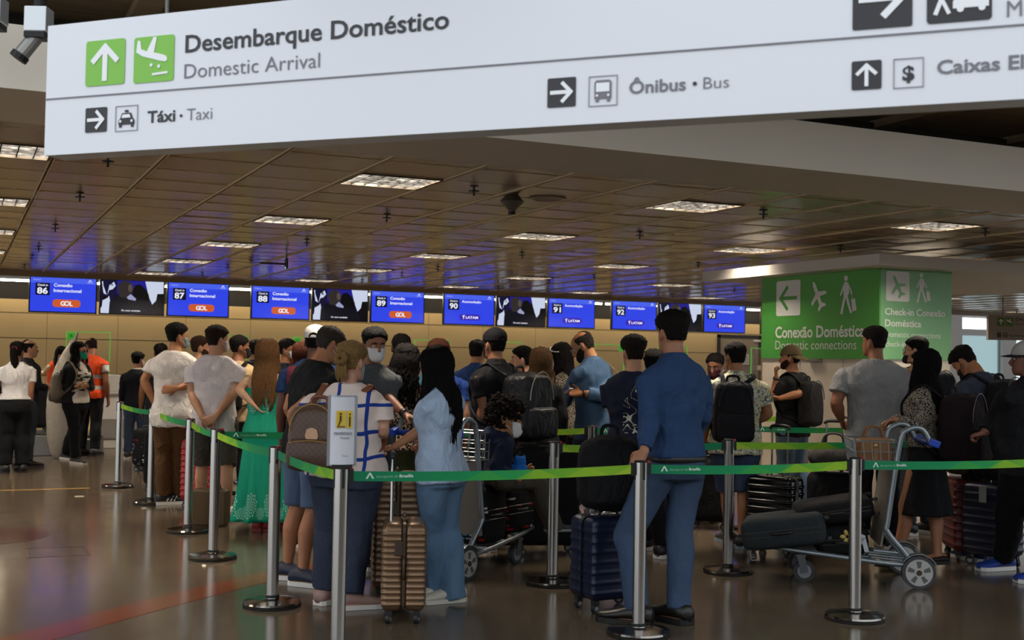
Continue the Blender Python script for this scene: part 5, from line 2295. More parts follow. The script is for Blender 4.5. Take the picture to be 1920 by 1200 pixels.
p = P('person in pale mask looking right just right of the blonde hair', 536, 13.5, top=636, face=70, look=112, tone=T2)
p.body().shirt(NAVY, .6)
p.pants(DKJEAN)
p.shoes(SHOE_B)
p.hair('#130f0c', vol=.018)
p.mask('#b9c9d4')
p.eyes()

p = P('person with wavy reddish hair behind the white cap', 566, 12.4, top=643, face=10, female=True, tone=T3)
p.body().shirt(cloth('#5a3b2e'), .6)
p.pants(DKJEAN)
p.shoes(SHOE_B)
p.hair('#4a2416', vol=.022)
p.locks('#4a2416', length=.2, n=44, wave=.014, r=.016, seed=2)

p = P('person in white baseball cap and dark blue T-shirt seen from behind', 590, 9.6, h=1.755, face=6, look=8, tone='#5f3c2b', w=1.08)
p.body()
t = NT('blue_tee')
x_, y_, z_ = t.sep(t.co())
e = t.ma('MULTIPLY', t.ma('LESS_THAN', t.ma('ABSOLUTE', t.ma('ADD', x_, .16)), .05), t.ma('LESS_THAN', t.ma('ABSOLUTE', t.ma('SUBTRACT', z_, 1.36)), .07))
p.shirt(t.set(t.mix(e, '#172c52', '#6a2a3a'), .8, 0, .2), .6, ease=.02)
p.pants(DKJEAN)
p.shoes(SHOE_B)
p.hair('#100c0a', vol=.008)
p.cap('#ded8d0')

p = P('grey haired person in black T-shirt and denim shorts leaning behind the brown backpack', 582, 8.15, h=1.745, face=52, look=62, nod=12, lean=17, tone='#a77352', feet=[(538, 1086, 62), (566, 1098, 66)])
p.arm(-1, e=(541, 765, .10), w=(572, 822, .25), curl=.6)
p.arm(1, e=(548, 775, -.22), w=(565, 838, -.12), curl=.6)
p.body().shirt(BLACK, .62, ease=.02, hem=.46, cuff=1.08)
p.pants(faded_jeans('#2b3d58', '#4a6080'), cuff=.285, fit=1.14, name='shorts')
p.shoes(mat('#182238', .55), sole='#d9d6d0')
p.hair('#3a322c', vol=.012)
p.mask('#aeb9c0')
p.glasses('#15151a')

p = P('blonde person with hair in a bun and white blouse with blue grid lines', 655, 7.3, top=643, face=16, look=30, nod=6, female=True, tone='#c79a80', w=1.30, deep=1.22, belly=.012, feet=[(610, 1132, 20), (656, 1142, 60)])
p.arm(1, e=(718, 806, -.05), w=(712, 826, .30), curl=.6)
p.arm(-1, e=(560, 800, .05), w=(590, 830, .3), curl=.6)
p.body().shirt(grid_blouse(), .66, ease=.03, hem=.50, flare=.012, cuff=1.15)
p.pants(faded_jeans('#0c142a', '#131f3c'), fit=1.12, waist=.575, ease=.014)
p.shoes(mat('#9a7a70', .6), sole='#d8cfc8', style='laced')
p.hair('#8a6c42', vol=.022, amp=.05)
g = G()
for k in range(9):
    a = k * .7
    g.tube(bez([p.hp((.028 * cos(a), -.112 - .01 * (k % 3), .01 + .030 * sin(a))), p.hp((.036 * cos(a + 1), -.135, .01 + .034 * sin(a + 1))), p.hp((.02 * cos(a + 2), -.142, .008 + .022 * sin(a + 2))), p.hp((.02 * cos(a + 3), -.12, .0 + .02 * sin(a + 3)))], 4), .014, 6)
for k in range(10):
    g.tube(bez([p.hp((.02 * (k - 5) / 5, -.12, -.005)), p.hp((.035 * (k - 5) / 5, -.115, -.06)), p.hp((.045 * (k - 5) / 5, -.10, -.115 - .01 * (k % 3)))], 4), _resamp([.013, .012] + [.004], 4)[:9], 6)
p.part('hair_bun', g, hairmat('#8a6c42'))
p.mask('#7fb2c4')
backpack(p, 'brown quilted backpack with tan straps on the person in the blue grid blouse', quilted('#5a4334', '#46342a'), w=.35, d=.17, h=.40, zb=.52, xo=-.125, strapm=mat('#6f3c20', .5), badge='#b08a6a', m2=quilted('#573f31', '#40302a'), zipc='#8a6a3a')

p = P('person in grey T-shirt and white mask facing the camera, arm reaching to the right', 698, 8.75, top=614, face=152, look=160, nod=8, tone='#8f5e42')
p.arm(-1, e=(724, 744, -.06), w=(762, 779, -.24), d=V((-.2, .5, -.1)), n=V((0, .1, -1)), curl=.7)
p.pose(1, 'front').body().shirt(cloth('#4d5052'), .62, ease=.02)
p.pants(DKJEAN)
p.shoes(SHOE_B)
p.hair('#120e0b', vol=.019, amp=.06)
p.mask('#dcdad8')
p.eyes()
g = G()
S, E, W = p.arms[-1]
g.tube([W.lerp(E, .06), W.lerp(E, .18)], .033, 14)
p.part('wristwatch', g, mat('#101114', .3))
hnd = p.wld(W)

p = P('person in maroon T-shirt seen from behind above the curly hair', 752, 10.4, top=625, face=-6, look=-4, tone='#4f3224', w=1.16)
p.body().shirt(cloth('#3a1613'), .6, ease=.022)
p.pants(DKJEAN)
p.shoes(SHOE_B)
p.hair('#0f0c0a', vol=.008)

p = P('person with big dark curly hair, leopard print top and olive trousers', 762, 9.35, top=650, face=2, look=0, female=True, tone='#b07f5f', w=1.12)
p.arm(1, e=(806, 765, .05), w=(800, 806, .1), curl=.4)
p.arm(-1, e=(722, 765, .1), w=(730, 800, .2), curl=.4)
p.body().shirt(leopard(), 0, ease=.016, hem=.50, top=.775)
p.skirt(cloth('#363a1e'), top=.63, hem=.05, flare=.03, pleat=.012, n=6, name='skirt')
p.shoes(SHOE_B)
p.hair('#130d0b', vol=.03, amp=.12)
p.locks('#140e0c', length=.30, n=80, wave=.026, wfreq=42, r=.019, a_from=55, seed=11, spread=.05, jitter=.03, flat=.9)
g = G()
for sd, c in ((1, '#c8431c'),):
    g.tube(bez([p.T(.085, -.085, .70), p.T(.075, -.06, .80), p.T(.07, .0, .838), p.T(.09, .08, .76)], 4), .010, 6)
p.part('strap', g, mat('#c8431c', .6), 'orange strap')
g = G()
g.tube(bez([p.T(.055, -.09, .72), p.T(.058, -.06, .80), p.T(.06, .0, .838), p.T(.07, .08, .76)], 4), .012, 6)
p.part('strap', g, BLACK)

p = P('person with reddish brown hair in bright blue shirt behind the long black hair', 822, 10.1, top=638, face=-4, female=True, tone=T3, w=1.2)
p.body().shirt(cloth('#27458f'), .6, ease=.022)
p.pants(DKJEAN)
p.shoes(SHOE_B)
p.hair('#4a281a', vol=.024)
p.locks('#4a281a', length=.14, n=40, seed=21)

p = P('person with very long black hair and pale blue T-shirt holding a suitcase handle', 830, 7.45, top=652, face=-62, look=-78, nod=16, female=True, tone='#b3805f', w=1.08, feet=[(818, 1124, -66), (850, 1128, -50)])
p.arm(-1, e=(800, 800, -.02), w=(738, 838, -.05), d=V((-.15, 1, -.25)), n=V((.3, 0, -1)), curl=1.15)
p.arm(1, e=(842, 800, .28), w=(800, 830, .2), curl=.6)
p.body().shirt(cloth('#a9bcd4'), .66, ease=.026, hem=.475, cuff=1.12)
p.pants(LTJEAN, fit=1.08, cuff=.012, flare=.012, waist=.60)
p.shoes(mat('#cfc7b8', .6), sole='#d8d2c6')
p.hair('#0f0b0a', vol=.02)
p.locks('#0e0a09', length=.50, n=84, a_from=58, r=.018, seed=14, jitter=.02)
p.mask('#6fa8ac')
PEOPLE['pale'] = p

p = P('person in navy blue shirt seen from behind left of the black cap', 894, 12.4, top=637, face=6, look=22, tone=T1, w=1.12)
p.body().shirt(cloth('#1c3868'), .6, ease=.022, collar=True)
p.pants(DKJEAN)
p.shoes(SHOE_B)
p.hair('#1a1410', vol=.012)

p = P('person in black cap and black polo shirt carrying a large black backpack', 930, 9.6, h=1.755, face=-52, look=-34, tone='#9a6a4c', w=1.12, belly=.01)
p.arm(-1, e=(907, 762, -.16), w=(901, 806, -.12), curl=.5)
p.body().shirt(cloth('#101013', fold=.5), .64, ease=.022, collar=True)
p.pants(BLACK2)
p.shoes(SHOE_B)
p.hair('#0f0b09', vol=.012)
p.cap('#131316')
p.mask('#15151a')
backpack(p, 'large shiny black backpack on the person in black cap', cloth('#131316', .42, fold=.5), w=.38, d=.30, h=.54, zb=.50, xo=0, off=.03, zipc='#9a958a')

p = P('dark haired person in profile looking left beyond the large black backpack', 983, 11.2, top=651, face=-60, look=-80, female=True, tone=T3)
p.body().shirt(BLACK2, .6)
p.pants(DKJEAN)
p.shoes(SHOE_B)
p.hair('#100c0a', vol=.02)
p.eyes()
p = P('person with curly light brown hair seen from behind over the large black backpack', 1014, 10.3, top=655, face=5, female=True, tone=T3)
p.body().shirt(BLACK, 1.9)
p.pants(DKJEAN)
p.shoes(SHOE_B)
p.hair('#5a4028', vol=.024, amp=.1)
p.locks('#5d4329', length=.32, n=62, wave=.02, wfreq=44, r=.015, seed=31, jitter=.025)
p = P('person in white top with dark hair bun standing behind the curly brown hair', 1031, 12.9, h=1.63, face=-10, tone=T2, female=True, w=1.16)
p.body().shirt(WHITE2, 1.2, ease=.02)
p.pants(DKJEAN)
p.shoes(SHOE_B)
p.hair('#120e0c', vol=.02)

p = P('person with dark hair, white headband and white mask looking down left of the bald person', 1063, 11.4, top=643, face=-55, look=-72, nod=22, female=True, tone='#b48763')
p.pose(-1, 'front')
p.pose(1, 'front').body().shirt(tweed(), 1.9, ease=.02)
p.pants(BLACK)
p.shoes(SHOE_B)
p.hair('#140e0c', vol=.02)
p.locks('#150f0d', length=.34, n=60, a_from=66, r=.016, seed=17)
p.mask('#dedcd8')
p.eyes()
g = G()
g.tube([p.hp(hsurf(a, .05 + .05 * cos(a), .024)) for a in [radians(-100 + 200 * i / 16) for i in range(17)]], .006, 6)
p.part('headband', g, mat('#d8d2c8', .5))

p = P('bald bearded person with glasses in denim shirt looking down at a phone', 1116, 10.8, h=1.80, hs=1.06, face=-58, look=-74, nod=24, lean=8, tone='#a9754f', w=1.08, feet=[(1068, 985, -80), (1112, 1000, -60)])
p.arm(-1, e=(1066, 742, .16), w=(1036, 774, -.25), d=V((-.4, .7, -.6)), n=V((.2, -.4, -.8)), curl=1.2)
p.arm(1, e=(1136, 742, -.22), w=(1090, 738, -.22), d=V((-.3, 1, .05)), n=V((-.6, 0, .6)), curl=.8)
p.body().shirt(faded_jeans('#22405f', '#3a5d80'), 1.72, ease=.024, hem=.45, name='denim_shirt', collar=True)
p.pants(JEAN)
p.shoes(mat('#a08a66', .6), sole='#8d7a5a')
p.hair('#2c241f', vol=.006, bald=.06, thin=.004)
p.beard('#221a15', vol=.006)
p.glasses('#b9b6b0')
p.eyes()
g = G()
S, E, W = p.arms[1]
g.tube([W.lerp(E, .04), W.lerp(E, .16)], .034, 14)
p.part('wristwatch', g, mat('#101114', .3))
ph = p.wld(p.px(1059, 737, -.27))
ro = empty('phone', ph, 0, 'pale phone held by the bald person in denim shirt', 'phone')
Rm = Matrix.Rotation(radians(40), 3, 'Z') @ Matrix.Rotation(radians(-35), 3, 'X')
g = G()
g.box((0, 0, 0), (.075, .15, .009), Rm)
obj('case', g, mat('#c9cdd6', .3), ro)
g = G()
g.box(Rm @ V((0, 0, .005)), (.068, .142, .001), Rm)
obj('phone_screen', g, emit('#6f86c8', .5), ro)
# shoulder bag
base = p.wld(p.T(.13, -.05, .515))
bag = empty('shoulder_bag', base, 0, 'olive canvas shoulder bag hanging at the side of the bald person', 'bag')
bag.rotation_euler = p.o.rotation_euler
b0 = p.T(.13, -.05, .515)
g = G()
softbox(g, V((0, 0, 0)), .12, .30, .26, .05, .015)
obj('bag', g, cloth('#4a4028'), bag, smooth=True)
g = G()
softbox(g, V((.055, 0, .09)), .03, .29, .16, .014, .006)
obj('flap', g, cloth('#54492e'), bag, smooth=True)
g = G()
g.tube([q - b0 for q in bez([p.T(.13, .05, .63), p.T(.12, .085, .72), p.T(.075, .03, .832), p.T(.078, -.04, .83), p.T(.11, -.10, .74), p.T(.13, -.10, .64)], 5)], .019, 8, .3, hint=V((1, 0, 0)))
obj('strap', g, cloth('#5b5344'), bag, smooth=True)

p = P('young person in navy T-shirt with white back print carrying a black backpack strap', 1188, 9.2, top=631, face=12, look=-18, tone='#b08468', w=1.08, feet=[(1215, 1030, 10), (1243, 1046, 20)])
p.arm(-1, e=(1152, 782, .03), w=(1166, 816, .24), curl=.6)
p.body()
t = NT('navy_tee')
x_, y_, z_ = t.sep(t.co())
m_ = t.ma('MULTIPLY', t.ma('LESS_THAN', t.ma('ABSOLUTE', t.ma('SUBTRACT', x_, .06)), .11), t.ma('LESS_THAN', t.ma('ABSOLUTE', t.ma('SUBTRACT', z_, 1.16)), .19))
m_ = t.ma('MULTIPLY', m_, t.ma('LESS_THAN', y_, 0))
ln = t.ma('LESS_THAN', t.ma('ABSOLUTE', t.ma('SUBTRACT', t.noise(t.co(), 9, 1, .5, 1.0), .5)), .012)
p.shirt(t.set(t.mix(t.ma('MULTIPLY', m_, ln), '#10162a', '#b9b4a8'), .8, 0, .2), .64, ease=.022)
p.pants(BLACK)
p.shoes(mat('#16161a', .5), sole='#d6d2cb')
p.hair('#1f1712', vol=.03, amp=.06)
p.mask('#a8b4bc')
p = P('person with black hair and glasses hidden behind the tall blue shirt', 1226, 10.6, top=658, face=-20, look=30, tone=T1)
p.body().shirt(BLACK2, .6)
p.pants(DKJEAN)
p.shoes(SHOE_B)
p.hair('#0f0c0a', vol=.026)
p.glasses('#15151a')

p = P('tall person in blue shirt and jeans with one hand resting on a barrier post', 1266, 7.1, top=583, face=-38, look=-30, tone='#a8775a', w=.98,
      feet=[(1196, 1172, -30), (1272, 1168, -12)], lean=2, knees=[(1176, 1003, -.05), None])
p.arm(-1, e=(1218, 786, -.16), w=(1208, 846, -.34), d=V((-.25, .25, -.55)), n=V((.3, .5, -.7)), curl=.6)
p.arm(1, e=(1318, 782, .12), w=(1290, 828, .3), curl=.5)
p.body().shirt(cloth('#2a4266', var=.2), 1.93, ease=.022, hem=.528, collar=True)
p.pants(faded_jeans('#1f3350', '#2e4666'), cuff=.045, waist=.565, fit=1.02)
p.shoes(mat('#17130f', .4), sole='#15120f')
p.hair('#15100c', vol=.024, amp=.05, nape=-.05)
g = G()
g.rings([p.tring(z, interp(p.T_tab, z)[0] * p.w, interp(p.T_tab, z)[1], interp(p.T_tab, z)[2], e) for z, e in ((.512, .010), (.514, .019), (.532, .019), (.534, .010))])
p.part('belt', g, mat('#1a120d', .45))

# ------------------------------------------------------------------ right half
p = P('person in pink top and dark red mask looking down behind the leaf print shirt', 1345, 11.4, top=662, face=-150, look=-160, nod=16, female=True, tone='#8f5f44')
p.body().shirt(cloth('#b58b90'), 1.5, ease=.018)
p.pants(BLACK)
p.shoes(mat('#5b4538', .5), sole='#b9ada0', name='sandal')
p.hair('#130e0c', vol=.012)
p.mask('#3a1418')
p.eyes()
p = P('person in yellow and white leaf print shirt and denim shorts with black backpack', 1380, 9.85, top=641, face=-12, look=-30, tone='#a2714f', w=1.12, feet=[(1368, 1020, -10), (1392, 1028, 30)])
p.arm(1, e=(1440, 776, .0), w=(1412, 792, .12), curl=.5)
p.body().shirt(hawaii(), .66, ease=.028, hem=.46, flare=.01, cuff=1.15, collar=True)
p.pants(faded_jeans('#1c2c48', '#2a3f62'), cuff=.27, fit=1.15, name='shorts')
p.shoes(mat('#17161a', .5), sole='#7d8894')
p.hair('#15100d', vol=.010)
backpack(p, 'plain black backpack on the leaf print shirt', cloth('#121215'), w=.34, d=.17, h=.50, zb=.515, xo=-.06, zipc='#222225')

p = P('bearded person with khaki cap worn backwards and black T-shirt, fist raised to the chin', 1486, 12.1, h=1.70, face=-58, look=-80, tone='#a06d4b', w=1.05, feet=[(1478, 958, -50), (1506, 960, -40)])
p.arm(-1, e=(1450, 750, -.12), w=(1456, 706, -.16), d=V((.0, .15, 1)), n=V((.4, -.9, 0)), curl=1.3)
p.arm(1, e=(1500, 738, -.22), w=(1462, 747, -.28), d=V((-.2, 1, .1)), n=V((-.3, 0, -.6)), curl=.7)
p.body()
t = NT('black_tee')
x_, y_, z_ = t.sep(t.co())
e = t.ma('MULTIPLY', t.ma('MULTIPLY', t.ma('LESS_THAN', t.ma('ABSOLUTE', x_), .09), t.ma('GREATER_THAN', y_, 0)), t.ma('MULTIPLY', t.ma('LESS_THAN', t.ma('ABSOLUTE', t.ma('SUBTRACT', z_, 1.25)), .07), t.ma('GREATER_THAN', t.noise(t.co(), 22, 2), .5)))
p.shirt(t.set(t.mix(e, '#131315', '#8d9096'), .8, 0, .2), .64, ease=.022, hem=.465, cuff=1.1)
p.pants(faded_jeans('#3d5470', '#5f7894'), fit=1.05)
p.shoes(mat('#a8988a', .6), sole='#c9bcae')
p.hair('#15100d', vol=.010)
p.beard('#2e1e15', vol=.005)
p.cap('#5c4d33', reverse=True, snap=False)
p.eyes()
g = G()
S, E, W = p.arms[-1]
g.tube([W.lerp(E, .03), W.lerp(E, .14)], .033, 14)
p.part('wristwatch', g, mat('#141416', .4))
backpack(p, 'boxy dark backpack on the person with the khaki cap', cloth('#1a1816'), w=.30, d=.16, h=.46, zb=.525, pocket=False)

p = P('broad person in light grey T-shirt seen from behind, head turned left', 1642, 10.0, top=611, face=-8, look=-52, tone='#8f5d42', w=1.22, deep=1.08)
p.arm(-1, e=(1568, 756, -.02), w=(1577, 786, .08), d=V((.2, .7, -.5)), n=V((.9, 0, 0)), curl=1.0)
p.arm(1, e=(1712, 742, .1), w=(1700, 780, .25), curl=.5)
p.body().shirt(cloth('#8d8b8a'), .64, ease=.022, hem=.475, cuff=1.08)
p.pants(BLACK)
p.shoes(SHOE_B)
p.hair('#1c1410', vol=.018)
PEOPLE['grey'] = p
p = P('person with short dark hair and black glasses behind the speckled jacket', 1722, 10.9, top=631, face=-40, look=-70, tone=T3)
p.body().shirt(BLACK2, .6, ease=.02)
p.pants(DKJEAN)
p.shoes(SHOE_B)
p.hair('#130f0c', vol=.016)
p.glasses('#111114')
p.mask('#15151a', low=.03)
p.eyes()
backpack(p, 'black and olive backpack seen right of the long dark hair', cloth('#15161a'), w=.32, d=.18, h=.48, zb=.56, m2=cloth('#4d5240'), off=.03)

p = P('person with long dark hair, speckled jacket and black dress pushing a luggage cart', 1738, 9.05, top=657, face=-66, look=-78, female=True, tone='#a87658', w=1.06, feet=[(1682, 1066, -80, .03), (1758, 1070, -60, .05)])
p.arm(-1, e=(1706, 786, .18), w=(1672, 788, .05), d=V((-.2, 1, -.5)), n=V((.2, -.3, -1)), curl=.7)
p.arm(1, e=(1722, 800, -.22), w=(1678, 786, -.2), d=V((-.2, 1, -.5)), n=V((-.2, -.3, -1)), curl=.7)
p.body().shirt(tweed(), 1.86, ease=.022, hem=.56, name='jacket')
p.skirt(cloth('#101012', fold=.4), top=.64, hem=.25, flare=.028, pleat=.008, n=5, name='dress')
p.shoes(mat('#20140f', .5), sole='#17110e', name='heeled_sandal', hi=.55)
p.hair('#0f0b09', vol=.018)
p.locks('#0f0b09', length=.40, n=76, a_from=62, r=.017, seed=41)
p.mask('#9a86a8', low=.05)
p.eyes()
backpack(p, 'large dark maroon backpack on the person pushing the cart', cloth('#1c1012', fold=.4), straps=(-1,), w=.34, d=.27, h=.52, zb=.49, zipc='#241618', off=.02)

p = P('person in grey blue T-shirt with black backpack bending the head low at right', 1846, 9.5, h=1.735, face=-52, look=-60, nod=38, lean=15, tone='#a87350', w=1.08)
p.pose(-1, 'phone').pose(1, 'phone').body().shirt(cloth('#3a3f4b'), .64, ease=.022)
p.pants(BLACK2)
p.shoes(mat('#1c2f6a', .5), sole='#c9c6c0')
p.hair('#17110e', vol=.022)
p.mask('#15151a', low=.02)
backpack(p, 'black ribbed backpack on the bending person at right', cloth('#141416'), w=.34, d=.20, h=.50, zb=.52)

p = P('person in black sweatshirt and black and white cap pulling a suitcase at the right edge', 1932, 8.3, h=1.70, face=-62, look=-82, tone='#7c5140', w=1.28, deep=1.25, belly=.03, feet=[(1882, 1068, -70), (1962, 1092, -60)])
p.arm(-1, e=(1870, 782, .1), w=(1846, 812, .05), d=V((-.2, 1, -.3)), n=V((.2, -.2, -1)), curl=1.1)
p.body().shirt(cloth('#121214'), 1.92, ease=.028, hem=.46, collar=True, name='sweatshirt')
p.pants(BLACK, fit=1.15)
p.shoes(mat('#1d3f94', .5), sole='#d8d6d0')
p.hair('#130e0b', vol=.010)
p.cap('#a9a49c', brim='#17171b', up=-.004)
p.eyes()
PEOPLE['edge'] = p
# ================================================================== barrier posts and belts
M_POLE = mat('#b4b0aa', 0.24, 1.0, bump=0.05, bs=3)
M_BASE = mat('#8f8a84', 0.16, 1.0)
M_RUB = mat('#0d0d0d', 0.6)
POSTS = {}


def px0(px, py):
    q = onz(px, py)
    return V((q.x, q.y, 0))


SPOTS = [
    ('S1', px0(221, 913), 'steel barrier post farthest left, alone on the floor before the conveyors'),
    ('S2', px0(282, 944), 'steel barrier post beside the black and white striped shoe'),
    ('S3', px0(352, 997), 'steel barrier post between the brown trousers and the grey shorts'),
    ('S4', px0(399, 1047), 'steel barrier post directly in front of the grey shorts'),
    ('S5', px0(510, 1135), 'steel barrier post in front of the long green dress'),
    ('S6', V((1.75, 5.81, 0)), 'steel barrier post that carries the priority notice holder'),
    ('S7', px0(1035, 1095), 'steel barrier post between the loaded cart and the navy suitcase'),
    ('S8', px0(1197, 1190), 'steel barrier post gripped by the tall person in blue shirt'),
    ('S9', px0(1364, 1073), 'steel barrier post in front of the leaf print shirt'),
    ('S10', px0(1602, 1160), 'steel barrier post in front of the cart with dark suitcases'),
    ('S11', V((4.92, 9.05, 0)), 'steel barrier post behind the denim shirt, only its top in sight'),
    ('S13', px0(1400, 992), 'steel barrier post behind the leaf print shirt and denim shorts'),
    ('S14', px0(460, 905), 'steel barrier post hidden behind the green dress, base showing left of it'),
    ('S12', px0(1531, 934) - V((.17, 0, 0)), 'steel barrier post standing under the boxy dark backpack by the column'),
    ('S15', V((3.30, 9.05, 0)), 'steel barrier post behind the cart with the seated child'),
    ('S16', V((4.15, 10.6, 0)), 'steel barrier post behind the large black backpack'),
    ('S17', px0(1693, 985), 'steel barrier post behind the person pushing the cart'),
    ('S18', V((6.75, 5.62, 0)), 'steel barrier post where the right belt ends, beyond the picture edge'),
    ('S19', V((7.4, 7.26, 0)), 'steel barrier post behind the person in black sweatshirt'),
    ('S20', V((5.9, 10.6, 0)), 'steel barrier post behind the bald person in denim shirt'),
    ('S21', V((4.75, 14.28, 0)), 'steel barrier post hidden behind the white cap and grey hair'),
    ('S22', V((6.6, 10.68, 0)), 'steel barrier post behind the tall person in blue shirt')]
first = None
for k, loc, lab in SPOTS:
    POSTS[k] = loc
    if first is None:
        first = empty('barrier_post', loc, 0, lab, 'barrier post', 'belt barrier posts')
        g = G()
        g.lathe([(.005, .012), (.174, .012), (.178, .020), (.172, .030), (.10, .040), (.045, .046), (.042, .052), (.005, .052)], n=40)
        obj('base', g, M_BASE, first, smooth=False, auto=True)
        g = G()
        g.lathe([(.005, .0), (.17, .0), (.176, .004), (.176, .012), (.005, .012)], n=40)
        obj('rubber_foot', g, M_RUB, first)
        g = G()
        g.lathe([(.005, .05), (.036, .05), (.036, .955), (.005, .955)], n=28)
        obj('pole', g, M_POLE, first)
        g = G()
        g.lathe([(.005, .05), (.043, .05), (.043, .062), (.037, .066), (.005, .066)], n=28)
        obj('collar', g, M_RUB, first)
        g = G()
        g.lathe([(.005, .952), (.037, .952), (.037, .958), (.033, .962), (.005, .962)], n=28)
        obj('cap', g, M_RUB, first)
        for a in (0, 90, 180, 270):
            R = Matrix.Rotation(radians(a), 3, 'Z')
            g = G()
            g.box(R @ V((0, -.0355, .905)), (.014, .006, .095), R)
            obj('belt_slot', g, M_RUB, first)
    else:
        c = copy_tree(first)
        c.location = loc
        c['label'] = lab

M_BELTS = {}


def belt_mat(rev):
    if rev in M_BELTS:
        return M_BELTS[rev]
    t = NT('belt_%d' % rev)
    uv = t.n('ShaderNodeUVMap', uv_map='UVMap').outputs[0]
    x, y, z = t.sep(uv)
    tri = t.voro(t.mapv(uv, (3.2, 10, 1)), 1.0, out='Color', rnd=1.0)
    tv = t.sep(tri)[0]
    zig = t.ma('ABSOLUTE', t.ma('SUBTRACT', t.ma('FRACT', t.ma('MULTIPLY', x, 5.5)), .5))
    up = t.ma('GREATER_THAN', t.ma('ADD', zig, t.ma('MULTIPLY', t.ma('SUBTRACT', y, .5), .42)), .25)
    base = t.ramp(x, [(0.0, '#127a52'), (.30, '#178a52'), (.42, '#2f9a4a'), (.55, '#3f9f3e'), (.62, '#83b52a'), (.86, '#93bd2c'), (1.0, '#a9c53a')])
    lo = t.ramp(x, [(0.0, '#127a52'), (.34, '#178a52'), (.46, '#1f9458'), (.58, '#2c9a4c'), (.70, '#6aac2e'), (.86, '#86b62a'), (1.0, '#7fb22c')])
    c = t.mix(up, base, lo)
    M_BELTS[rev] = t.set(c, .6, 0, .25)
    return M_BELTS[rev]


def belt(a, b, lab, rev=False, sag=.015, logo=True, za=.915, zb=.915):
    A, B = POSTS[a].copy() if isinstance(a, str) else V(a), POSTS[b].copy() if isinstance(b, str) else V(b)
    A.z, B.z = za, zb
    d = (B - A).normalized()
    A = A + d * .036
    B = B - d * .036
    r = empty('barrier_belt', A, 0, lab, 'barrier belt', 'green retractable belts')
    L = (B - A).length
    n = 24
    hw = .025
    nrm = V((d.y, -d.x, 0)).normalized()
    vs, fs, uvs = [], [], []
    for i in range(n + 1):
        t = i / n
        p = A + (B - A) * t - V((0, 0, sag * 4 * t * (1 - t))) - A
        for off in (.0012, -.0012):
            for zz in (-hw, hw):
                vs.append(p + nrm * off + V((0, 0, zz)))
    for i in range(n):
        k = i * 4
        for a_, b_ in ((0, 1), (1, 3), (3, 2), (2, 0)):
            fs.append((k + a_, k + b_, k + 4 + b_, k + 4 + a_))
    g = G()
    g.v, g.f = [tuple(v) for v in vs], fs
    o = obj('webbing', g, belt_mat(int(rev)), r)
    uvl = o.data.uv_layers.new(name='UVMap')
    for poly in o.data.polygons:
        for li in poly.loop_indices:
            vi = o.data.loops[li].vertex_index
            t = (vi // 4) / n
            t = 1 - t if rev else t
            uvl.data[li].uv = (t * min(1.0, L / 1.55) if not rev else t, 1.0 if vi % 2 else 0.0)
    for q, s in ((V((0, 0, 0)), 1), (B - A, -1)):
        g = G()
        g.box(q + d * (s * .012), (.028, .012, .07), Matrix.Rotation(atan2(d.y, d.x), 3, 'Z'))
        obj('belt_clip', g, M_RUB, r)
    g = G()
    g.box(d * .012 + V((0, 0, .04)), (.016, .013, .014), Matrix.Rotation(atan2(d.y, d.x), 3, 'Z'))
    obj('release_button', g, mat('#a81f1c', .4), r)
    if logo:
        u0 = .09 if not rev else L - .50
        side = nrm if (EYE - (A + B) / 2).dot(nrm) > 0 else -nrm
        U = d if (RT.dot(d) > 0) else -d
        org = (V((0, 0, 0)) if U.dot(d) > 0 else (B - A)) - V((0, 0, .004))
        if not (U.dot(d) > 0):
            u0 = L - .5 if not rev else .09
        pl = Plane(org + side * .0016, U, (0, 0, 1), r)
        pl.n = side
        wh = mat('#cfe3d6', .6)
        pl.art('airport_mark', [[(u0, -.012), (u0 + .018, .018), (u0 + .026, .018), (u0 + .010, -.012)], [(u0 + .020, .012), (u0 + .034, -.012), (u0 + .044, -.012), (u0 + .026, .018)]], wh, .0004, .0006)
        pl.text('belt_lettering', 'Aeroporto de', u0 + .055, -.009, .115, .014, mat('#8fbfa6', .6), 0.0, .0012)
        pl.text('belt_lettering', 'Brasília', u0 + .178, -.009, .075, .015, wh, .03, .0012)
    return r


belt('S1', 'S2', 'green belt from the farthest left post towards the brown trousers', logo=False, rev=True)
belt('S2', 'S3', 'green belt in front of the brown trousers', logo=False, rev=True)
belt('S3', 'S4', 'green belt passing the hands clasped behind the back', logo=False, rev=True)
belt('S4', 'S5', 'yellow green belt slanting in front of the green dress', logo=False, rev=True)
belt('S5', 'S6', 'green belt slanting down to the post with the priority notice', logo=False, rev=False)
belt('S4', 'S15', 'green belt with white lettering crossing the green dress')
belt('S6', 'S8', 'long green belt in front of the bronze suitcases and light jeans')
belt('S8', 'S10', 'green belt running right from the hand of the tall person in blue shirt')
belt('S10', 'S18', 'green belt leaving at the right edge before the loaded cart')
belt('S7', 'S9', 'green belt crossing behind the tall person in blue shirt', rev=True)
belt('S9', 'S19', 'lime green belt right of the post by the leaf print shirt', logo=False, rev=True)
belt('S15', 'S11', 'green belt behind the seated child')
belt('S11', 'S13', 'green belt behind the navy T-shirt')
belt('S13', 'S17', 'green belt across the jeans of the person with the khaki cap')
belt('S16', 'S20', 'green belt under the fist of the bald person in denim shirt', logo=False)
belt('S14', 'S21', 'green belt behind the blonde hair and green dress', logo=False)
belt('S22', 'S12', 'green belt reaching the post by the column', logo=False)

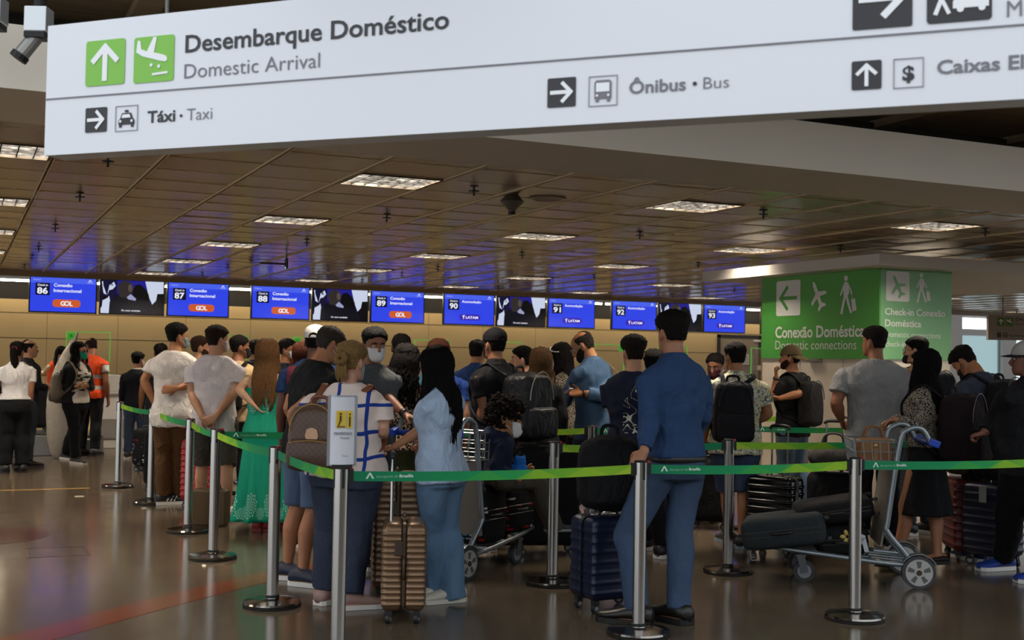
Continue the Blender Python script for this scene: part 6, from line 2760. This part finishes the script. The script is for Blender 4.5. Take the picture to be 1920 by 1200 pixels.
# priority notice on the near post
q = POSTS['S6']
n = empty('priority_notice', (q.x, q.y, .962), 0, 'white curved notice with yellow pictograms on top of the near left barrier post', 'notice')
yaw = -YAW + radians(18)
R = Matrix.Rotation(yaw, 3, 'Z')
g = G()
arc = []
for i in range(13):
    x = -.062 + .124 * i / 12
    arc.append((x, -.022 + .020 * (x / .062) ** 2))
g.poly([R @ V((x, y, .012)) for x, y in arc] + [R @ V((x, y + .006, .012)) for x, y in reversed(arc)], V((0, 0, .335)))
obj('board', g, mat('#d4d3da', .4), n)
g = G()
g.poly([R @ V((x * 1.10, y * 1.0 + .007, .006)) for x, y in arc] + [R @ V((x * 1.10, y + .016, .006)) for x, y in reversed(arc)], V((0, 0, .350)))
g.box(R @ V((-.068, .004, .18)), (.012, .016, .35), R)
g.box(R @ V((.068, .004, .18)), (.012, .016, .35), R)
obj('holder', g, mat('#a9adb2', .35, .8), n)
g = G()
g.box((0, 0, .004), (.10, .05, .016), R)
obj('foot_bracket', g, M_RUB, n)
pl = Plane(R @ V((0, -.0235, .012)), R @ V((1, 0, 0)), (0, 0, 1), n)
pl.w = None
YEL = mat('#d8b428', .5)
pl.art('pictogram', [rect(-.036, .182, .012, .268), rect(.018, .182, .046, .268)], YEL, -.0005)
pl.art('pictogram_figure', [circ(-.014, .252, .006), rect(-.019, .215, -.009, .244), [(-.028, .192), (-.022, .192), (-.009, .222), (-.017, .222)], rect(-.03, .186, .008, .191), circ(.032, .25, .005), rect(.028, .19, .036, .24)], INK, .0012)
pl.text('notice_lettering', 'PRIORIDADE', -.046, .148, .092, .014, INK2, .02, .0012)
pl.text('notice_lettering', 'Priority', -.012, .128, .046, .011, INK2, .01, .0012)
pl.text('notice_lettering', 'Brasília', -.0, .040, .028, .009, INKT, .0, .0012)

# ================================================================== luggage
CHROME = mat('#c9c9c9', .18, 1.0)


def rot_root(name, loc, az, label, cat='suitcase', group=None):
    r = empty(name, loc, 0, label, cat, group)
    r.rotation_euler = (0, 0, -az)
    return r


def suitcase(loc, az, label, m, w=.36, d=.24, h=.52, ribs=11, wheel=.035, handle=0.0, hm=None, band=None, soft=False, tagc=None, hside=1, bandm=None, ribd=.006, locks=True, lay=None):
    """Upright trolley case: w along local x, d along local y, wheels under it; handle = how far the telescopic handle is out."""
    r = rot_root('suitcase', loc, az, label)
    zb = wheel * 2 + .012
    g = G()
    n = 90 if ribs else 24
    rr = .045 if not soft else .06
    for side in (-1, 1):
        rs = []
        c = V((0, side * (d / 4 + .001), zb))
        for i in range(n + 1):
            t = i / n
            z = h * t
            e = 1.0
            if z < rr:
                e = sqrt(max(0, 1 - ((rr - z) / rr) ** 2))
            elif z > h - rr:
                e = sqrt(max(0, 1 - ((z - h + rr) / rr) ** 2))
            ins = rr * (1 - e)
            rb = 0
            if ribs and .07 < t < .93:
                rb = ribd * max(0, sin(2 * pi * ribs * (t - .07) / .86))
            hx = w / 2 - ins - .004 + rb
            hy = d / 4 - ins * .8 - .002
            rg = rrect_ring(c + V((0, side * rb * .5, z)), V((1, 0, 0)), V((0, 1, 0)), max(.02, hx), max(.012, hy + rb * .5), min(.03, max(.011, hy * .8)))
            rs.append(rg)
        g.rings(rs)
    shell_ = obj('shell', g, m, r, smooth=True)
    g = G()
    g.rings([[V((x, y * .0 + s * .008, z + zb)) for x, z in rr_path(w / 2 + .001, h, .05)] for s in (-1, 1)], cap=True)
    obj('zip_band', g, bandm or mat('#2b2622', .5), r)
    for sx in (-1, 1):
        for sy in (-1, 1):
            g = G()
            c = V((sx * (w / 2 - .05), sy * (d / 2 - .045), wheel))
            g.disc(c, (.35 * sx, 1, 0), wheel, .022, 20)
            wl = obj('wheel', g, mat('#141414', .5), r)
            g = G()
            g.disc(c, (.35 * sx, 1, 0), wheel * .55, .026, 14)
            obj('hub', g, mat('#8d8a86', .35, .5), wl)
            g = G()
            g.b2((c.x - .018, c.y - .018, wheel * 1.3), (c.x + .018, c.y + .018, zb + .03))
            obj('caster_fork', g, mat('#191817', .5), r)
    g = G()
    g.tube(bez([V((-.07, 0, zb + h - .004)), V((-.05, 0, zb + h + .026)), V((.05, 0, zb + h + .026)), V((.07, 0, zb + h - .004))], 4), .010, 8, .8)
    obj('top_handle', g, hm or mat('#2a2522', .45), r, smooth=True)
    g = G()
    g.tube(bez([V((w / 2 - .002, 0, zb + h * .62)), V((w / 2 + .026, 0, zb + h * .58)), V((w / 2 + .026, 0, zb + h * .42)), V((w / 2 - .002, 0, zb + h * .38))], 4), .010, 8, .8)
    obj('side_handle', g, hm or mat('#2a2522', .45), r, smooth=True)
    if locks:
        g = G()
        g.box(V((w / 2 + .004, -.03, zb + h * .72)), (.010, .045, .08))
        obj('lock', g, hm or mat('#4a403a', .35, .4), r, bevel=.003)
    if handle:
        for sx in (-1, 1):
            g = G()
            g.tube([V((sx * .07, hside * (d / 2 - .05), zb + h - .04)), V((sx * .07, hside * (d / 2 - .05), zb + h + handle))], .0085, 10)
            obj('handle_tube', g, CHROME if handle > 0 else M_RUB, r)
        g = G()
        g.tube(bez([V((x_, hside * (d / 2 - .05), zb + h + handle + z_)) for x_, z_ in ((-.085, -.01), (-.06, .015), (.06, .015), (.085, -.01))], 4), .014, 10)
        obj('handle_grip', g, mat('#17171a', .45), r, smooth=True)
    if tagc:
        g = G()
        g.b2((-.03, -d / 2 - .02, zb + h - .14), (.03, -d / 2 - .017, zb + h - .02))
        obj('luggage_tag', g, mat(tagc, .6), r)
    return r


def rr_path(hx, h, r, k=6):
    out = []
    for cx, cz, a0 in ((hx - r, h - r, 0), (-hx + r, h - r, 90), (-hx + r, r, 180), (hx - r, r, 270)):
        for i in range(k + 1):
            a = radians(a0 + 90 * i / k)
            out.append((cx + r * cos(a), cz + r * sin(a)))
    return out


def az_at(loc, face):
    return atan2(loc.x, loc.y) + radians(face)


BRONZE = mat('#7d6148', .32, .55, var=.06)
BRONZE2 = mat('#6d5642', .34, .55, var=.06)
q = px0(755, 1160)
suitcase(q, az_at(q, 90), 'small bronze ribbed suitcase standing before the large bronze one', BRONZE, .36, .25, .50, 13, .030, .37, hside=-1, hm= mat('#4a3c31', .4, .4), bandm=mat('#4b3b2d', .4, .3))
q = px0(742, 1122)
q = V((q.x, q.y, 0))
q2 = atd(745, 900, 7.62)
q = V((q2.x, q2.y, 0))
suitcase(q, az_at(q, 88), 'large bronze ribbed suitcase behind the small bronze one', BRONZE2, .46, .30, .70, 16, .034, 0, mat('#4a3c31', .4, .4), bandm=mat('#463729', .4, .3))
q = px0(1138, 1140)
NAVYC = mat('#141d36', .38, .1, var=.05)
suitcase(q, az_at(q, -35), 'navy blue ribbed suitcase beside the tall person in blue shirt', NAVYC, .40, .27, .50, 7, .03, .30, mat('#101626', .4), bandm=mat('#0d1322', .5), ribd=.005)
top = V((q.x, q.y, .58))
bag = rot_root('backpack', V((q.x, q.y, .599)) + V((FW.x, FW.y, 0)).normalized() * -.05, az_at(q, -10), 'bulky black backpack resting on top of the navy suitcase', 'backpack')
g = G()
softbox(g, V((0, 0, 0)), .37, .24, .46, .10, .02)
o = obj('bag', g, cloth('#131315'), bag, smooth=True)
remesh(o, .01, 3, .03, .15)
g = G()
softbox(g, V((0, -.13, .05)), .29, .07, .22, .035, .01)
obj('front_pocket', g, cloth('#161618'), bag, smooth=True)
g = G()
g.tube(bez([V((-.05, .02, .43)), V((-.04, .02, .51)), V((.04, .02, .51)), V((.05, .02, .43))], 4), .012, 8, .6)
obj('grab_handle', g, cloth('#131315'), bag, smooth=True)
for sx in (-1, 1):
    g = G()
    g.tube(bez([V((sx * .09, .11, .42)), V((sx * .13, .16, .34)), V((sx * .14, .15, .16)), V((sx * .12, .11, .05))], 5), .024, 8, .35)
    obj('strap', g, cloth('#131315'), bag, smooth=True)

q = px0(1452, 1036)
GLOSS = mat('#0f0f10', .18, .1)
suitcase(q, az_at(q, 28), 'glossy black ribbed suitcase with tan zip left of the loaded cart', GLOSS, .40, .25, .54, 8, .032, .38, mat('#1b1a19', .3), bandm=mat('#6b6152', .5), ribd=.007)
q = V((*atd(1562, 900, 10.3).xy, 0))
suitcase(q, az_at(q, 8), 'black soft suitcase under the grey travel bag', cloth('#121213'), .42, .26, .52, 0, .03, .42, soft=True)
b = rot_root('travel_bag', V((q.x, q.y, .627)) + V((FW.x, FW.y, 0)).normalized() * -.03, az_at(q, 8), 'grey and black travel bag lying on the black soft suitcase', 'bag')
g = G()
softbox(g, V((0, 0, 0)), .40, .22, .22, .09, .03)
o = obj('bag', g, cloth('#4a4743'), b, smooth=True)
remesh(o, .01, 3, .02, .12)
g = G()
for s in (-1, 1):
    g.tube(bez([V((-.10, s * .08, .19)), V((-.06, s * .05, .29)), V((.06, s * .05, .29)), V((.10, s * .08, .19))], 5), .010, 6)
obj('handles', g, mat('#1b1a19', .5), b, smooth=True)
g = G()
g.tube(bez([V((-.19, -.02, .18)), V((-.0, -.02, .22)), V((.19, -.02, .18))], 6), .006, 6)
obj('zip', g, mat('#7d7a76', .4, .6), b)

q = V((*atd(1808, 960, 9.5).xy, 0))
suitcase(q, az_at(q, 75), 'dark red suitcase beside the dark blue one at right', mat('#571712', .4), .40, .26, .56, 8, .034, 0, bandm=mat('#8a4a2a', .4, .4))
q2 = V((*atd(1862, 960, 9.2).xy, 0))
suitcase(q2, az_at(q2, 30), 'dark blue suitcase pulled by the person in black sweatshirt', mat('#0e1426', .4), .38, .26, .55, 8, .034, .58, bandm=mat('#0a0d18', .5), tagc='#7d7a76')
b = rot_root('travel_bag', V((q.x, q.y, .662)), az_at(q, 70), 'beige soft bag sitting on the dark red suitcase', 'bag')
g = G()
softbox(g, V((0, 0, 0)), .30, .30, .26, .10, .03)
o = obj('bag', g, cloth('#6d6250'), b, smooth=True)
remesh(o, .01, 3, .04, .12)
g = G()
g.tube(bez([V((-.08, 0, .24)), V((-.04, 0, .33)), V((.04, 0, .33)), V((.08, 0, .24))], 5), .010, 6)
obj('handles', g, cloth('#564c3c'), b, smooth=True)
b = rot_root('travel_bag', V((q2.x, q2.y, .652)) + V((RT.x, RT.y, 0)) * .02 - V((FW.x, FW.y, 0)).normalized() * .02, az_at(q2, 20), 'black soft bag sitting on the dark blue suitcase', 'bag')
g = G()
softbox(g, V((0, 0, 0)), .32, .18, .24, .08, .03)
o = obj('bag', g, cloth('#1a1a1c'), b, smooth=True)
remesh(o, .01, 3, .03, .12)
g = G()
g.tube(bez([V((-.08, 0, .22)), V((-.04, 0, .30)), V((.04, 0, .30)), V((.08, 0, .22))], 5), .010, 6)
obj('handles', g, mat('#141414', .5), b, smooth=True)

q = V((*atd(384, 930, 11.75).xy, 0))
suitcase(q, az_at(q, 40), 'bright red suitcase behind the bare legs in grey shorts', mat('#9a1410', .4), .42, .27, .60, 9, .034, 0, bandm=mat('#1a1010', .5))
q = px0(394, 985)
b = rot_root('paper_bag', q, az_at(q, 15), 'brown paper bag standing on the floor between the bare legs', 'paper bag')
g = G()
softbox(g, V((0, 0, 0)), .30, .17, .32, .012, .008)
obj('bag', g, mat('#4d3a22', .75, bump=.4, bs=14), b)
g = G()
for s in (-1, 1):
    g.tube(bez([V((-.06, s * .07, .315)), V((-.04, s * .05, .38)), V((.04, s * .05, .38)), V((.06, s * .07, .315))], 4), .005, 6)
obj('handles', g, mat('#5d482e', .7), b)
q = V((*atd(66, 760, 17.5).xy, 0))
cy_ = 19.35
q = ony(68, 760, cy_)
suitcase(V((q.x, q.y, .31)), az_at(q, 10), 'tall black suitcase standing on the conveyor at far left', cloth('#0f0f10'), .36, .24, .62, 0, .025, 0, soft=True)
q = V((*atd(305, 860, 13.2).xy, 0))
suitcase(q, az_at(q, 20), 'plain black suitcase half hidden behind the brown trousers', cloth('#101011'), .36, .24, .60, 0, .03, 0, soft=True)
q = V((*atd(1024, 900, 9.4).xy, 0))
suitcase(q, az_at(q, -8), 'large plain black suitcase under the fist of the bald person', cloth('#0d0d0e', fold=.3), .50, .30, .76, 0, .034, 0, soft=True)
q = V((*atd(1332, 920, 11.0).xy, 0))
suitcase(q, az_at(q, 5), 'black suitcase left of the denim shorts', cloth('#0f0f10'), .36, .25, .56, 0, .03, .30, soft=True)


def patch_mat():
    t = NT('patchwork_print')
    p = t.co()
    br = t.n('ShaderNodeTexBrick')
    t.put(br.inputs['Vector'], t.mapv(p, (1, 1, 1), (radians(90), 0, 0)))
    br.inputs['Color1'].default_value = (0, 0, 0, 1)
    br.inputs['Color2'].default_value = (1, 1, 1, 1)
    br.inputs['Mortar'].default_value = (0, 0, 0, 1)
    br.inputs['Scale'].default_value = 9
    br.inputs['Mortar Size'].default_value = .06
    v = t.sep(br.outputs['Color'])[0]
    k = t.voro(t.mapv(p, (1, 1, .5)), 17, out='Color')
    kx = t.sep(k)[0]
    c = t.ramp(kx, [(0, '#101012'), (.40, '#101012'), (.401, '#a3181c'), (.56, '#a3181c'), (.561, '#7b93a6'), (.70, '#d0ccc4'), (.80, '#111113')], 'CONSTANT')
    c = t.mix(t.ma('GREATER_THAN', v, .6), '#101012', c)
    return t.set(c, .7, 0, .2)


PATCH = patch_mat()
q = V((*atd(276, 830, 15.4).xy, 0))
suitcase(q, az_at(q, 30), 'small patterned suitcase left of the brown trousers near the conveyors', PATCH, .32, .22, .48, 0, .03, 0, soft=True)


# ------------------------------------------------------------------ luggage carts
TUBEM = mat('#8f979c', .35, .7)
WIRE = mat('#a9adb0', .3, .8)


def cart(wheel_px, front_px, near, label):
    A, B = px0(*wheel_px), px0(*front_px)
    f = (B - A).normalized()
    az = atan2(f.x, f.y)
    right = V((f.y, -f.x, 0))
    org = A - right * (near * .29)
    r = rot_root('luggage_cart', org, az, label, 'luggage cart', 'luggage carts')
    L = (B - A).length
    X = .27
    # deck frame
    g = G()
    for s in (-1, 1):
        g.tube(bez([V((s * X, -.03, .15)), V((s * X, .25, .165)), V((s * .22, .75, .21)), V((s * .15, 1.05, .235))], 5), .017, 10)
    for y, x, z in ((.0, .27, .15), (.3, .26, .17), (.55, .24, .19), (.8, .21, .215), (1.04, .15, .235)):
        g.tube([V((-x, y, z)), V((x, y, z))], .014, 8)
    for x in (-.1, 0, .1):
        g.tube([V((x * 1.3, .02, .155)), V((x, 1.03, .232))], .007, 6)
    obj('deck', g, TUBEM, r, smooth=True)
    g = G()
    for s in (-.06, .06):
        g.tube(bez([V((s, 1.03, .235)), V((s, 1.10, .22)), V((s, 1.11, .12)), V((s, 1.07, .115))], 4), .005, 6)
    g.tube([V((-.06, 1.11, .14)), V((.06, 1.11, .14))], .005, 6)
    obj('bumper_hoop', g, WIRE, r, smooth=True)
    for s in (-1, 1):
        g = G()
        g.tube(bez([V((s * X, .01, .14)), V((s * X, .10, .25)), V((s * X, .205, .38)), V((s * X, .20, .46)), V((s * X, .125, .98)), V((s * X, .075, 1.075)), V((s * X, -.02, 1.085)), V((s * X, -.085, .98))], 6), .019, 12)
        obj('upright', g, TUBEM, r, smooth=True)
    g = G()
    g.tube([V((-X - .03, -.09, .985)), V((X + .03, -.09, .985))], .021, 12)
    obj('handle_bar', g, mat('#14307d', .4), r, smooth=True)
    for s in (-1, 1):
        g = G()
        g.box(V((s * (X + .01), -.10, .99)), (.05, .075, .05), Matrix.Rotation(radians(20), 3, 'X'))
        obj('handle_end', g, mat('#1c46b0', .4), r, bevel=.008)
    # basket
    g = G()
    for z, e in ((.80, .0), (.86, .01), (.92, .02), (.99, .03)):
        y0, y1, x = .14 - e * .0, .40 + e, X - .015
        for a, b in (((-x, y0, z), (x, y0, z)), ((-x, y1, z), (x, y1, z)), ((-x, y0, z), (-x, y1, z)), ((x, y0, z), (x, y1, z))):
            g.tube([a, b], .0045 if z < .98 else .007, 5)
    for i in range(9):
        x = -X + .015 + (2 * X - .03) * i / 8
        g.tube([V((x, .14, .80)), V((x, .14, .99))], .0035, 5)
        g.tube([V((x, .40, .80)), V((x, .43, .99))], .0035, 5)
        g.tube([V((x, .14, .80)), V((x, .40, .80))], .0035, 5)
    for i in range(6):
        y = .14 + .26 * i / 5
        for s in (-1, 1):
            g.tube([V((s * (X - .015), y, .80)), V((s * (X - .015), y + .005 * i, .99))], .0035, 5)
    obj('basket', g, WIRE, r)
    g = G()
    g.rings([[V((-X + .02, .235, .27)), V((X - .02, .235, .27)), V((X - .02, .247, .27)), V((-X + .02, .247, .27))], [V((-X + .02, .155, .79)), V((X - .02, .155, .79)), V((X - .02, .167, .79)), V((-X + .02, .167, .79))]])
    obj('panel', g, mat('#7c756c', .5), r)
    # wheels
    for s in (-1, 1):
        g = G()
        g.tube([V((s * .265, 0, .112)), V((s * .315, 0, .112))], .112, 32)
        wl = obj('wheel', g, mat('#3c3c3e', .55), r)
        g = G()
        g.tube([V((s * .262, 0, .112)), V((s * .319, 0, .112))], .090, 32)
        obj('rim', g, mat('#b9b6b2', .4, .3), wl)
        g = G()
        for k in range(5):
            a = 2 * pi * k / 5 + .3
            for sg in (-1, 1):
                pts = [V((s * .3205, .030 * cos(a + sg * .30), .112 + .030 * sin(a + sg * .30))), V((s * .3205, .076 * cos(a + sg * .16), .112 + .076 * sin(a + sg * .16)))]
            g.poly([V((s * .3185, rr * cos(a + da), .112 + rr * sin(a + da))) for rr, da in ((.034, -.30), (.078, -.22), (.078, .22), (.034, .30))], V((s * .0025, 0, 0)))
        obj('spoke_gaps', g, mat('#5c5a58', .6), wl)
        g = G()
        g.disc(V((s * .3205, 0, .112)), (1, 0, 0), .018, .012, 14)
        obj('hub', g, mat('#4a3d32', .4, .5), wl)
        g = G()
        g.rings([[V((s * x, .122 * cos(a), .112 + .122 * sin(a))) for x in (.262, .322)] + [V((s * x, .128 * cos(a), .112 + .128 * sin(a))) for x in (.322, .262)] for a in [radians(35 + 120 * i / 12) for i in range(13)]])
        obj('mudguard', g, TUBEM, r)
        # front casters
        cx, cy = s * .20, L
        g = G()
        g.tube([V((cx - .018, cy, .075)), V((cx + .018, cy, .075))], .075, 24)
        w2 = obj('caster_wheel', g, mat('#2b2b2d', .6), r)
        g = G()
        g.tube([V((cx - .02, cy, .075)), V((cx + .02, cy, .075))], .048, 20)
        obj('caster_rim', g, mat('#77777a', .5), w2)
        g = G()
        for q in (-1, 1):
            g.box(V((cx + q * .026, cy + .012, .125)), (.006, .05, .12), Matrix.Rotation(radians(-14), 3, 'X'))
        g.box(V((cx, cy + .025, .185)), (.062, .07, .012))
        g.tube([V((cx, cy + .025, .185)), V((cx, cy + .025, .215))], .016, 10)
        obj('caster_fork', g, mat('#5d5f61', .4, .6), r)
    return r


def on_cart(r, x, y, z):
    return r.matrix_basis @ V((x, y, z))


c1 = cart((873, 1087), (985, 1060), 1, 'luggage cart with a small child seated on patterned suitcases')
c2 = cart((1722, 1104), (1510, 1095), -1, 'luggage cart loaded with dark suitcases, tan handbag in its wire basket')


def lying_case(r, x, y, z, label, m, w, d, h, tilt=0.0, yaw=0.0, wheels=True, extra=None):
    """A suitcase resting on the deck; w across the cart, d along it, h upwards."""
    p = on_cart(r, x, y, z)
    o = rot_root('suitcase', p, -r.rotation_euler.z + radians(yaw), label)
    T = Matrix.Rotation(radians(tilt), 3, 'X')
    g = G()
    softbox(g, V((0, 0, 0)), w, d, h, min(.05, h * .35), .008, ux=T @ V((1, 0, 0)), uy=T @ V((0, 1, 0)), uz=T @ V((0, 0, 1)))
    obj('shell', g, m, o, smooth=True)
    g = G()
    for zz in (h * .42, h * .58):
        pts = [T @ V((a, b, zz)) for a, b in [(w / 2 * cx, d / 2 * cy) for cx, cy in ((-1, -.88), (-.88, -1), (.88, -1), (1, -.88), (1, .88), (.88, 1), (-.88, 1), (-1, .88), (-1, -.88))]]
        pts = [q * 1.012 for q in pts]
        g.tube(pts, .004, 5)
    obj('zip', g, mat('#5b5650', .4, .5), o)
    g = G()
    for sx in (-1, 1):
        g.tube(bez([T @ V((sx * w * .5, -.07, h * .5)), T @ V((sx * (w * .5 + .025), -.04, h * .5)), T @ V((sx * (w * .5 + .025), .04, h * .5)), T @ V((sx * w * .5, .07, h * .5))], 4), .009, 6)
    obj('side_handle', g, mat('#1a1918', .5), o, smooth=True)
    if wheels:
        for sx in (-1, 1):
            for zz in (.18, .82):
                g = G()
                g.disc(T @ V((sx * w * .36, -d / 2 - .022 if wheels is True else d / 2 + .02, h * zz)), T @ V((0, 0, 1)), .022, .02, 14)
                obj('wheel', g, mat('#2a2a2c', .4), o)
    return o


# child's cart
lying_case(c1, 0.0, .42, .19, 'black suitcase with red and blue patches at the rear of the child\'s cart', PATCH, .48, .30, .42, wheels=False)
lying_case(c1, 0.0, .79, .225, 'black patterned suitcase under the knees of the seated child', PATCH, .44, .36, .36, wheels=False)
# right cart: dark cases laid down
p1 = lying_case(c2, -.07, .86, .235, 'dark grey suitcase lying at the front of the loaded cart', cloth('#2b3033', fold=.3), .46, .56, .22, tilt=-9, yaw=8)
p2 = lying_case(c2, .05, .48, .18, 'black suitcase with yellow bow and airline tags lying on the loaded cart', cloth('#111112', fold=.3), .46, .34, .20, tilt=-4)
lying_case(c2, .06, .52, .40, 'black suitcase with grey piping stacked on top of the loaded cart', cloth('#151516', fold=.3), .44, .52, .16, tilt=-10)
g = G()
for k in range(5):
    a = 2 * pi * k / 5
    g.ell(V((-.236, -.02 + .03 * cos(a), .14 + .03 * sin(a))), (.008, .022, .014), Matrix.Rotation(a, 3, 'X'), 10, 6)
obj('ribbon_bow', g, mat('#c4a95a', .6), p2, smooth=True, label='yellow ribbon bow')
g = G()
g.box(V((-.243, -.11, .12)), (.003, .035, .085), Matrix.Rotation(radians(25), 3, 'X'))
g.box(V((-.243, -.14, .09)), (.003, .03, .10), Matrix.Rotation(radians(-15), 3, 'X'))
obj('luggage_tag', g, mat('#c2c4c8', .5), p2)
# handbag in the basket
p = on_cart(c2, -.06, .27, .805)
hb = rot_root('handbag', p, -c2.rotation_euler.z, 'tan leather handbag standing in the wire basket of the right cart', 'handbag')
g = G()
softbox(g, V((0, 0, 0)), .20, .22, .20, .035, .012)
obj('bag', g, mat('#8a5f36', .5, var=.1), hb, smooth=True)
g = G()
g.b2((-.108, -.10, .10), (-.100, .10, .205))
obj('flap', g, mat('#94683c', .5), hb, bevel=.003)
g = G()
g.b2((-.113, -.012, .04), (-.106, .012, .19))
obj('buckle_strap', g, mat('#a1764a', .5), hb)
g = G()
g.ell((-.116, 0, .15), (.004, .014, .014))
obj('clasp', g, mat('#b99a5a', .3, .9), hb)
g = G()
for s in (-1, 1):
    g.tube(bez([V((s * .05, -.07, .19)), V((s * .04, -.04, .27)), V((s * .04, .04, .27)), V((s * .05, .07, .19))], 5), .007, 8)
obj('handles', g, mat('#7a522e', .5), hb, smooth=True)

# seated child
p = P('small child with dark curly hair and navy hooded jacket sitting on the cart suitcases', 936, 8.62, h=1.02, face=70, look=82, nod=6, tone='#a8754f', seat=.66, hs=1.38, w=1.12,
      feet=[(1042, 1000, 70), (1052, 1000, 70)], knees=[(1002, 905, .06), (1012, 905, -.12)], lean=8, voxel=.006)
for i, sd in enumerate((-1, 1)):
    J, K, A, fd = p.legs[sd]
    A_ = p.px(1034 + 8 * i, 985, .06 - .16 * i)
    p.legs[sd] = [J, K, A_, radians(0)]
p.arm(-1, e=(958, 875, .12), w=(985, 878, .10), curl=.8)
p.arm(1, e=(930, 878, -.14), w=(965, 893, -.16), curl=.8)
p.body()
p.shirt(cloth('#1b2138'), 1.9, ease=.026, hem=.50, name='hooded_jacket', collar=True, sl_r=1.15)
p.pants(cloth('#4b443a'), cuff=.12, fit=1.15, ease=.014)
p.shoes(mat('#2d3138', .6), sole='#8a8f96')
p.hair('#1a110c', vol=.012)
p.curls('#1c120d', vol=.042, n=520, size=.0145)
p.mask('#d6d6d8')
g = G()
g.ell(p.T(0, -.075, .80), (.085, .05, .06))
p.part('hood', g, cloth('#1f2740'))
toy = empty('plush_toy', p.wld(p.px(975, 882, -.06)), 0, 'bright blue plush toy held by the seated child', 'toy')
g = G()
for c, r_ in (((0, 0, 0), (.06, .055, .055)), ((.0, .0, .06), (.045, .045, .042)), ((.06, .0, -.02), (.04, .025, .022)), ((-.05, .02, .01), (.03, .022, .035)), ((.03, 0, .095), (.014, .012, .018)), ((-.03, 0, .095), (.014, .012, .018))):
    g.ell(c, r_)
remesh(obj('plush_body', g, cloth('#1f66b8', fold=.3), toy, smooth=True), .007, 3)

# wrapped board
zb_ = 16.95
base = V((*atd(110, 860, zb_).xy, 0))
spine = bez([atd(x_, y_, zb_) - base for x_, y_ in ((110, 861), (108, 800), (110, 745), (117, 700), (129, 660), (147, 623))], 12)
d = spine[-1]
wb_ = empty('wrapped_board', base, 0, 'tall board wrapped in crumpled clear plastic standing upright before the conveyors', 'wrapped board')
g = G()
ax = V((RT.x, RT.y, 0)).normalized()
rs = []
N = 60
for i in range(N + 1):
    t = i / N
    w_ = interp([(0, .05), (.03, .11), (.12, .15), (.3, .165), (.5, .155), (.65, .125), (.8, .082), (.92, .035), (1, .008)], t)[0]
    c = spine[int(t * (len(spine) - 1))]
    c = V((c.x, c.y, max(0, c.z)))
    rs.append([c + (ax * (w_ * cos(a)) + V((-ax.y, ax.x, 0)) * (w_ * .42 * sin(a))) * (1 + .05 * noise.noise(V((cos(a) * 3, sin(a) * 3, t * 26)))) for a in [2 * pi * j / 40 for j in range(40)]])
g.rings(rs)
t = NT('crumpled_plastic')
pp = t.co()
n1 = t.noise(t.mapv(pp, (1, 1, .6)), 16, 5, .7, 1.5)
t.bump(n1, 1.0, .03)
obj('plastic_wrap', g, t.set(t.mix(n1, '#a2957f', '#c9c0b0'), .22, 0, .6), wb_, smooth=True)
g = G()
c = d * .42 - V((FW.x, FW.y, 0)).normalized() * .075
g.box(c + ax * .02, (.12, .008, .05), Matrix.Rotation(-YAW, 3, 'Z'))
obj('address_label', g, mat('#b5a23a', .6), wb_)
finish()
